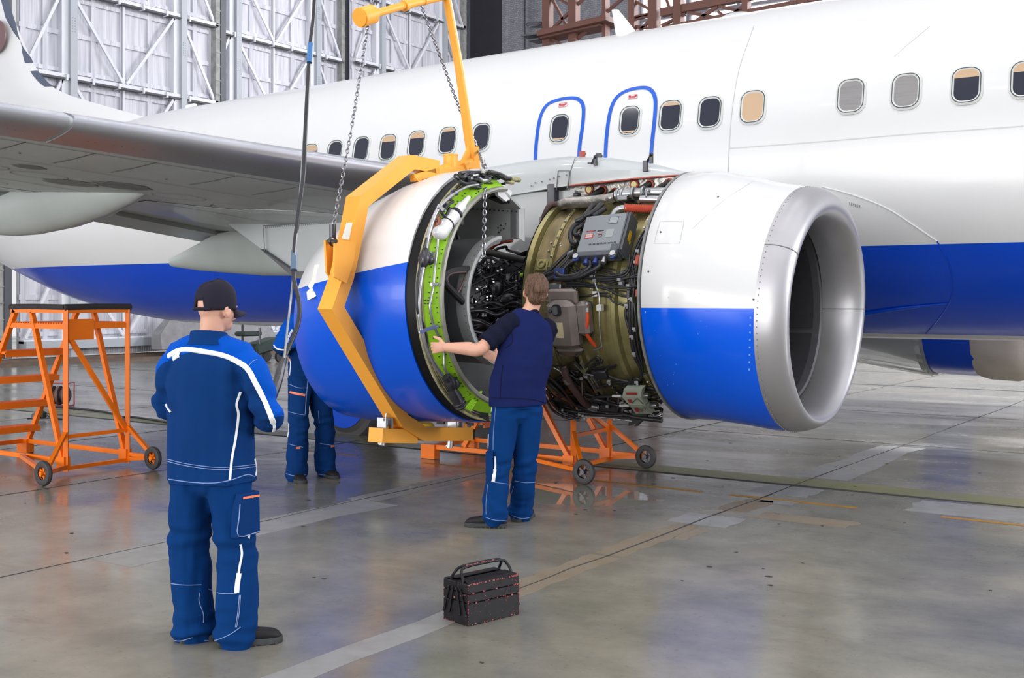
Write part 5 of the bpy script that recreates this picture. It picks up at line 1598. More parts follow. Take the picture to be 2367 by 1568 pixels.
b = MB(); b.torus(hook, (1, 0, 0), .09, .018, 24, 8); b.tube([hook + V((0, 0, .09)), hook + V((0, 0, .4))], .05, 12); b.tube([hook + V((0, 0, .4)), V((hook.x, hook.y, 14.4))], .02, 8); o = b.build('hoist_hook', m_dsteel); tag(o, 'dark steel hoist hook gathering the chains above the lifting frame', 'hook')

# pendant control cable of the hoist: black cable and thin steel rope
D = at_d
cabp = [D(733, -260, 7.4), D(727, 0, 7.3), D(718, 95, 7.2), D(714, 150, 7.15), D(706, 300, 7.0), D(702, 400, 6.9), D(692, 480, 6.8), D(681, 570, 6.7), D(679, 640, 6.6), D(690, 690, 6.5), D(692, 730, 6.45), D(684, 765, 6.4), D(667, 805, 6.3), D(655, 835, 6.2), D(640, 890, 6.0), D(612, 925, 5.8)]
b = MB(); b.tube(cabp, .0125, 8, 6); pc = b.build('control_cable', m_cable, None, 60); tag(pc, 'black hoist control cable hanging to the capped mechanic', 'cable')
b = MB(); b.tube([D(718, 100, 7.2), D(715, 145, 7.15)], .018, 10); b.build('cable_tape', mat('blue_tape', (58, 110, 168), .5), pc)
b = MB(); b.tube([D(681, 580, 6.7), D(679, 625, 6.62)], .02, 10); b.build('cable_tape', mat('slate_blue_tape', (84, 104, 128), .5), pc)
b = MB(); b.tube([D(657, 832, 6.2), D(650, 850, 6.15), D(640, 888, 6.0), D(622, 930, 5.85), D(604, 940, 5.8)], [.016, .024, .026, .026], 10, 4); b.build('cable_sleeve', m_dsteel, pc)
b = MB(); b.tube([D(716, 148, 7.16), D(704, 300, 7.02), D(692, 470, 6.82), D(678, 640, 6.6), D(668, 730, 6.45), D(657, 832, 6.2)], .007, 6, 5); b.build('strain_rope', m_steel, pc)

# ================================================================== orange rolling platforms


def platform(loc, H, label, brake=True):
    root = thing('rolling_platform', label, 'platform ladder', loc, 'orange rolling platforms')
    WORLD[root.name] = M.Identity(4); root.matrix_basis = M.Translation(V(loc))
    T = .045; W = .70; Lr = 1.75
    P = lambda nm, b, m_=m_orange, par=root: b.build(nm, m_, par, 30)
    for y in (0, W):
        b = MB(); b.beam((0, y, .03), (0, y, H - .02), T, T); b.box((-.04, y, .11), (.12, .07, .12)); P('post', b)
        b = MB(); b.beam((0, y, .13), (-Lr, y, .13), T, T); b.box((-Lr, y, .08), (.18, .09, .15)); P('base_rail', b)
        b = MB(); b.box((-Lr, y, .006), (.17, .085, .012)); P('rubber_foot', b, m_black)
        b = MB(); b.beam((-.05, y, .15), (-.55, y, H - .05), T, T); P('brace', b)
        b = MB(); b.beam((-.82 - 0, y, H - .03), (-.82 - (H - .2) * .62, y, .16), T, T * 1.1); P('stringer', b)
        b = MB(); b.beam((0, y, H - .03), (-.88, y, H - .03), T, T); P('top_rail', b)
        s_ = -1 if y == 0 else 1; yw = y - (.52 if y == 0 else .03)
        b = MB(); b.beam((0, y, .40), (.40, yw + .04, .115), T * .8, T * .8); b.beam((0, y, .07), (.42, yw + .04, .115), T * .9, T * .9); b.beam((-.75, y, .13), (.40, yw + .04, .115), T * .8, T * .8); P('outrigger', b)
        b = MB(); c = V((.43, yw, .115)); rs = []
        for dy, r in ((-.02, .06), (-.026, .09), (-.02, .108), (0, .115), (.02, .108), (.026, .09), (.02, .06)): rs.append([c + V((r * math.cos(2 * PI * i / 28), dy, r * math.sin(2 * PI * i / 28))) for i in range(28)])
        rs.append(rs[0]); b.rings(rs); w = P('wheel', b, m_tyre)
        b = MB(); b.torus(c, (0, 1, 0), .068, .010, 24, 6); b.tube([c - V((0, .035, 0)), c + V((0, .035, 0))], .022, 12)
        for k in range(5):
            a = 2 * PI * k / 5; d = V((math.cos(a), 0, math.sin(a))); b.beam(c + d * .015, c + d * .068, .018, .012, up=(0, 1, 0))
        P('wheel_hub', b, m_orange if H > 1.3 else m_dsteel, w)
    b = MB(); b.beam((0, 0, H - .03), (0, W, H - .03), T, T); P('top_rail', b)
    b = MB(); b.beam((0, 0, .06), (0, W, .06), T, T * .8); P('cross_bar', b)
    b = MB(); b.beam((0, 0, .36), (0, W, .36), T * .8, T * .8); P('cross_bar', b)
    b = MB(); b.beam((-Lr, 0, .13), (-Lr, W, .13), T, T); P('cross_bar', b)
    b = MB(); b.beam((0, .05, H - .3), (0, W - .02, .37), T, T * .66, up=(1, 0, 0)); P('brace', b)
    zd = H - .18
    b = MB(); b.box((-.44, W / 2, zd), (.9, W + .03, .05)); P('deck', b)
    b = MB()
    for i in range(22): b.box((-.44 - .43 + i * .041, W / 2, zd + .03), (.012, W, .014))
    P('deck_grating', b, m_orange)
    n_ = max(2, int(round((zd - .1) / .28))); 
    for i in range(1, n_ + (0 if H > 1.3 else 0)):
        z = zd - i * (zd - .02) / (n_); x = -.82 - (H - .03 - z) * .62 * (H - .2) / (H - .19)
        b = MB(); b.box((x, W / 2, z), (.22, W + .02, .028)); b.box((x + .1, W / 2, z - .02), (.012, W + .02, .05))
        for k in range(12): b.box((x - .09 + k * .016, W / 2, z + .018), (.005, W - .03, .01))
        P('tread', b)
    b = MB(); b.box((.012, .02 + .14, H - .21), (.012, .28, .2), None, .003); P('sign_plate', b)
    b = MB(); b.tube([(-.9, 0, H), (-.5, 0, H + .004), (-.0, 0, H)], .032, 12, 4); P('foam_sleeve', b, m_foam)
    b = MB(); b.tube([(0, -.02, H), (0, W * .5, H + .004), (0, W + .03, H)], .034, 12, 4); P('foam_sleeve', b, m_foam)
    return root


platform((-9.72, 6.65, 0), 1.59, 'orange wheeled step platform standing beside the capped mechanic, foam on its rails')
platform((-5.78, 9.46, 0), .98, 'low orange wheeled step platform standing under the opened engine')
# yellow lid seen below the hung cowl
b = MB(); p = at_z(955, 985, .5)
pY = at_y(955, 988, 9.35); rs = []
for z, k in ((-.02, 1), (.02, 1), (.05, .9), (.055, .5)): rs.append([pY + V((.26 * k * math.cos(2 * PI * i / 32), .16 * k * math.sin(2 * PI * i / 32), z)) for i in range(32)])
b.rings(rs, True, True, True)
o = b.build('drip_tray', mat('ochre_plastic', (212, 176, 20), .45), None, 40); tag(o, 'ochre yellow oval tray lying on the low orange platform', 'tray')
lettering('tray_number', '432', .07, M.Translation(pY + V((-.06, -.155, .0))) @ M.Rotation(PI / 2, 4, 'X'), m_ink, o)
# ================================================================== the cantilever tool box
def toolbox():
    c0 = at_z(1082, 1450); c1 = at_z(1203, 1420); d = (c1 - c0); d.z = 0; ang = math.atan2(d.y, d.x)
    L = d.length * .98; Wd = .205; H = .215
    m_tb = mat('worn_black_enamel', (30, 28, 33), .45, var=.8, vscale=26, col2=(24, 22, 24), bump=.15, bscale=20, spec=.25)
    nt_ = m_tb.node_tree
    m_red = mat('red_undercoat_chips', (178, 66, 70), .55, var=.5, vscale=40, col2=(206, 150, 150))
    root = thing('tool_box', 'worn black metal cantilever tool box with red chips standing on the floor', 'tool box', c0)
    root.rotation_euler = (0, 0, ang); WORLD[root.name] = M.Identity(4)
    b = MB(); b.box((L / 2, Wd / 2, .0575), (L, Wd, .115), None, .004); b.build('lower_tray', m_tb, root, 30)
    for y0, y1 in ((0, Wd / 2 - .004), (Wd / 2 + .004, Wd)):
        b = MB(); b.box((L / 2, (y0 + y1) / 2, .14), (L * .995, y1 - y0, .045), None, .003); b.build('upper_tray', m_tb, root, 30)
        b = MB(); b.box((L / 2, (y0 + y1) / 2, .190), (L * 1.0, y1 - y0, .05), None, .004); b.build('upper_tray', m_tb, root, 30)
        b = MB(); s_ = 1 if y0 == 0 else -1; ye = y0 if s_ > 0 else y1
        b.plate([(0.005, ye, .214), (L - .005, ye, .214), (L - .03, ye + s_ * .085, .226), (.03, ye + s_ * .085, .226)], (0, 0, .004)); b.build('lid', m_tb, root, 30)
    for x, sx in ((-.006, -1), (L + .006, 1)):
        for s_, y0 in ((1, .0), (-1, Wd)):
            for o_ in (0, .045):
                b = MB(); b.beam((x, y0 + s_ * (.012 + o_), .05 - 0), (x, y0 + s_ * (.055 + o_ * .7), .185), .012, .004, up=(1, 0, 0)); b.ball((x + sx * .003, y0 + s_ * (.012 + o_), .052), (.004, .006, .006), 8, 6); b.ball((x + sx * .003, y0 + s_ * (.055 + o_ * .7), .183), (.004, .006, .006), 8, 6); b.build('link_arm', m_tb, root)
    for y in (.055, Wd - .055):
        yy = lambda z: y + (Wd / 2 - y) * (0 if z < .22 else min(1, (z - .2) / .09)) * .75
        b = MB(); b.tube([(.012, y, .185), (.012, y, .225), (.02, yy(.26), .262), (.05, yy(.285), .282), (L / 2, yy(.29), .286), (L - .05, yy(.285), .282), (L - .02, yy(.26), .262), (L - .012, y, .225), (L - .012, y, .185)], .0075, 10, 5); b.build('handle', m_tb, root, 60)
    b = MB(); rnd = random.Random(4)
    for (a, c, n_) in (((0, 0, .004), (0, 0, .21), 16), ((0, -.001, .213), (L, -.001, .213), 44), ((0, 0, .006), (L, 0, .006), 9), ((L, 0, .004), (L, 0, .21), 14), ((0, -.001, .166), (L, -.001, .166), 9), ((0, -.001, .117), (L, -.001, .117), 10), ((0, 0, .004), (0, Wd, .004), 8), ((-.001, .02, .16), (-.001, Wd, .10), 9), ((-.001, Wd, .02), (-.001, Wd, .2), 8), ((L, 0, .03), (L - .06, 0, .004), 9), ((L - .1, -.001, .09), (L - .02, -.001, .19), 8), ((.05, .02, .286), (L - .05, .05, .29), 0)):
        a, c = V(a), V(c)
        for i in range(n_):
            p = a.lerp(c, rnd.random()) + V((0, 0, rnd.gauss(0, .0015))); s_ = rnd.uniform(.0015, .0045)
            b.box(p, (s_ * 1.8 if abs(c.x - a.x) > .1 else s_ * .9, s_ if abs(c.y - a.y) > .05 else .003, s_ * rnd.uniform(.8, 2)))
    for i in range(26):
        b.box((rnd.uniform(.02, L), -.001, rnd.uniform(.01, .2)), (rnd.uniform(.001, .004), .002, rnd.uniform(.001, .004)))
    for i in range(14):
        x_ = rnd.uniform(.05, L - .05); b.box((x_, Wd * .42, .2925), (rnd.uniform(.006, .02), .006, .003))
    b.build('enamel_chip', m_red, root, 0)


toolbox()
# small things far across the floor
c = at_z(95, 971); b = MB(); b.box(c + V((0, 0, .07)), (.13, .10, .10), M.Rotation(.6, 3, 'Z'), .02); b.box(c + V((.0, 0, .13)), (.05, .05, .04), None, .012)
root = thing('photo_camera', 'small black photo camera lying on the floor behind the orange platform', 'camera', c)
b.build('camera_body', m_black, root)
b = MB(); d = V((.35, -.93, 0)); b.tube([c + d * .05 + V((-.03, 0, .065)), c + d * .13 + V((-.03, 0, .06))], [.045, .042], 16); b.tube([c + d * .13 + V((-.03, 0, .06)), c + d * .135 + V((-.03, 0, .06))], .03, 16); b.build('camera_lens', m_cable, root)
b = MB(); b.tube([c + V((.08, .02, .08)), c + V((.2, .05, .02)), c + V((.25, .15, .01)), c + V((.1, .2, .01)), c + V((-.05, .2, .008)), c + V((-.2, .05, .008)), c + V((-.25, -.05, .008))], .008, 6, 6); b.build('camera_strap', m_black, root)
c = at_z(137, 940); root = thing('cable_reel', 'small red framed cable reel with dark drums on the far floor', 'cable reel', c)
ax = V((.82, .57, 0))
b = MB()
for k in (-.10, 0, .10): b.tube([c + ax * (k - .02) + V((0, 0, .17)), c + ax * (k + .02) + V((0, 0, .17))], .15, 20)
b.tube([c - ax * .16 + V((0, 0, .17)), c + ax * .16 + V((0, 0, .17))], .08, 14); b.build('reel_drum', m_maroon, root)
b = MB()
for k in (-.17, .17):
    q = [c + ax * k + V((ax.y * s_, -ax.x * s_, z)) for s_, z in ((-.16, .01), (.16, .01), (.16, .36), (-.16, .36), (-.16, .01))]
    b.tube(q, .009, 6)
b.tube([c - ax * .17 + V((0, 0, .36)), c + ax * .17 + V((0, 0, .36))], .009, 6); b.tube([c - ax * .17 + V((0, 0, .01)), c + ax * .17 + V((0, 0, .01))], .009, 6); b.build('reel_frame', m_label_red, root)
Z = lambda x, y: at_z(x, y, .014)
b = MB(); b.tube([Z(120, 940), Z(170, 944), Z(240, 952), Z(275, 962), Z(290, 974), Z(280, 978), Z(272, 970), Z(300, 964), Z(360, 972), Z(430, 985)], .014, 6, 8); o = b.build('floor_cable', m_cable, None, 60); tag(o, 'thin dark cable lying across the floor behind the orange platform', 'cable')
# trolley at the foot of the doors
c = at_z(608, 838); root = thing('shop_trolley', 'dark green shop trolley with pump parked at the hangar doors', 'trolley', c)
b = MB(); b.box(c + V((0, 0, .42)), (.5, .9, .3), M.Rotation(.2, 3, 'X'), .05); b.box(c + V((0, -.5, .75)), (.4, .6, .12), None, .03); b.build('trolley_body', mat('dark_green_enamel', (44, 60, 56), .5, var=.4, vscale=8), root)
b = MB(); b.tube([c + V((0, -.7, .2)), c + V((0, -.7, 1.0)), c + V((0, -.9, 1.1))], .03, 8); b.tube([c + V((.2, -.3, .2)), c + V((.2, -.3, .9))], .03, 8); b.build('trolley_handle', m_dsteel, root)
for y in (-.5, .35):
    for x in (-.28, .2):
        b = MB(); b.tube([c + V((x, y, .14)), c + V((x + .08, y, .14))], .14, 16); b.build('trolley_wheel', m_tyre, root)
# grey pyramid-shaped door stops and the grimy shelf in front of the doors
for px in (423, 562):
    p = at_x(px, 800, DX + .75); w = 1.0; b = MB()
    b.rings([[p + V((-.1, -w, -.05)), p + V((.35, -w, -.05)), p + V((.35, w, -.05)), p + V((-.1, w, -.05))], [p + V((-.1, -w, .35)), p + V((.3, -w, .35)), p + V((.3, w, .35)), p + V((-.1, w, .35))], [p + V((-.1, -.15, 1.15)), p + V((.05, -.15, 1.15)), p + V((.05, .15, 1.15)), p + V((-.1, .15, 1.15))]], True, True, True)
    b.box(V((p.x + .1, p.y, p.z / 2)), (.2, .3, p.z))
    o = b.build('door_stop', mat('weathered_plywood', (150, 150, 154), .8, var=.4, vscale=4), None, 20); tag(o, 'grey tapered stop board at the hangar doors, ' + ('nearer the orange platform' if px == 423 else 'nearer the trolley'), 'stop', 'tapered stop boards')
p0, p1 = at_x(580, 788, DX + .6), at_x(650, 786, DX + .6); b = MB(); b.box((DX + .6, (p0.y + p1.y) / 2 + .8, p0.z), (.3, p1.y - p0.y + 1.0, .28)); struct('wall_ledge', b, m_ledge)
# ================================================================== rust-brown steel gantry beyond the fuselage
m_gan = mat('rust_brown_steel', (104, 66, 56), .6, var=.4, vscale=2.5, col2=(82, 54, 48))
GY = 26.0
g = thing('steel_gantry', 'rust-brown lattice steel docking gantry beyond the fuselage', 'gantry', at_y(1268, 60, GY) * 1.0)
g.location.z = 0; WORLD[g.name] = M.Translation(V((g.location.x, GY, 0))); g.location.y = GY
Q = lambda x, y, dy=0: at_y(x, y, GY + dy)


def gb(nm, a, c, w, d=.2, dy=0):
    b = MB(); b.beam(Q(a[0], a[1], dy), Q(c[0], c[1], dy), w, d, up=(0, 1, 0)); return b.build(nm, m_gan, g)


for px, w in ((1267, .20), (1328, .22), (1401, .10), (1464, .18), (1513, .24), (1570, .2), (1860, .2), (1726, .14)):
    b = MB(); p = Q(px, 60); zl = 0 if px < 1560 else 7.0; b.box((p.x, GY, (16.4 + zl) / 2), (w, .22, 16.4 - zl)); b.box((p.x, GY - .12, (16.4 + zl) / 2), (w * 1.05, .03, 16.4 - zl)); b.build('gantry_column', m_gan, g)
gb('gantry_walkway', (1262, 84), (1420, 48), .14, .9); gb('gantry_walkway', (1262, 92), (1400, 62), .05, .6); gb('gantry_beam', (1530, 30), (1900, -42), .19); gb('gantry_beam', (1540, 64), (1950, -14), .09)
for a, c in (((1278, 66), (1350, -4)), ((1278, 0), (1312, 64)), ((1290, -4), (1322, 14)), ((1372, 54), (1440, -4)), ((1456, -4), (1506, 24)), ((1540, -6), (1556, 40)), ((1530, 60), (1585, 32)), ((1455, 43), (1512, 30)), ((1455, 47), (1512, 34)), ((1480, 70), (1505, 45)), ((1600, 55), (1660, 14)), ((1590, 28), (1650, 40)), ((1660, 14), (1720, 28)), ((1660, 26), (1676, 40)), ((1696, 32), (1730, 5)), ((1330, 95), (1365, 62)), ((1275, 90), (1300, 104)), ((1450, 60), (1510, 66))):
    a2, c2 = a, c
    if a[1] < 5 and c[1] > 10: a2 = (c[0] + (a[0] - c[0]) * 2.4, c[1] + (a[1] - c[1]) * 2.4)
    if c[1] < 5 and a[1] > 10: c2 = (a[0] + (c[0] - a[0]) * 2.4, a[1] + (c[1] - a[1]) * 2.4)
    gb('gantry_brace', a2, c2, .07, .08)
b = MB(); b.box(Q(1238, 84), (.55, .6, .05)); b.box(Q(1244, 95), (.35, .5, .04)); b.torus(Q(1237, 56), (0, 0, 1), .24, .025, 18, 6); b.torus(Q(1237, 60), (0, 0, 1), .2, .02, 18, 6)
for dx in (-.24, .24): b.tube([Q(1238, 84) + V((dx, 0, 0)), Q(1237, 56) + V((dx * .8, 0, 0))], .018, 6)
b.build('gantry_basket', m_ledge, g)

# ================================================================== the three mechanics
m_skin = mat('skin', (214, 164, 142), .5, var=.25, vscale=14, col2=(200, 138, 118))
m_skin.node_tree.nodes['Principled BSDF'].inputs['Subsurface Weight'].default_value = 0.08
m_hair = mat('brown_hair', (104, 74, 54), .55, var=.7, vscale=60, stretch=(1, 1, .25), col2=(52, 36, 28), bump=.6, bscale=90)
m_lips = mat('lip_skin', (178, 104, 96), .5)
m_eye = mat('eye', (40, 36, 34), .2)
cl = dict(bump=.14, bscale=340, spec=0.12)
m_navy = mat('navy_work_cloth', (10, 52, 108), .95, var=.25, vscale=5, col2=(8, 40, 88), **cl)
m_trou = mat('dark_blue_trouser_cloth', (6, 54, 112), .95, var=.3, vscale=5, col2=(4, 40, 88), **cl)
m_royal = mat('royal_blue_cloth', (0, 78, 184), .9, var=.2, vscale=5, col2=(0, 62, 156), **cl)
m_vest = mat('navy_quilted_vest', (24, 34, 84), .95, var=.2, vscale=5, col2=(24, 30, 66), **cl)
m_tee = mat('dark_navy_tee', (20, 24, 44), .85, **cl)
m_pipe_w = mat('white_reflective_piping', (236, 238, 244), .4)
m_stitch = mat('pale_stitching', (128, 148, 196), .7)
m_zip = mat('orange_zip', (240, 130, 96), .6)
m_cap = mat('black_cap_cloth', (38, 36, 48), .85, **cl)
m_shoe = mat('black_shoe_leather', (34, 34, 38), .6, spec=.25, var=.4, vscale=12, bump=.2, bscale=40)
m_sole = mat('grey_rubber_sole', (70, 72, 74), .8, spec=.15, var=.3, vscale=10)


def ell(b, pts, ab, side=(1, 0, 0), n=18, k=4, dome=True):
    """Closed limb with elliptical sections: ab = (half width along side, half depth)."""
    P_ = catmull(pts, k); m_ = len(P_); S_ = len(ab) - 1
    A = catmull([(a, c, 0) for a, c in ab], k) if len(ab) > 2 else [V((ab[0][0], ab[0][1], 0)).lerp(V((ab[1][0], ab[1][1], 0)), i / (m_ - 1)) for i in range(m_)]
    rs = []
    for i, p in enumerate(P_):
        t = (P_[min(i + 1, m_ - 1)] - P_[max(i - 1, 0)]).normalized()
        s_ = V(side) - t * V(side).dot(t)
        if s_.length < .15: s_ = V((0, 1, 0)) - t * t.y
        s_.normalize(); f = t.cross(s_); a, c = A[i].x, A[i].y
        ring = lambda o, q: [p + t * o + (s_ * (a * math.cos(2 * PI * j / n)) + f * (c * math.sin(2 * PI * j / n))) * q for j in range(n)]
        h = min(a, c)
        if i == 0 and dome: rs += [ring(-h * .85, .25), ring(-h * .6, .7)]
        rs.append(ring(0, 1))
        if i == m_ - 1 and dome: rs += [ring(h * .6, .7), ring(h * .85, .25)]
    b.rings(rs, True, True, True)


def fuse(b, voxel, smooth=4, angle=None):
    """One continuous surface out of overlapping closed shapes."""
    me = b.mesh('tmp', m_skin, None); o = bpy.data.objects.new('tmp', me); COL.objects.link(o)
    r = o.modifiers.new('r', 'REMESH'); r.mode = 'VOXEL'; r.voxel_size = voxel
    if smooth:
        s_ = o.modifiers.new('s', 'SMOOTH'); s_.iterations = smooth; s_.factor = .5
    dg = bpy.context.evaluated_depsgraph_get()
    out_ = bpy.data.meshes.new_from_object(o.evaluated_get(dg))
    bpy.data.objects.remove(o); out_.materials.clear(); out_.shade_smooth()
    return out_


def folds(me, fn):
    nn = [v.normal.copy() for v in me.vertices]
    for v, n in zip(me.vertices, nn):
        d = fn(v.co)
        v.co = v.co + n * d
    me.update()


def paint(me, mats, fn=None):
    for m_ in mats: me.materials.append(m_)
    if fn:
        for p in me.polygons: p.material_index = fn(p.center, p.normal)


def wrinkle(p, sc, amp, seed=0.0):
    return amp * noise.noise(V((p.x * sc[0] + seed, p.y * sc[1], p.z * sc[2])))


class Figure:
    def __init__(s, label, loc, heading, height=1.76):
        s.R = M.Rotation(math.radians(heading - 90), 4, 'Z'); s.T = M.Translation(V(loc)) @ s.R; s.I = s.T.inverted()
        o = bpy.data.objects.new('person', None); COL.objects.link(o); o.matrix_basis = s.T; WORLD[o.name] = M.Identity(4)
        s.o = tag(o, label, 'person')
        s.b = MB()

    def L(s, px, py, d): return s.I @ at_d(px, py, d)
    def W(s, p): return s.I @ V(p)

    def put(s, name, me, parent=None, label=None):
        o = bpy.data.objects.new(name, me); COL.objects.link(o); o.parent = parent or s.o; WORLD[o.name] = M.Identity(4)
        if label: o['label'] = label
        return o

    def tree(s, me):
        return BVHTree.FromPolygons([v.co for v in me.vertices], [p.vertices for p in me.polygons])

    def ribbon(s, bvh, pts, w, m_, parent, name='piping', lift=.003, k=8):
        q, ns = [], []
        for p in catmull(pts, k):
            r = bvh.find_nearest(p)
            if r[0] is None: continue
            q.append(r[0]); ns.append(r[1])
        # smooth the normals a little so that the tape lies calmly on the folds
        n2 = [(ns[max(i - 1, 0)] + ns[i] * 2 + ns[min(i + 1, len(ns) - 1)]).normalized() for i in range(len(ns))]
        b = MB(); rs = []
        for i, p in enumerate(q):
            t = (q[min(i + 1, len(q) - 1)] - q[max(i - 1, 0)])
            t = t.normalized() if t.length > 1e-6 else V((0, 0, 1)); n = n2[i]; sd = t.cross(n).normalized()
            rs.append([p + sd * w / 2 + n * lift * .2, p + sd * w * .4 + n * lift * 1.6, p - sd * w * .4 + n * lift * 1.6, p - sd * w / 2 + n * lift * .2])
        b.rings(rs, False)
        return s.put(name, b.mesh(name, m_, 60), parent)

    def trace(s, bvh, px, k=8):
        """Points of the cloth met along a drawn seam; gaps are skipped."""
        o = s.I @ EYE; I3 = s.I.to_3x3(); out_ = []
        for p in catmull([(x, y, 0) for x, y in px], k):
            r = bvh.ray_cast(o, (I3 @ ray(p.x, p.y)).normalized())
            if r[0] is not None: out_.append((r[0], r[1]))
        return out_

    def seam(s, bvh, px, w, m_, parent, name='piping', lift=.003, k=8):
        h = s.trace(bvh, px, k); b = MB(); run = []
        def flush():
            if len(run) > 1:
                n2 = [(run[max(i - 1, 0)][1] + run[i][1] * 2 + run[min(i + 1, len(run) - 1)][1]).normalized() for i in range(len(run))]; rs = []
                for i in range(len(run)):
                    t = (run[min(i + 1, len(run) - 1)][0] - run[max(i - 1, 0)][0]).normalized(); n = n2[i]; sd = t.cross(n).normalized(); p = run[i][0]
                    rs.append([p + sd * w / 2 + n * lift * .2, p + sd * w * .4 + n * lift * 1.6, p - sd * w * .4 + n * lift * 1.6, p - sd * w / 2 + n * lift * .2])
                b.rings(rs, False)
            run.clear()
        for q in h:
            if run and (q[0] - run[-1][0]).length > .06: flush()
            run.append(q)
        flush()
        return s.put(name, b.mesh(name, m_, 60), parent)

    def head(s, c, yaw, pitch=0.0, roll=0.0, neck=None):
        """c: chin-level centre of the skull base; adds head, face, ears and neck to the body."""
        b = s.b; H = M.Translation(c) @ M.Rotation(yaw, 4, 'Z') @ M.Rotation(pitch, 4, 'X') @ M.Rotation(roll, 4, 'Y'); s.H = H; R3 = H.to_3x3()
        B_ = lambda p, r, q=M.Identity(3): b.ball(H @ V(p), r, 18, 12, R3 @ q)
        B_((0, -.012, .128), (.077, .099, .102)); B_((0, .012, .075), (.064, .078, .078)); B_((0, .034, .035), (.046, .056, .042))
        B_((0, .072, .018), (.022, .020, .018)); B_((0, .088, .075), (.011, .016, .024)); B_((0, .099, .064), (.014, .013, .011))
        B_((0, .082, .118), (.05, .018, .016)); B_((0, .078, .040), (.024, .016, .007)); B_((0, .078, .031), (.020, .015, .007))
        for sx in (-1, 1):
            B_((sx * .050, .050, .075), (.022, .030, .028))
            b.ball(H @ V((sx * .079, -.008, .088)), (.009, .022, .033), 12, 8, R3 @ M.Rotation(sx * -.25, 3, 'Z'))
            b.torus(H @ V((sx * .083, -.010, .092)), R3 @ V((1, .3 * sx, 0)), .021, .0055, 16, 6)
        nb = neck or s.neck
        ell(b, [nb, nb.lerp(H @ V((0, -.02, .05)), .5), H @ V((0, -.025, .07))], [(.066, .066), (.057, .058), (.058, .062)])
        return H

    def eyes(s):
        b = MB()
        for sx in (-1, 1): b.ball(s.H @ V((sx * .031, .083, .098)), (.011, .008, .006), 10, 6, s.H.to_3x3())
        s.put('eye', b.mesh('eye', m_eye, 60), s.o)
        return b

    def hand(s, wrist, tip_dir, palm_n, thumb_side, curl=(.5, .6, .4), spread=1.0, thumb=None, size=1.0):
        """Palm, five bent fingers; palm_n points out of the palm, thumb_side towards the thumb."""
        b = s.b; y = V(tip_dir).normalized(); z = V(palm_n); z = (z - y * z.dot(y)).normalized(); x = y.cross(z)
        if x.dot(V(thumb_side)) < 0: x = -x
        F = lambda a, c, d: wrist + (x * a + y * c + z * d) * size
        ell(b, [F(0, -.02, 0), F(.0, .03, 0), F(.002, .065, .002), F(.0, .092, .006)], [(.028, .021), (.036, .018), (.041, .016), (.040, .012)], x, 14, 3)
        ell(b, [F(.022, .012, .006), F(.032, .045, .012)], [(.016, .016), (.013, .013)], x, 10, 3)
        for i, (fx, ln, r) in enumerate(((.031, .070, .0092), (.0105, .078, .0095), (-.0105, .073, .0092), (-.031, .058, .0082))):
            p = F(fx, .086, .004); d = (y + x * (fx * 1.6 * spread)).normalized(); pts = [F(fx * .95, .06, .002), p]; up = z
            for seg, (fr, cu) in enumerate(zip((.46, .31, .25), curl)):
                c_ = cu * (1 + .08 * i); d2 = (d * math.cos(c_) + up * math.sin(c_)).normalized(); up = (up * math.cos(c_) - d * math.sin(c_)).normalized(); d = d2
                p = p + d * ln * fr * size; pts.append(p)
            b.tube(pts, [r * size, r * 1.05 * size, r * size, r * .95 * size, r * .78 * size], 10, 0)
            b.ball(pts[-1], r * .8 * size, 8, 6); b.ball(pts[1], r * 1.12 * size, 8, 6)
        td = thumb or (.62, .75, .25)
        t0 = F(.026, .018, .004); t1 = t0 + (x * .030 + y * .026 + z * .008) * size; d = (x * td[0] + y * td[1] + z * td[2]).normalized()
        t2 = t1 + d * .034 * size; t3 = t2 + (d + y * .2).normalized() * .026 * size
        b.tube([t0, t1, t2, t3], [.014 * size, .0125 * size, .0108 * size, .0085 * size], 10); b.ball(t3, .0085 * size, 8, 6)

    def shoe(s, ankle, heading, name='shoe', ln=1.0):
        R = M.Translation(V((ankle.x, ankle.y, 0))) @ M.Rotation(heading, 4, 'Z'); b = MB(); secs = [(-.082, .022, .05), (-.078, .032, .075), (-.055, .038, .105), (-.02, .040, .118), (.02, .042, .11), (.06, .045, .085), (.10, .050, .076), (.14, .050, .070), (.168, .045, .064), (.188, .033, .052), (.200, .014, .034)]
        rs = []
        for y, w, h in secs:
            r = []
            for j in range(16):
                a = 2 * PI * j / 16; cx, cz = math.cos(a), math.sin(a)
                r.append(R @ V((w * (abs(cx) ** .75) * (1 if cx > 0 else -1), y * ln, .018 + (h - .018) * (.5 + .5 * (abs(cz) ** .8) * (1 if cz > 0 else -1)))))
            rs.append(r)
        b.rings(rs, True, True, True); o = s.put(name, b.mesh(name, m_shoe, 60))
        b = MB(); rs = []
        for z, g in ((0, .95), (.004, 1.06), (.024, 1.10), (.032, 1.02)):
            ol = [(w * g, y * ln) for y, w, h in secs]; ring = [R @ V((w, y + (.004 if y > .1 else -.004) * g, z)) for w, y in ol] + [R @ V((-w, y + (.004 if y > .1 else -.004) * g, z)) for w, y in reversed(ol)]
            rs.append(ring)
        b.rings(rs, True, True, True)
        for k in range(9):
            for sx in (-1, 1): b.box(R @ V((sx * .047 * (1 if k > 0 else .8), (-.07 + k * .03) * ln, .008)), (.008, .012, .016), R.to_3x3())
        s.put('sole', b.mesh('sole', m_sole, 40), o)
        b = MB()
        for k in range(4):
            y = .035 + k * .022; z = .105 - k * .012
            b.tube([R @ V((-.022, y, z)), R @ V((0, y + .004, z + .008)), R @ V((.022, y, z))], .0035, 6)
        s.put('laces', b.mesh('laces', m_cap, 60), o)
        return o

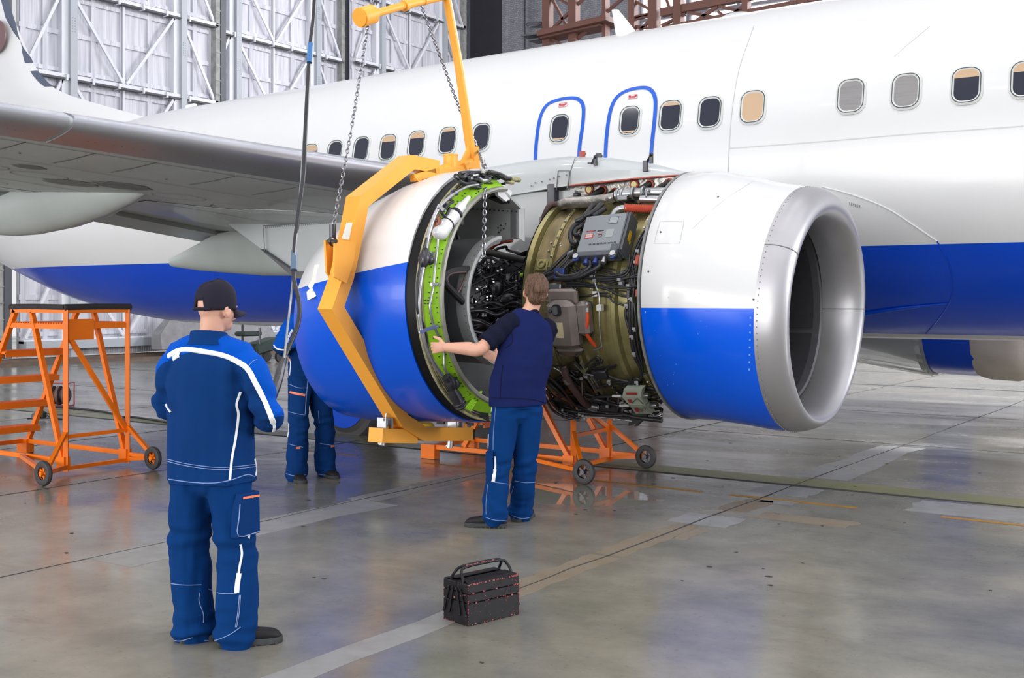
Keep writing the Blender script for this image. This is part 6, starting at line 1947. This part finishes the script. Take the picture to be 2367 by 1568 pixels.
    def body(s, voxel=.0055):
        me = fuse(s.b, voxel, 3); paint(me, [m_skin]); return s.put('body', me)

    def trousers(s, waist_z, hip, knees, ankles, mats, thigh=.098, knee=.083, cuff=.092, seat=(.175, .125), seed=0.0, hipc=None, cuffz=.055, crotch=.80):
        b = MB(); hc = hipc or V((0, 0, 0))
        ell(b, [hc + V((0, 0, waist_z)), hc + V((0, -.005, waist_z - .10)), hc + V((0, -.01, crotch + .03))], [(seat[0] * .92, seat[1] * .92), seat, (seat[0] * .92, seat[1] * .92)], k=4)
        for h, kn, an in zip(hip, knees, ankles):
            lo = V((an.x, an.y, cuffz)); mid = kn.lerp(lo, .5)
            ell(b, [h, h.lerp(kn, .5), kn, mid, lo], [(thigh, thigh * 1.12), (thigh * .97, thigh * 1.02), (knee, knee * 1.05), (knee * 1.02, knee * 1.1), (cuff, cuff * 1.08)], k=5, n=22)
        me = fuse(b, .0085, 4)

        def f(p):
            kz = min(abs(p.z - k.z) for k in knees); lowf = max(0, 1 - max(0, p.z - .05) / .22); kf = math.exp(-(kz / .10) ** 2); bf = max(0, (p.z - .72) / .2) if p.z > .72 else 0
            d = wrinkle(p, (7, 7, 5), .010, seed) + wrinkle(p, (8, 8, 22), .018 * kf + .020 * lowf, seed + 5) + wrinkle(p, (12, 5, 16), .014 * bf, seed + 9) + wrinkle(p, (22, 22, 5), .006, seed + 3)
            dg = math.sin((p.z * 26 + p.x * 14 + 3 * noise.noise(p * 4 + V((seed, 0, 0))))) * .004 * (.35 + kf + lowf)
            return d + dg
        folds(me, f); paint(me, mats); return me


# ---------------------------------------------------------------- mechanic with the cap, seen from behind
P1 = at_z(486, 1492)
f1 = Figure('person in a black cap and blue work jacket with white piping, back turned', P1, 111)
hipz = .93
ankR, ankL = V((.125, .03, .08)), V((-.115, .06, .08))
kR, kL = V((.125, .025, .50)), V((-.13, .03, .50))
shR, shL = V((.172, 0, 1.425)), V((-.172, 0, 1.425)); elR, elL = V((.33, -.01, 1.12)), V((-.258, .03, 1.15)); wrR, wrL = V((.13, .23, 1.12)), V((-.09, .25, 1.10))
f1.neck = V((0, -.01, 1.47))
b = f1.b
ell(b, [V((0, 0, .86)), V((0, 0, 1.05)), V((0, 0, 1.25)), V((0, 0, 1.40)), V((0, -.01, 1.50))], [(.14, .095), (.13, .09), (.145, .095), (.14, .085), (.06, .06)])
for sh, e, w in ((shR, elR, wrR), (shL, elL, wrL)): ell(b, [sh * .95 + V((0, 0, .0)), e, w], [(.036, .036), (.030, .030), (.026, .024)], (0, 1, 0), 12)
for h, k_, a in ((V((.09, 0, .88)), kR, ankR), (V((-.09, 0, .88)), kL, ankL)): ell(b, [h, k_, a], [(.07, .07), (.05, .05), (.036, .04)])
f1.head(V((.028, .01, 1.535)), math.radians(-20), math.radians(-3))
f1.hand(wrR, (-.6, .75, -.1), (-.3, 0, -.9), (-.4, .6, .2), (.7, .8, .6)); f1.hand(wrL, (.6, .75, -.1), (.3, 0, -.9), (.4, .6, .2), (.7, .8, .6))
f1.body(.006); f1.eyes()
me = f1.trousers(.98, [V((.088, 0, .86)), V((-.088, 0, .86))], [kR, kL], [ankR, ankL], [m_trou], thigh=.110, knee=.096, cuff=.103, seat=(.190, .138), seed=2.0, cuffz=.05)
tr = f1.put('trousers', me); bv = f1.tree(me)
f1.seam(bv, [(583, 1104), (585, 1122), (584, 1140)], .012, m_pipe_w, tr)
f1.seam(bv, [(575, 1238), (574, 1246)], .012, m_pipe_w, tr)
f1.seam(bv, [(556, 1258), (559, 1282), (554, 1310), (549, 1345)], .011, m_pipe_w, tr); f1.seam(bv, [(553, 1325), (549, 1350), (547, 1371)], .024, m_pipe_w, tr)
for ln in ([(373, 1343), (400, 1350), (430, 1353), (465, 1352)], [(481, 1362), (510, 1372), (547, 1372)], [(472, 1481), (500, 1480), (530, 1468), (556, 1450)], [(388, 1476), (415, 1482), (445, 1474)], [(556, 1376), (552, 1420), (547, 1450)], [(553, 1376), (549, 1420), (544, 1450)], [(462, 1370), (460, 1390), (470, 1420), (470, 1440)], [(556, 1150), (560, 1190), (548, 1225)]): f1.seam(bv, ln, .0035, m_stitch, tr, 'stitching', .002)
# thigh pocket with its orange zip
pk = f1.trace(bv, [(570, 1190), (571, 1192)], 2)[0]; pc_, pn = pk[0], (pk[1] * V((1, 1, 0)) + V((.6, 0, 0))).normalized(); sd = V((0, 0, 1)).cross(pn)
b = MB(); b.rings([[pc_ + sd * (x * g) + V((0, 0, z * g)) + pn * o_ for x, z in ((-.075, -.10), (.08, -.10), (.075, .105), (-.05, .105), (-.07, 0))] for g, o_ in ((1, -.03), (1, .008), (.93, .016))], True, True, True)
pkt = f1.put('thigh_pocket', b.mesh('thigh_pocket', m_navy, 40), tr)
b = MB(); b.box(pc_ + V((0, 0, .085)) + pn * .017 + sd * .02, (.012, .008, .012)); b.plate([pc_ + sd * -.04 + V((0, 0, .092)) + pn * .014, pc_ + sd * .07 + V((0, 0, .088)) + pn * .014, pc_ + sd * .07 + V((0, 0, .078)) + pn * .014, pc_ + sd * -.04 + V((0, 0, .082)) + pn * .014], pn * .004); f1.put('zip', b.mesh('zip', m_zip, 40), tr)
b = MB(); b.tube([pc_ + sd * x + V((0, 0, z)) + pn * .0165 for x, z in ((-.06, .06), (-.066, 0), (-.07, -.09), (.07, -.092))], .0025, 5, 3); f1.put('stitching', b.mesh('stitching', m_stitch, 60), tr)
f1.shoe(ankR, math.radians(-58), 'shoe', 1.08); f1.shoe(ankL + V((.02, .0, 0)), math.radians(-52), 'shoe', 1.08)
# jacket
b = MB()
ell(b, [V((0, .01, .80)), V((0, .005, .93)), V((0, 0, 1.10)), V((0, -.005, 1.27)), V((0, -.005, 1.39)), V((0, -.01, 1.47)), V((0, -.01, 1.505))], [(.226, .158), (.220, .155), (.215, .150), (.214, .142), (.192, .124), (.115, .092), (.082, .078)], n=28, dome=False)
for sh, e, w in ((shR, elR, wrR), (shL, elL, wrL)):
    ell(b, [sh * V((.8, 1, 1)) + V((0, 0, -.01)), sh.lerp(e, .35) + V((.012 * (1 if sh.x > 0 else -1), -.01, .01)), sh.lerp(e, .75), e, e.lerp(w, .5), w - (w - e).normalized() * .03], [(.072, .072), (.072, .072), (.068, .066), (.066, .066), (.060, .058), (.052, .050)], (0, 1, 0), 20)
    ell(b, [V((sh.x * .35, -.008, 1.478)), V((sh.x * .75, -.004, 1.448)), sh + V((0, 0, .0))], [(.05, .075), (.05, .075), (.058, .07)], (0, 0, 1), 16)
me = fuse(b, .0066, 6)


def jf(p):
    s_ = 1 if p.x > 0 else -1; e = elR if p.x > 0 else elL; de = (p - e).length; ef = math.exp(-(de / .13) ** 2); uf = math.exp(-((p - V((.2 * s_, -.02, 1.25))).length / .11) ** 2)
    hem = max(0, 1 - (p.z - .78) / .25)
    return wrinkle(p, (6, 6, 4), .007, 3) + wrinkle(p, (9, 9, 17), .024 * ef + .018 * uf, 8) + wrinkle(p, (16, 8, 2.2), .009 + .006 * hem, 12) + math.sin(p.z * 40 + p.x * 24 + 4 * noise.noise(p * 5)) * .006 * (ef * .8 + uf * .7)


folds(me, jf)
bv = f1.tree(me)
STR = [(388, 824), (410, 812), (432, 808), (470, 813), (515, 822), (548, 836), (572, 853), (590, 885), (608, 920), (622, 952), (632, 978)]
yk = sorted([(h[0].x, h[0].z) for h in f1.trace(bv, STR, 4)])
ykr = [(x, z) for x, z in yk if x > -.02]
def jregion(c, n=None):
    ax_ = abs(c.x); z_ = interp(ykr, ax_)
    return 1 if c.z > z_ and not (ax_ > .28 and c.z < 1.06) and not (ax_ < .2 and c.z < 1.36) else 0
paint(me, [m_navy, m_royal], jregion)
jk = f1.put('jacket', me)
f1.seam(bv, STR, .026, m_pipe_w, jk, lift=.004)
mh = [h[0] for h in f1.trace(bv, STR, 3) if .10 < h[0].x < .185]
f1.ribbon(bv, [V((-p.x - .02 * (p.x > .2), p.y, p.z)) for p in mh[::2]], .026, m_pipe_w, jk, lift=.004, k=4)
f1.seam(bv, [(632, 976), (634, 990), (629, 1004)], .014, m_pipe_w, jk)
f1.seam(bv, [(556, 906), (547, 935), (551, 960), (545, 1010), (536, 1060), (531, 1110)], .012, m_pipe_w, jk)
f1.seam(bv, [(590, 984), (597, 1010), (596, 1050)], .010, m_pipe_w, jk); f1.seam(bv, [(588, 1060), (592, 1085), (590, 1100)], .010, m_pipe_w, jk); f1.seam(bv, [(384, 934), (388, 944), (396, 954)], .01, m_pipe_w, jk)
for dy in (0, 5): f1.seam(bv, [(388, 1062 + dy), (430, 1072 + dy), (490, 1080 + dy), (535, 1080 + dy), (590, 1074 + dy)], .003, m_stitch, jk, 'stitching', .002)
f1.seam(bv, [(390, 1108), (440, 1115), (490, 1117), (530, 1111), (570, 1098), (588, 1102)], .004, m_stitch, jk, 'stitching', .002)
f1.seam(bv, [(574, 847), (584, 836), (594, 832)], .003, m_stitch, jk, 'stitching', .002)
b = MB(); rs = []
for z_, r, t in ((1.465, 1.12, 0), (1.485, 1.0, 0), (1.519, .94, .004), (1.526, .90, .004), (1.519, .85, 0), (1.485, .88, 0)):
    rs.append([V((.096 * r * math.cos(a), -.012 + .092 * r * math.sin(a), z_ + (.012 if math.sin(a) < 0 else -.02) * abs(math.sin(a)) * (1 if z_ > 1.49 else .5))) for a in [2 * PI * i / 36 for i in range(36)]])
b.rings(rs, True); f1.put('collar', b.mesh('collar', m_navy, 50), jk)
# cap: crown, open arch with strap at the back, peak
H = f1.H; b = MB(); N_ = 48; rs = []
for z_, k in ((.092, 1.0), (.105, 1.015), (.13, 1.02), (.16, 1.0), (.19, .92), (.215, .76), (.232, .52), (.24, .25), (.242, .04)):
    r = []
    for i in range(N_):
        a = 2 * PI * i / N_; back = max(0, -math.sin(a)); zz = z_
        if z_ < .15: zz = z_ + (.0 if back < .93 else (.052 if z_ < .1 else (.048 if z_ < .11 else .03)))
        r.append(H @ V((.0865 * k * math.cos(a), -.010 + .109 * k * math.sin(a) + .004 * math.cos(4 * a), zz + .006 * math.cos(2 * a) + (.010 if math.sin(a) > 0 else 0) * math.sin(a) + .004 * noise.noise(V((a * 2, z_ * 30, 0))))))
    rs.append(r)
b.rings(rs, True, False, True); me = b.mesh('cap', m_cap, 60); cap = f1.put('cap', me)
md = cap.modifiers.new('t', 'SOLIDIFY'); md.thickness = .004; md.offset = 1
b = MB(); b.tube([H @ V((.092 * math.cos(a), -.010 + (.110 * math.sin(a)), .098)) for a in [PI + .9 + i * (PI - 1.8) / 12 for i in range(13)]], .008, 8, 0, flat=1.0); f1.put('cap_strap', b.mesh('cap_strap', m_cap, 60), cap)
b = MB(); rs = []
for t in range(7):
    q = t / 6; r = []
    for i in range(15):
        a = PI * .16 + PI * .68 * i / 14; x0, y0 = .088 * math.cos(a), -.01 + .111 * math.sin(a)
        r.append(H @ V((x0 * (1 + .04 * q), y0 + q * .075 * max(0.0, math.sin((a - PI * .16) / .68)) ** .6, .108 - .012 * q - 4.5 * x0 * x0 * (.3 + q))))
    rs.append(r)
b.rings(rs, False); pe = f1.put('cap_peak', b.mesh('cap_peak', m_cap, 60), cap); md = pe.modifiers.new('t', 'SOLIDIFY'); md.thickness = .005

# ---------------------------------------------------------------- mechanic working at the engine, arm reaching to the green ring
P2 = at_z(1168, 1214)
f2 = Figure('person in a navy vest and blue trousers reaching an arm out to the green ring', P2, 143)
D2 = 8.56
ankL, ankR = f2.W(at_z(1142, 1219)) + V((0, 0, .08)), f2.W(at_z(1203, 1203)) + V((0, 0, .08))
kL, kR = f2.L(1152, 1085, 8.5), f2.L(1212, 1080, 8.62)
hpc = f2.L(1196, 930, 8.56); hL, hR = hpc + V((-.088, 0, -.05)), hpc + V((.088, 0, -.05))
chest = f2.L(1216, 800, 8.56); up = f2.L(1222, 742, 8.56); f2.neck = f2.L(1226, 722, 8.56)
shL, shR = f2.L(1175, 750, 8.5), f2.L(1266, 764, 8.66)
elL, wrL = f2.L(1108, 808, 8.42), f2.L(1029, 803, 8.50)
elR, wrR = f2.L(1218, 846, 8.82), f2.L(1150, 832, 8.98)
gp = f2.L(984, 806, 8.585)
b = f2.b
ell(b, [hpc + V((0, 0, -.08)), hpc + V((0, 0, .08)), chest, up, f2.neck + V((0, 0, .02))], [(.14, .095), (.125, .09), (.145, .095), (.13, .085), (.06, .06)])
ell(b, [shL.lerp(up, .1), shL.lerp(elL, .5), elL, elL.lerp(wrL, .3), elL.lerp(wrL, .75), wrL], [(.058, .058), (.052, .056), (.048, .050), (.051, .052), (.040, .038), (.032, .027)], (0, 0, 1), 18)
ell(b, [shR, elR, elR.lerp(wrR, .4), wrR], [(.05, .05), (.042, .042), (.042, .042), (.028, .025)], (0, 0, 1), 16)
for h, k_, a in ((hR, kR, ankR), (hL, kL, ankL)): ell(b, [h, k_, a], [(.07, .07), (.05, .05), (.036, .04)])
f2.head(f2.L(1234, 706, 8.56) + V((0, .02, 0)), math.radians(-4), math.radians(10), math.radians(6))
I3 = f2.I.to_3x3()
f2.hand(wrL, gp - wrL, I3 @ V((-.35, .9, 0)), V((0, 0, 1)), (.30, .75, .65), .9, (.35, .9, .2), 1.08)
f2.hand(wrR, f2.L(1120, 816, 9.0) - wrR, I3 @ V((-.3, .9, 0)), V((0, 0, 1)), (.4, .5, .4), .8)
f2.body(.0042); f2.eyes()
me = f2.trousers(hpc.z + .05, [hL, hR], [kL, kR], [ankL, ankR], [m_trou], thigh=.102, knee=.088, cuff=.094, seat=(.185, .13), seed=7.0, hipc=V((hpc.x, hpc.y, 0)), cuffz=.06, crotch=hpc.z - .1)
tr = f2.put('trousers', me); bv = f2.tree(me)
for ln, w in (([(1140, 928), (1134, 965), (1130, 1000), (1129, 1037)], .011), ([(1144, 1055), (1145, 1080), (1142, 1112)], .014), ([(1144, 1085), (1140, 1114)], .026)): f2.seam(bv, ln, w, m_pipe_w, tr)
for ln in ([(1135, 1114), (1155, 1117), (1178, 1120)], [(1190, 1112), (1215, 1116), (1244, 1115)], [(1122, 1196), (1145, 1203), (1170, 1204)], [(1184, 1192), (1205, 1199), (1224, 1197)], [(1128, 1120), (1124, 1160), (1124, 1190)], [(1147, 930), (1141, 1000), (1140, 1040)], [(1188, 1125), (1180, 1150)]): f2.seam(bv, ln, .0035, m_stitch, tr, 'stitching', .002)
q = f2.trace(bv, [(1128, 1075), (1129, 1076)], 2)[0]; pc_, pn = q[0], (q[1] * V((1, 1, 0)) + V((-.9, .5, 0))).normalized(); sd = V((0, 0, 1)).cross(pn)
b = MB(); b.rings([[pc_ + sd * x * g + V((0, 0, z * g)) + pn * o_ for x, z in ((-.055, -.10), (.055, -.10), (.055, .10), (-.055, .10))] for g, o_ in ((1, -.03), (.98, .000), (.85, .012))], True, True, True); f2.put('thigh_pocket', b.mesh('thigh_pocket', m_navy, 40), tr)
f2.shoe(ankL, math.radians(62), 'shoe', 1.08); f2.shoe(ankR, math.radians(-40), 'shoe', 1.05)
b = MB(); e0 = shL.lerp(elL, .78)
ell(b, [shL.lerp(up, .35), shL, shL.lerp(elL, .4), e0], [(.08, .085), (.078, .085), (.074, .076), (.072, .074)], (0, 0, 1), 20, dome=False); ell(b, [shR.lerp(up, .3), shR, shR.lerp(elR, .55)], [(.075, .08), (.072, .08), (.07, .07)], (0, 0, 1), 18, dome=False)
ell(b, [f2.neck + V((0, .0, -.02)), f2.neck + V((0, .0, .018))], [(.075, .075), (.066, .064)], dome=False)
me = fuse(b, .008, 3); folds(me, lambda p: wrinkle(p, (11, 11, 11), .008, 4) + math.sin(p.x * 60 + p.z * 45) * .0035); paint(me, [m_tee]); f2.put('tee_shirt', me)
b = MB()
ell(b, [hpc + V((.0, 0, -.025)), hpc + V((.0, 0, .12)), hpc.lerp(chest, .75), chest, chest.lerp(up, .6) , up + V((0, .0, .02)), f2.neck + V((0, 0, .012))], [(.222, .150), (.218, .150), (.214, .148), (.208, .14), (.192, .12), (.15, .095), (.075, .075)], n=30, dome=False)
me = fuse(b, .008, 5); bvt = None
folds(me, lambda p: wrinkle(p, (5, 5, 4), .008, 6) + wrinkle(p, (14, 8, 3), .006, 2) + wrinkle(p, (8, 8, 16), .005, 9)); paint(me, [m_vest]); ve = f2.put('vest', me); bv = f2.tree(me)
for ln in ([(1162, 845), (1158, 880), (1156, 922)], [(1130, 920), (1180, 921), (1230, 924), (1262, 932)], [(1172, 738), (1180, 760), (1184, 790), (1168, 806)]): f2.seam(bv, ln, .005, m_tee, ve, 'seam', .002)
H = f2.H; b = MB(); R3 = H.to_3x3()
b.ball(H @ V((0, -.022, .142)), (.0865, .103, .102), 28, 18, R3); b.ball(H @ V((0, -.068, .085)), (.066, .05, .070), 20, 14, R3); b.ball(H @ V((0, .035, .190)), (.062, .06, .045), 20, 12, R3)
for sx in (-1, 1): b.ball(H @ V((sx * .072, -.03, .118)), (.016, .035, .045), 14, 10, R3)
me = fuse(b, .005, 2)
cr = H @ V((.0, -.06, .225))
def hf(p):
    d = p - cr; a = math.atan2(d.y, d.x); r = d.length
    return .011 * noise.noise(V((a * 7 + 2.5 * r * 8, r * 12, 0))) + .007 * noise.noise(V((a * 22 + r * 20, r * 10, 4)))
folds(me, hf); paint(me, [m_hair]); f2.put('hair', me)
b = MB(); b.plate([H @ V((-.086, .015, .115)), H @ V((-.088, .03, .12)), H @ V((-.082, .03, .175)), H @ V((-.080, .015, .175))], H.to_3x3() @ V((-.004, 0, 0)))

# ---------------------------------------------------------------- mechanic standing behind the hung cowl
P3 = at_z(726, 1114)
f3 = Figure('person in royal blue and navy workwear standing behind the hung cowl, head hidden', P3, -12)
ankR, ankL = f3.W(at_z(686, 1112)) + V((0, 0, .08)), f3.W(at_z(752, 1102)) + V((0, 0, .08))
kR, kL = f3.L(690, 985, 10.55), f3.L(750, 985, 10.78)
hpc = f3.L(712, 862, 10.72); hR, hL = hpc + V((.09, 0, -.05)), hpc + V((-.09, 0, -.05))
chest = f3.L(712, 775, 10.74); up = f3.L(714, 735, 10.74); f3.neck = f3.L(716, 716, 10.74)
shR, shL = f3.L(678, 742, 10.6), f3.L(748, 742, 10.85); elR, elL = f3.L(649, 803, 10.55), f3.L(770, 790, 10.9); wrR, wrL = f3.L(693, 788, 10.35), f3.L(760, 730, 10.55)
b = f3.b
ell(b, [hpc + V((0, 0, -.08)), hpc + V((0, 0, .08)), chest, up, f3.neck + V((0, 0, .02))], [(.14, .095), (.125, .09), (.145, .095), (.13, .085), (.06, .06)])
for sh, e, w in ((shR, elR, wrR), (shL, elL, wrL)): ell(b, [sh, e, w], [(.048, .048), (.042, .042), (.027, .024)], (0, 0, 1), 14)
for h, k_, a in ((hR, kR, ankR), (hL, kL, ankL)): ell(b, [h, k_, a], [(.07, .07), (.05, .05), (.036, .04)])
f3.head(f3.L(718, 706, 10.74), 0, math.radians(-8))
f3.hand(wrR, wrR - elR, (0, 0, -1), (-1, .3, 0), (.4, .5, .3)); f3.hand(wrL, wrL - elL, (0, .6, -.6), (1, .3, 0), (.4, .5, .3))
f3.body(.0065); f3.eyes()
me = f3.trousers(hpc.z + .06, [hR, hL], [kR, kL], [ankR, ankL], [m_navy], thigh=.105, knee=.092, cuff=.098, seat=(.185, .13), seed=11.0, hipc=V((hpc.x, hpc.y, 0)), cuffz=.06, crotch=hpc.z - .11)
tr = f3.put('trousers', me); bv = f3.tree(me); 
f3.seam(bv, [(668, 978), (667, 1000), (663, 1020)], .016, m_pipe_w, tr)
for ln, w, m_ in (([(670, 907), (688, 911), (705, 914)], .022, m_zip), ([(684, 1036), (694, 1036)], .018, m_zip), ([(764, 1033), (772, 1031)], .018, m_zip), ([(712, 872), (708, 915), (705, 958)], .005, m_stitch), ([(667, 952), (686, 957), (705, 960)], .005, m_stitch), ([(736, 950), (740, 1010), (738, 1095)], .005, m_stitch), ([(656, 1093), (680, 1100), (706, 1098)], .005, m_stitch), ([(732, 1096), (752, 1098), (772, 1092)], .005, m_stitch), ([(668, 888), (690, 897), (710, 897)], .005, m_stitch), ([(664, 1025), (680, 1030), (700, 1034)], .005, m_stitch), ([(740, 1025), (756, 1028), (772, 1030)], .005, m_stitch)):
    f3.seam(bv, ln, w, m_, tr, 'zip' if m_ is m_zip else 'stitching', .003, 4)
f3.shoe(ankR, math.radians(-18), 'shoe', 1.05); f3.shoe(ankL, math.radians(-4), 'shoe', 1.05)
b = MB()
ell(b, [hpc + V((0, 0, -.03)), hpc + V((0, 0, .1)), chest, up, f3.neck + V((0, 0, .015))], [(.20, .14), (.20, .14), (.20, .135), (.17, .11), (.075, .075)], n=26, dome=False)
for sh, e, w in ((shR, elR, wrR), (shL, elL, wrL)): ell(b, [sh.lerp(up, .2), sh.lerp(e, .45), e, e.lerp(w, .5), w.lerp(e, .12)], [(.085, .085), (.08, .08), (.074, .074), (.064, .062), (.05, .05)], (0, 0, 1), 20)
me = fuse(b, .0085, 4); folds(me, lambda p: wrinkle(p, (6, 6, 6), .008, 3) + wrinkle(p, (10, 10, 20), .014 * math.exp(-((p - elR).length / .2) ** 2) + .004, 5) + math.sin(p.z * 45 + p.x * 30) * .007 * math.exp(-((p - elR).length / .16) ** 2))
ez = elR.z
paint(me, [m_navy, m_royal], lambda c, n: 1 if c.z > ez + .0 - .02 * (c.x - elR.x) else 0); jk = f3.put('jacket', me); bv = f3.tree(me)
f3.seam(bv, [(633, 798), (640, 806), (655, 809), (672, 808)], .014, m_pipe_w, jk); f3.seam(bv, [(676, 762), (668, 778), (664, 792)], .02, m_pipe_w, jk); f3.seam(bv, [(670, 868), (672, 840), (668, 830)], .01, m_pipe_w, jk)
f3.seam(bv, [(666, 828), (672, 834)], .02, m_zip, jk, 'zip')
H = f3.H; b = MB(); R3 = H.to_3x3(); b.ball(H @ V((0, -.022, .142)), (.0865, .103, .102), 24, 16, R3); b.ball(H @ V((0, -.068, .085)), (.066, .05, .070), 16, 12, R3); me = fuse(b, .007, 2); paint(me, [m_hair]); f3.put('hair', me)
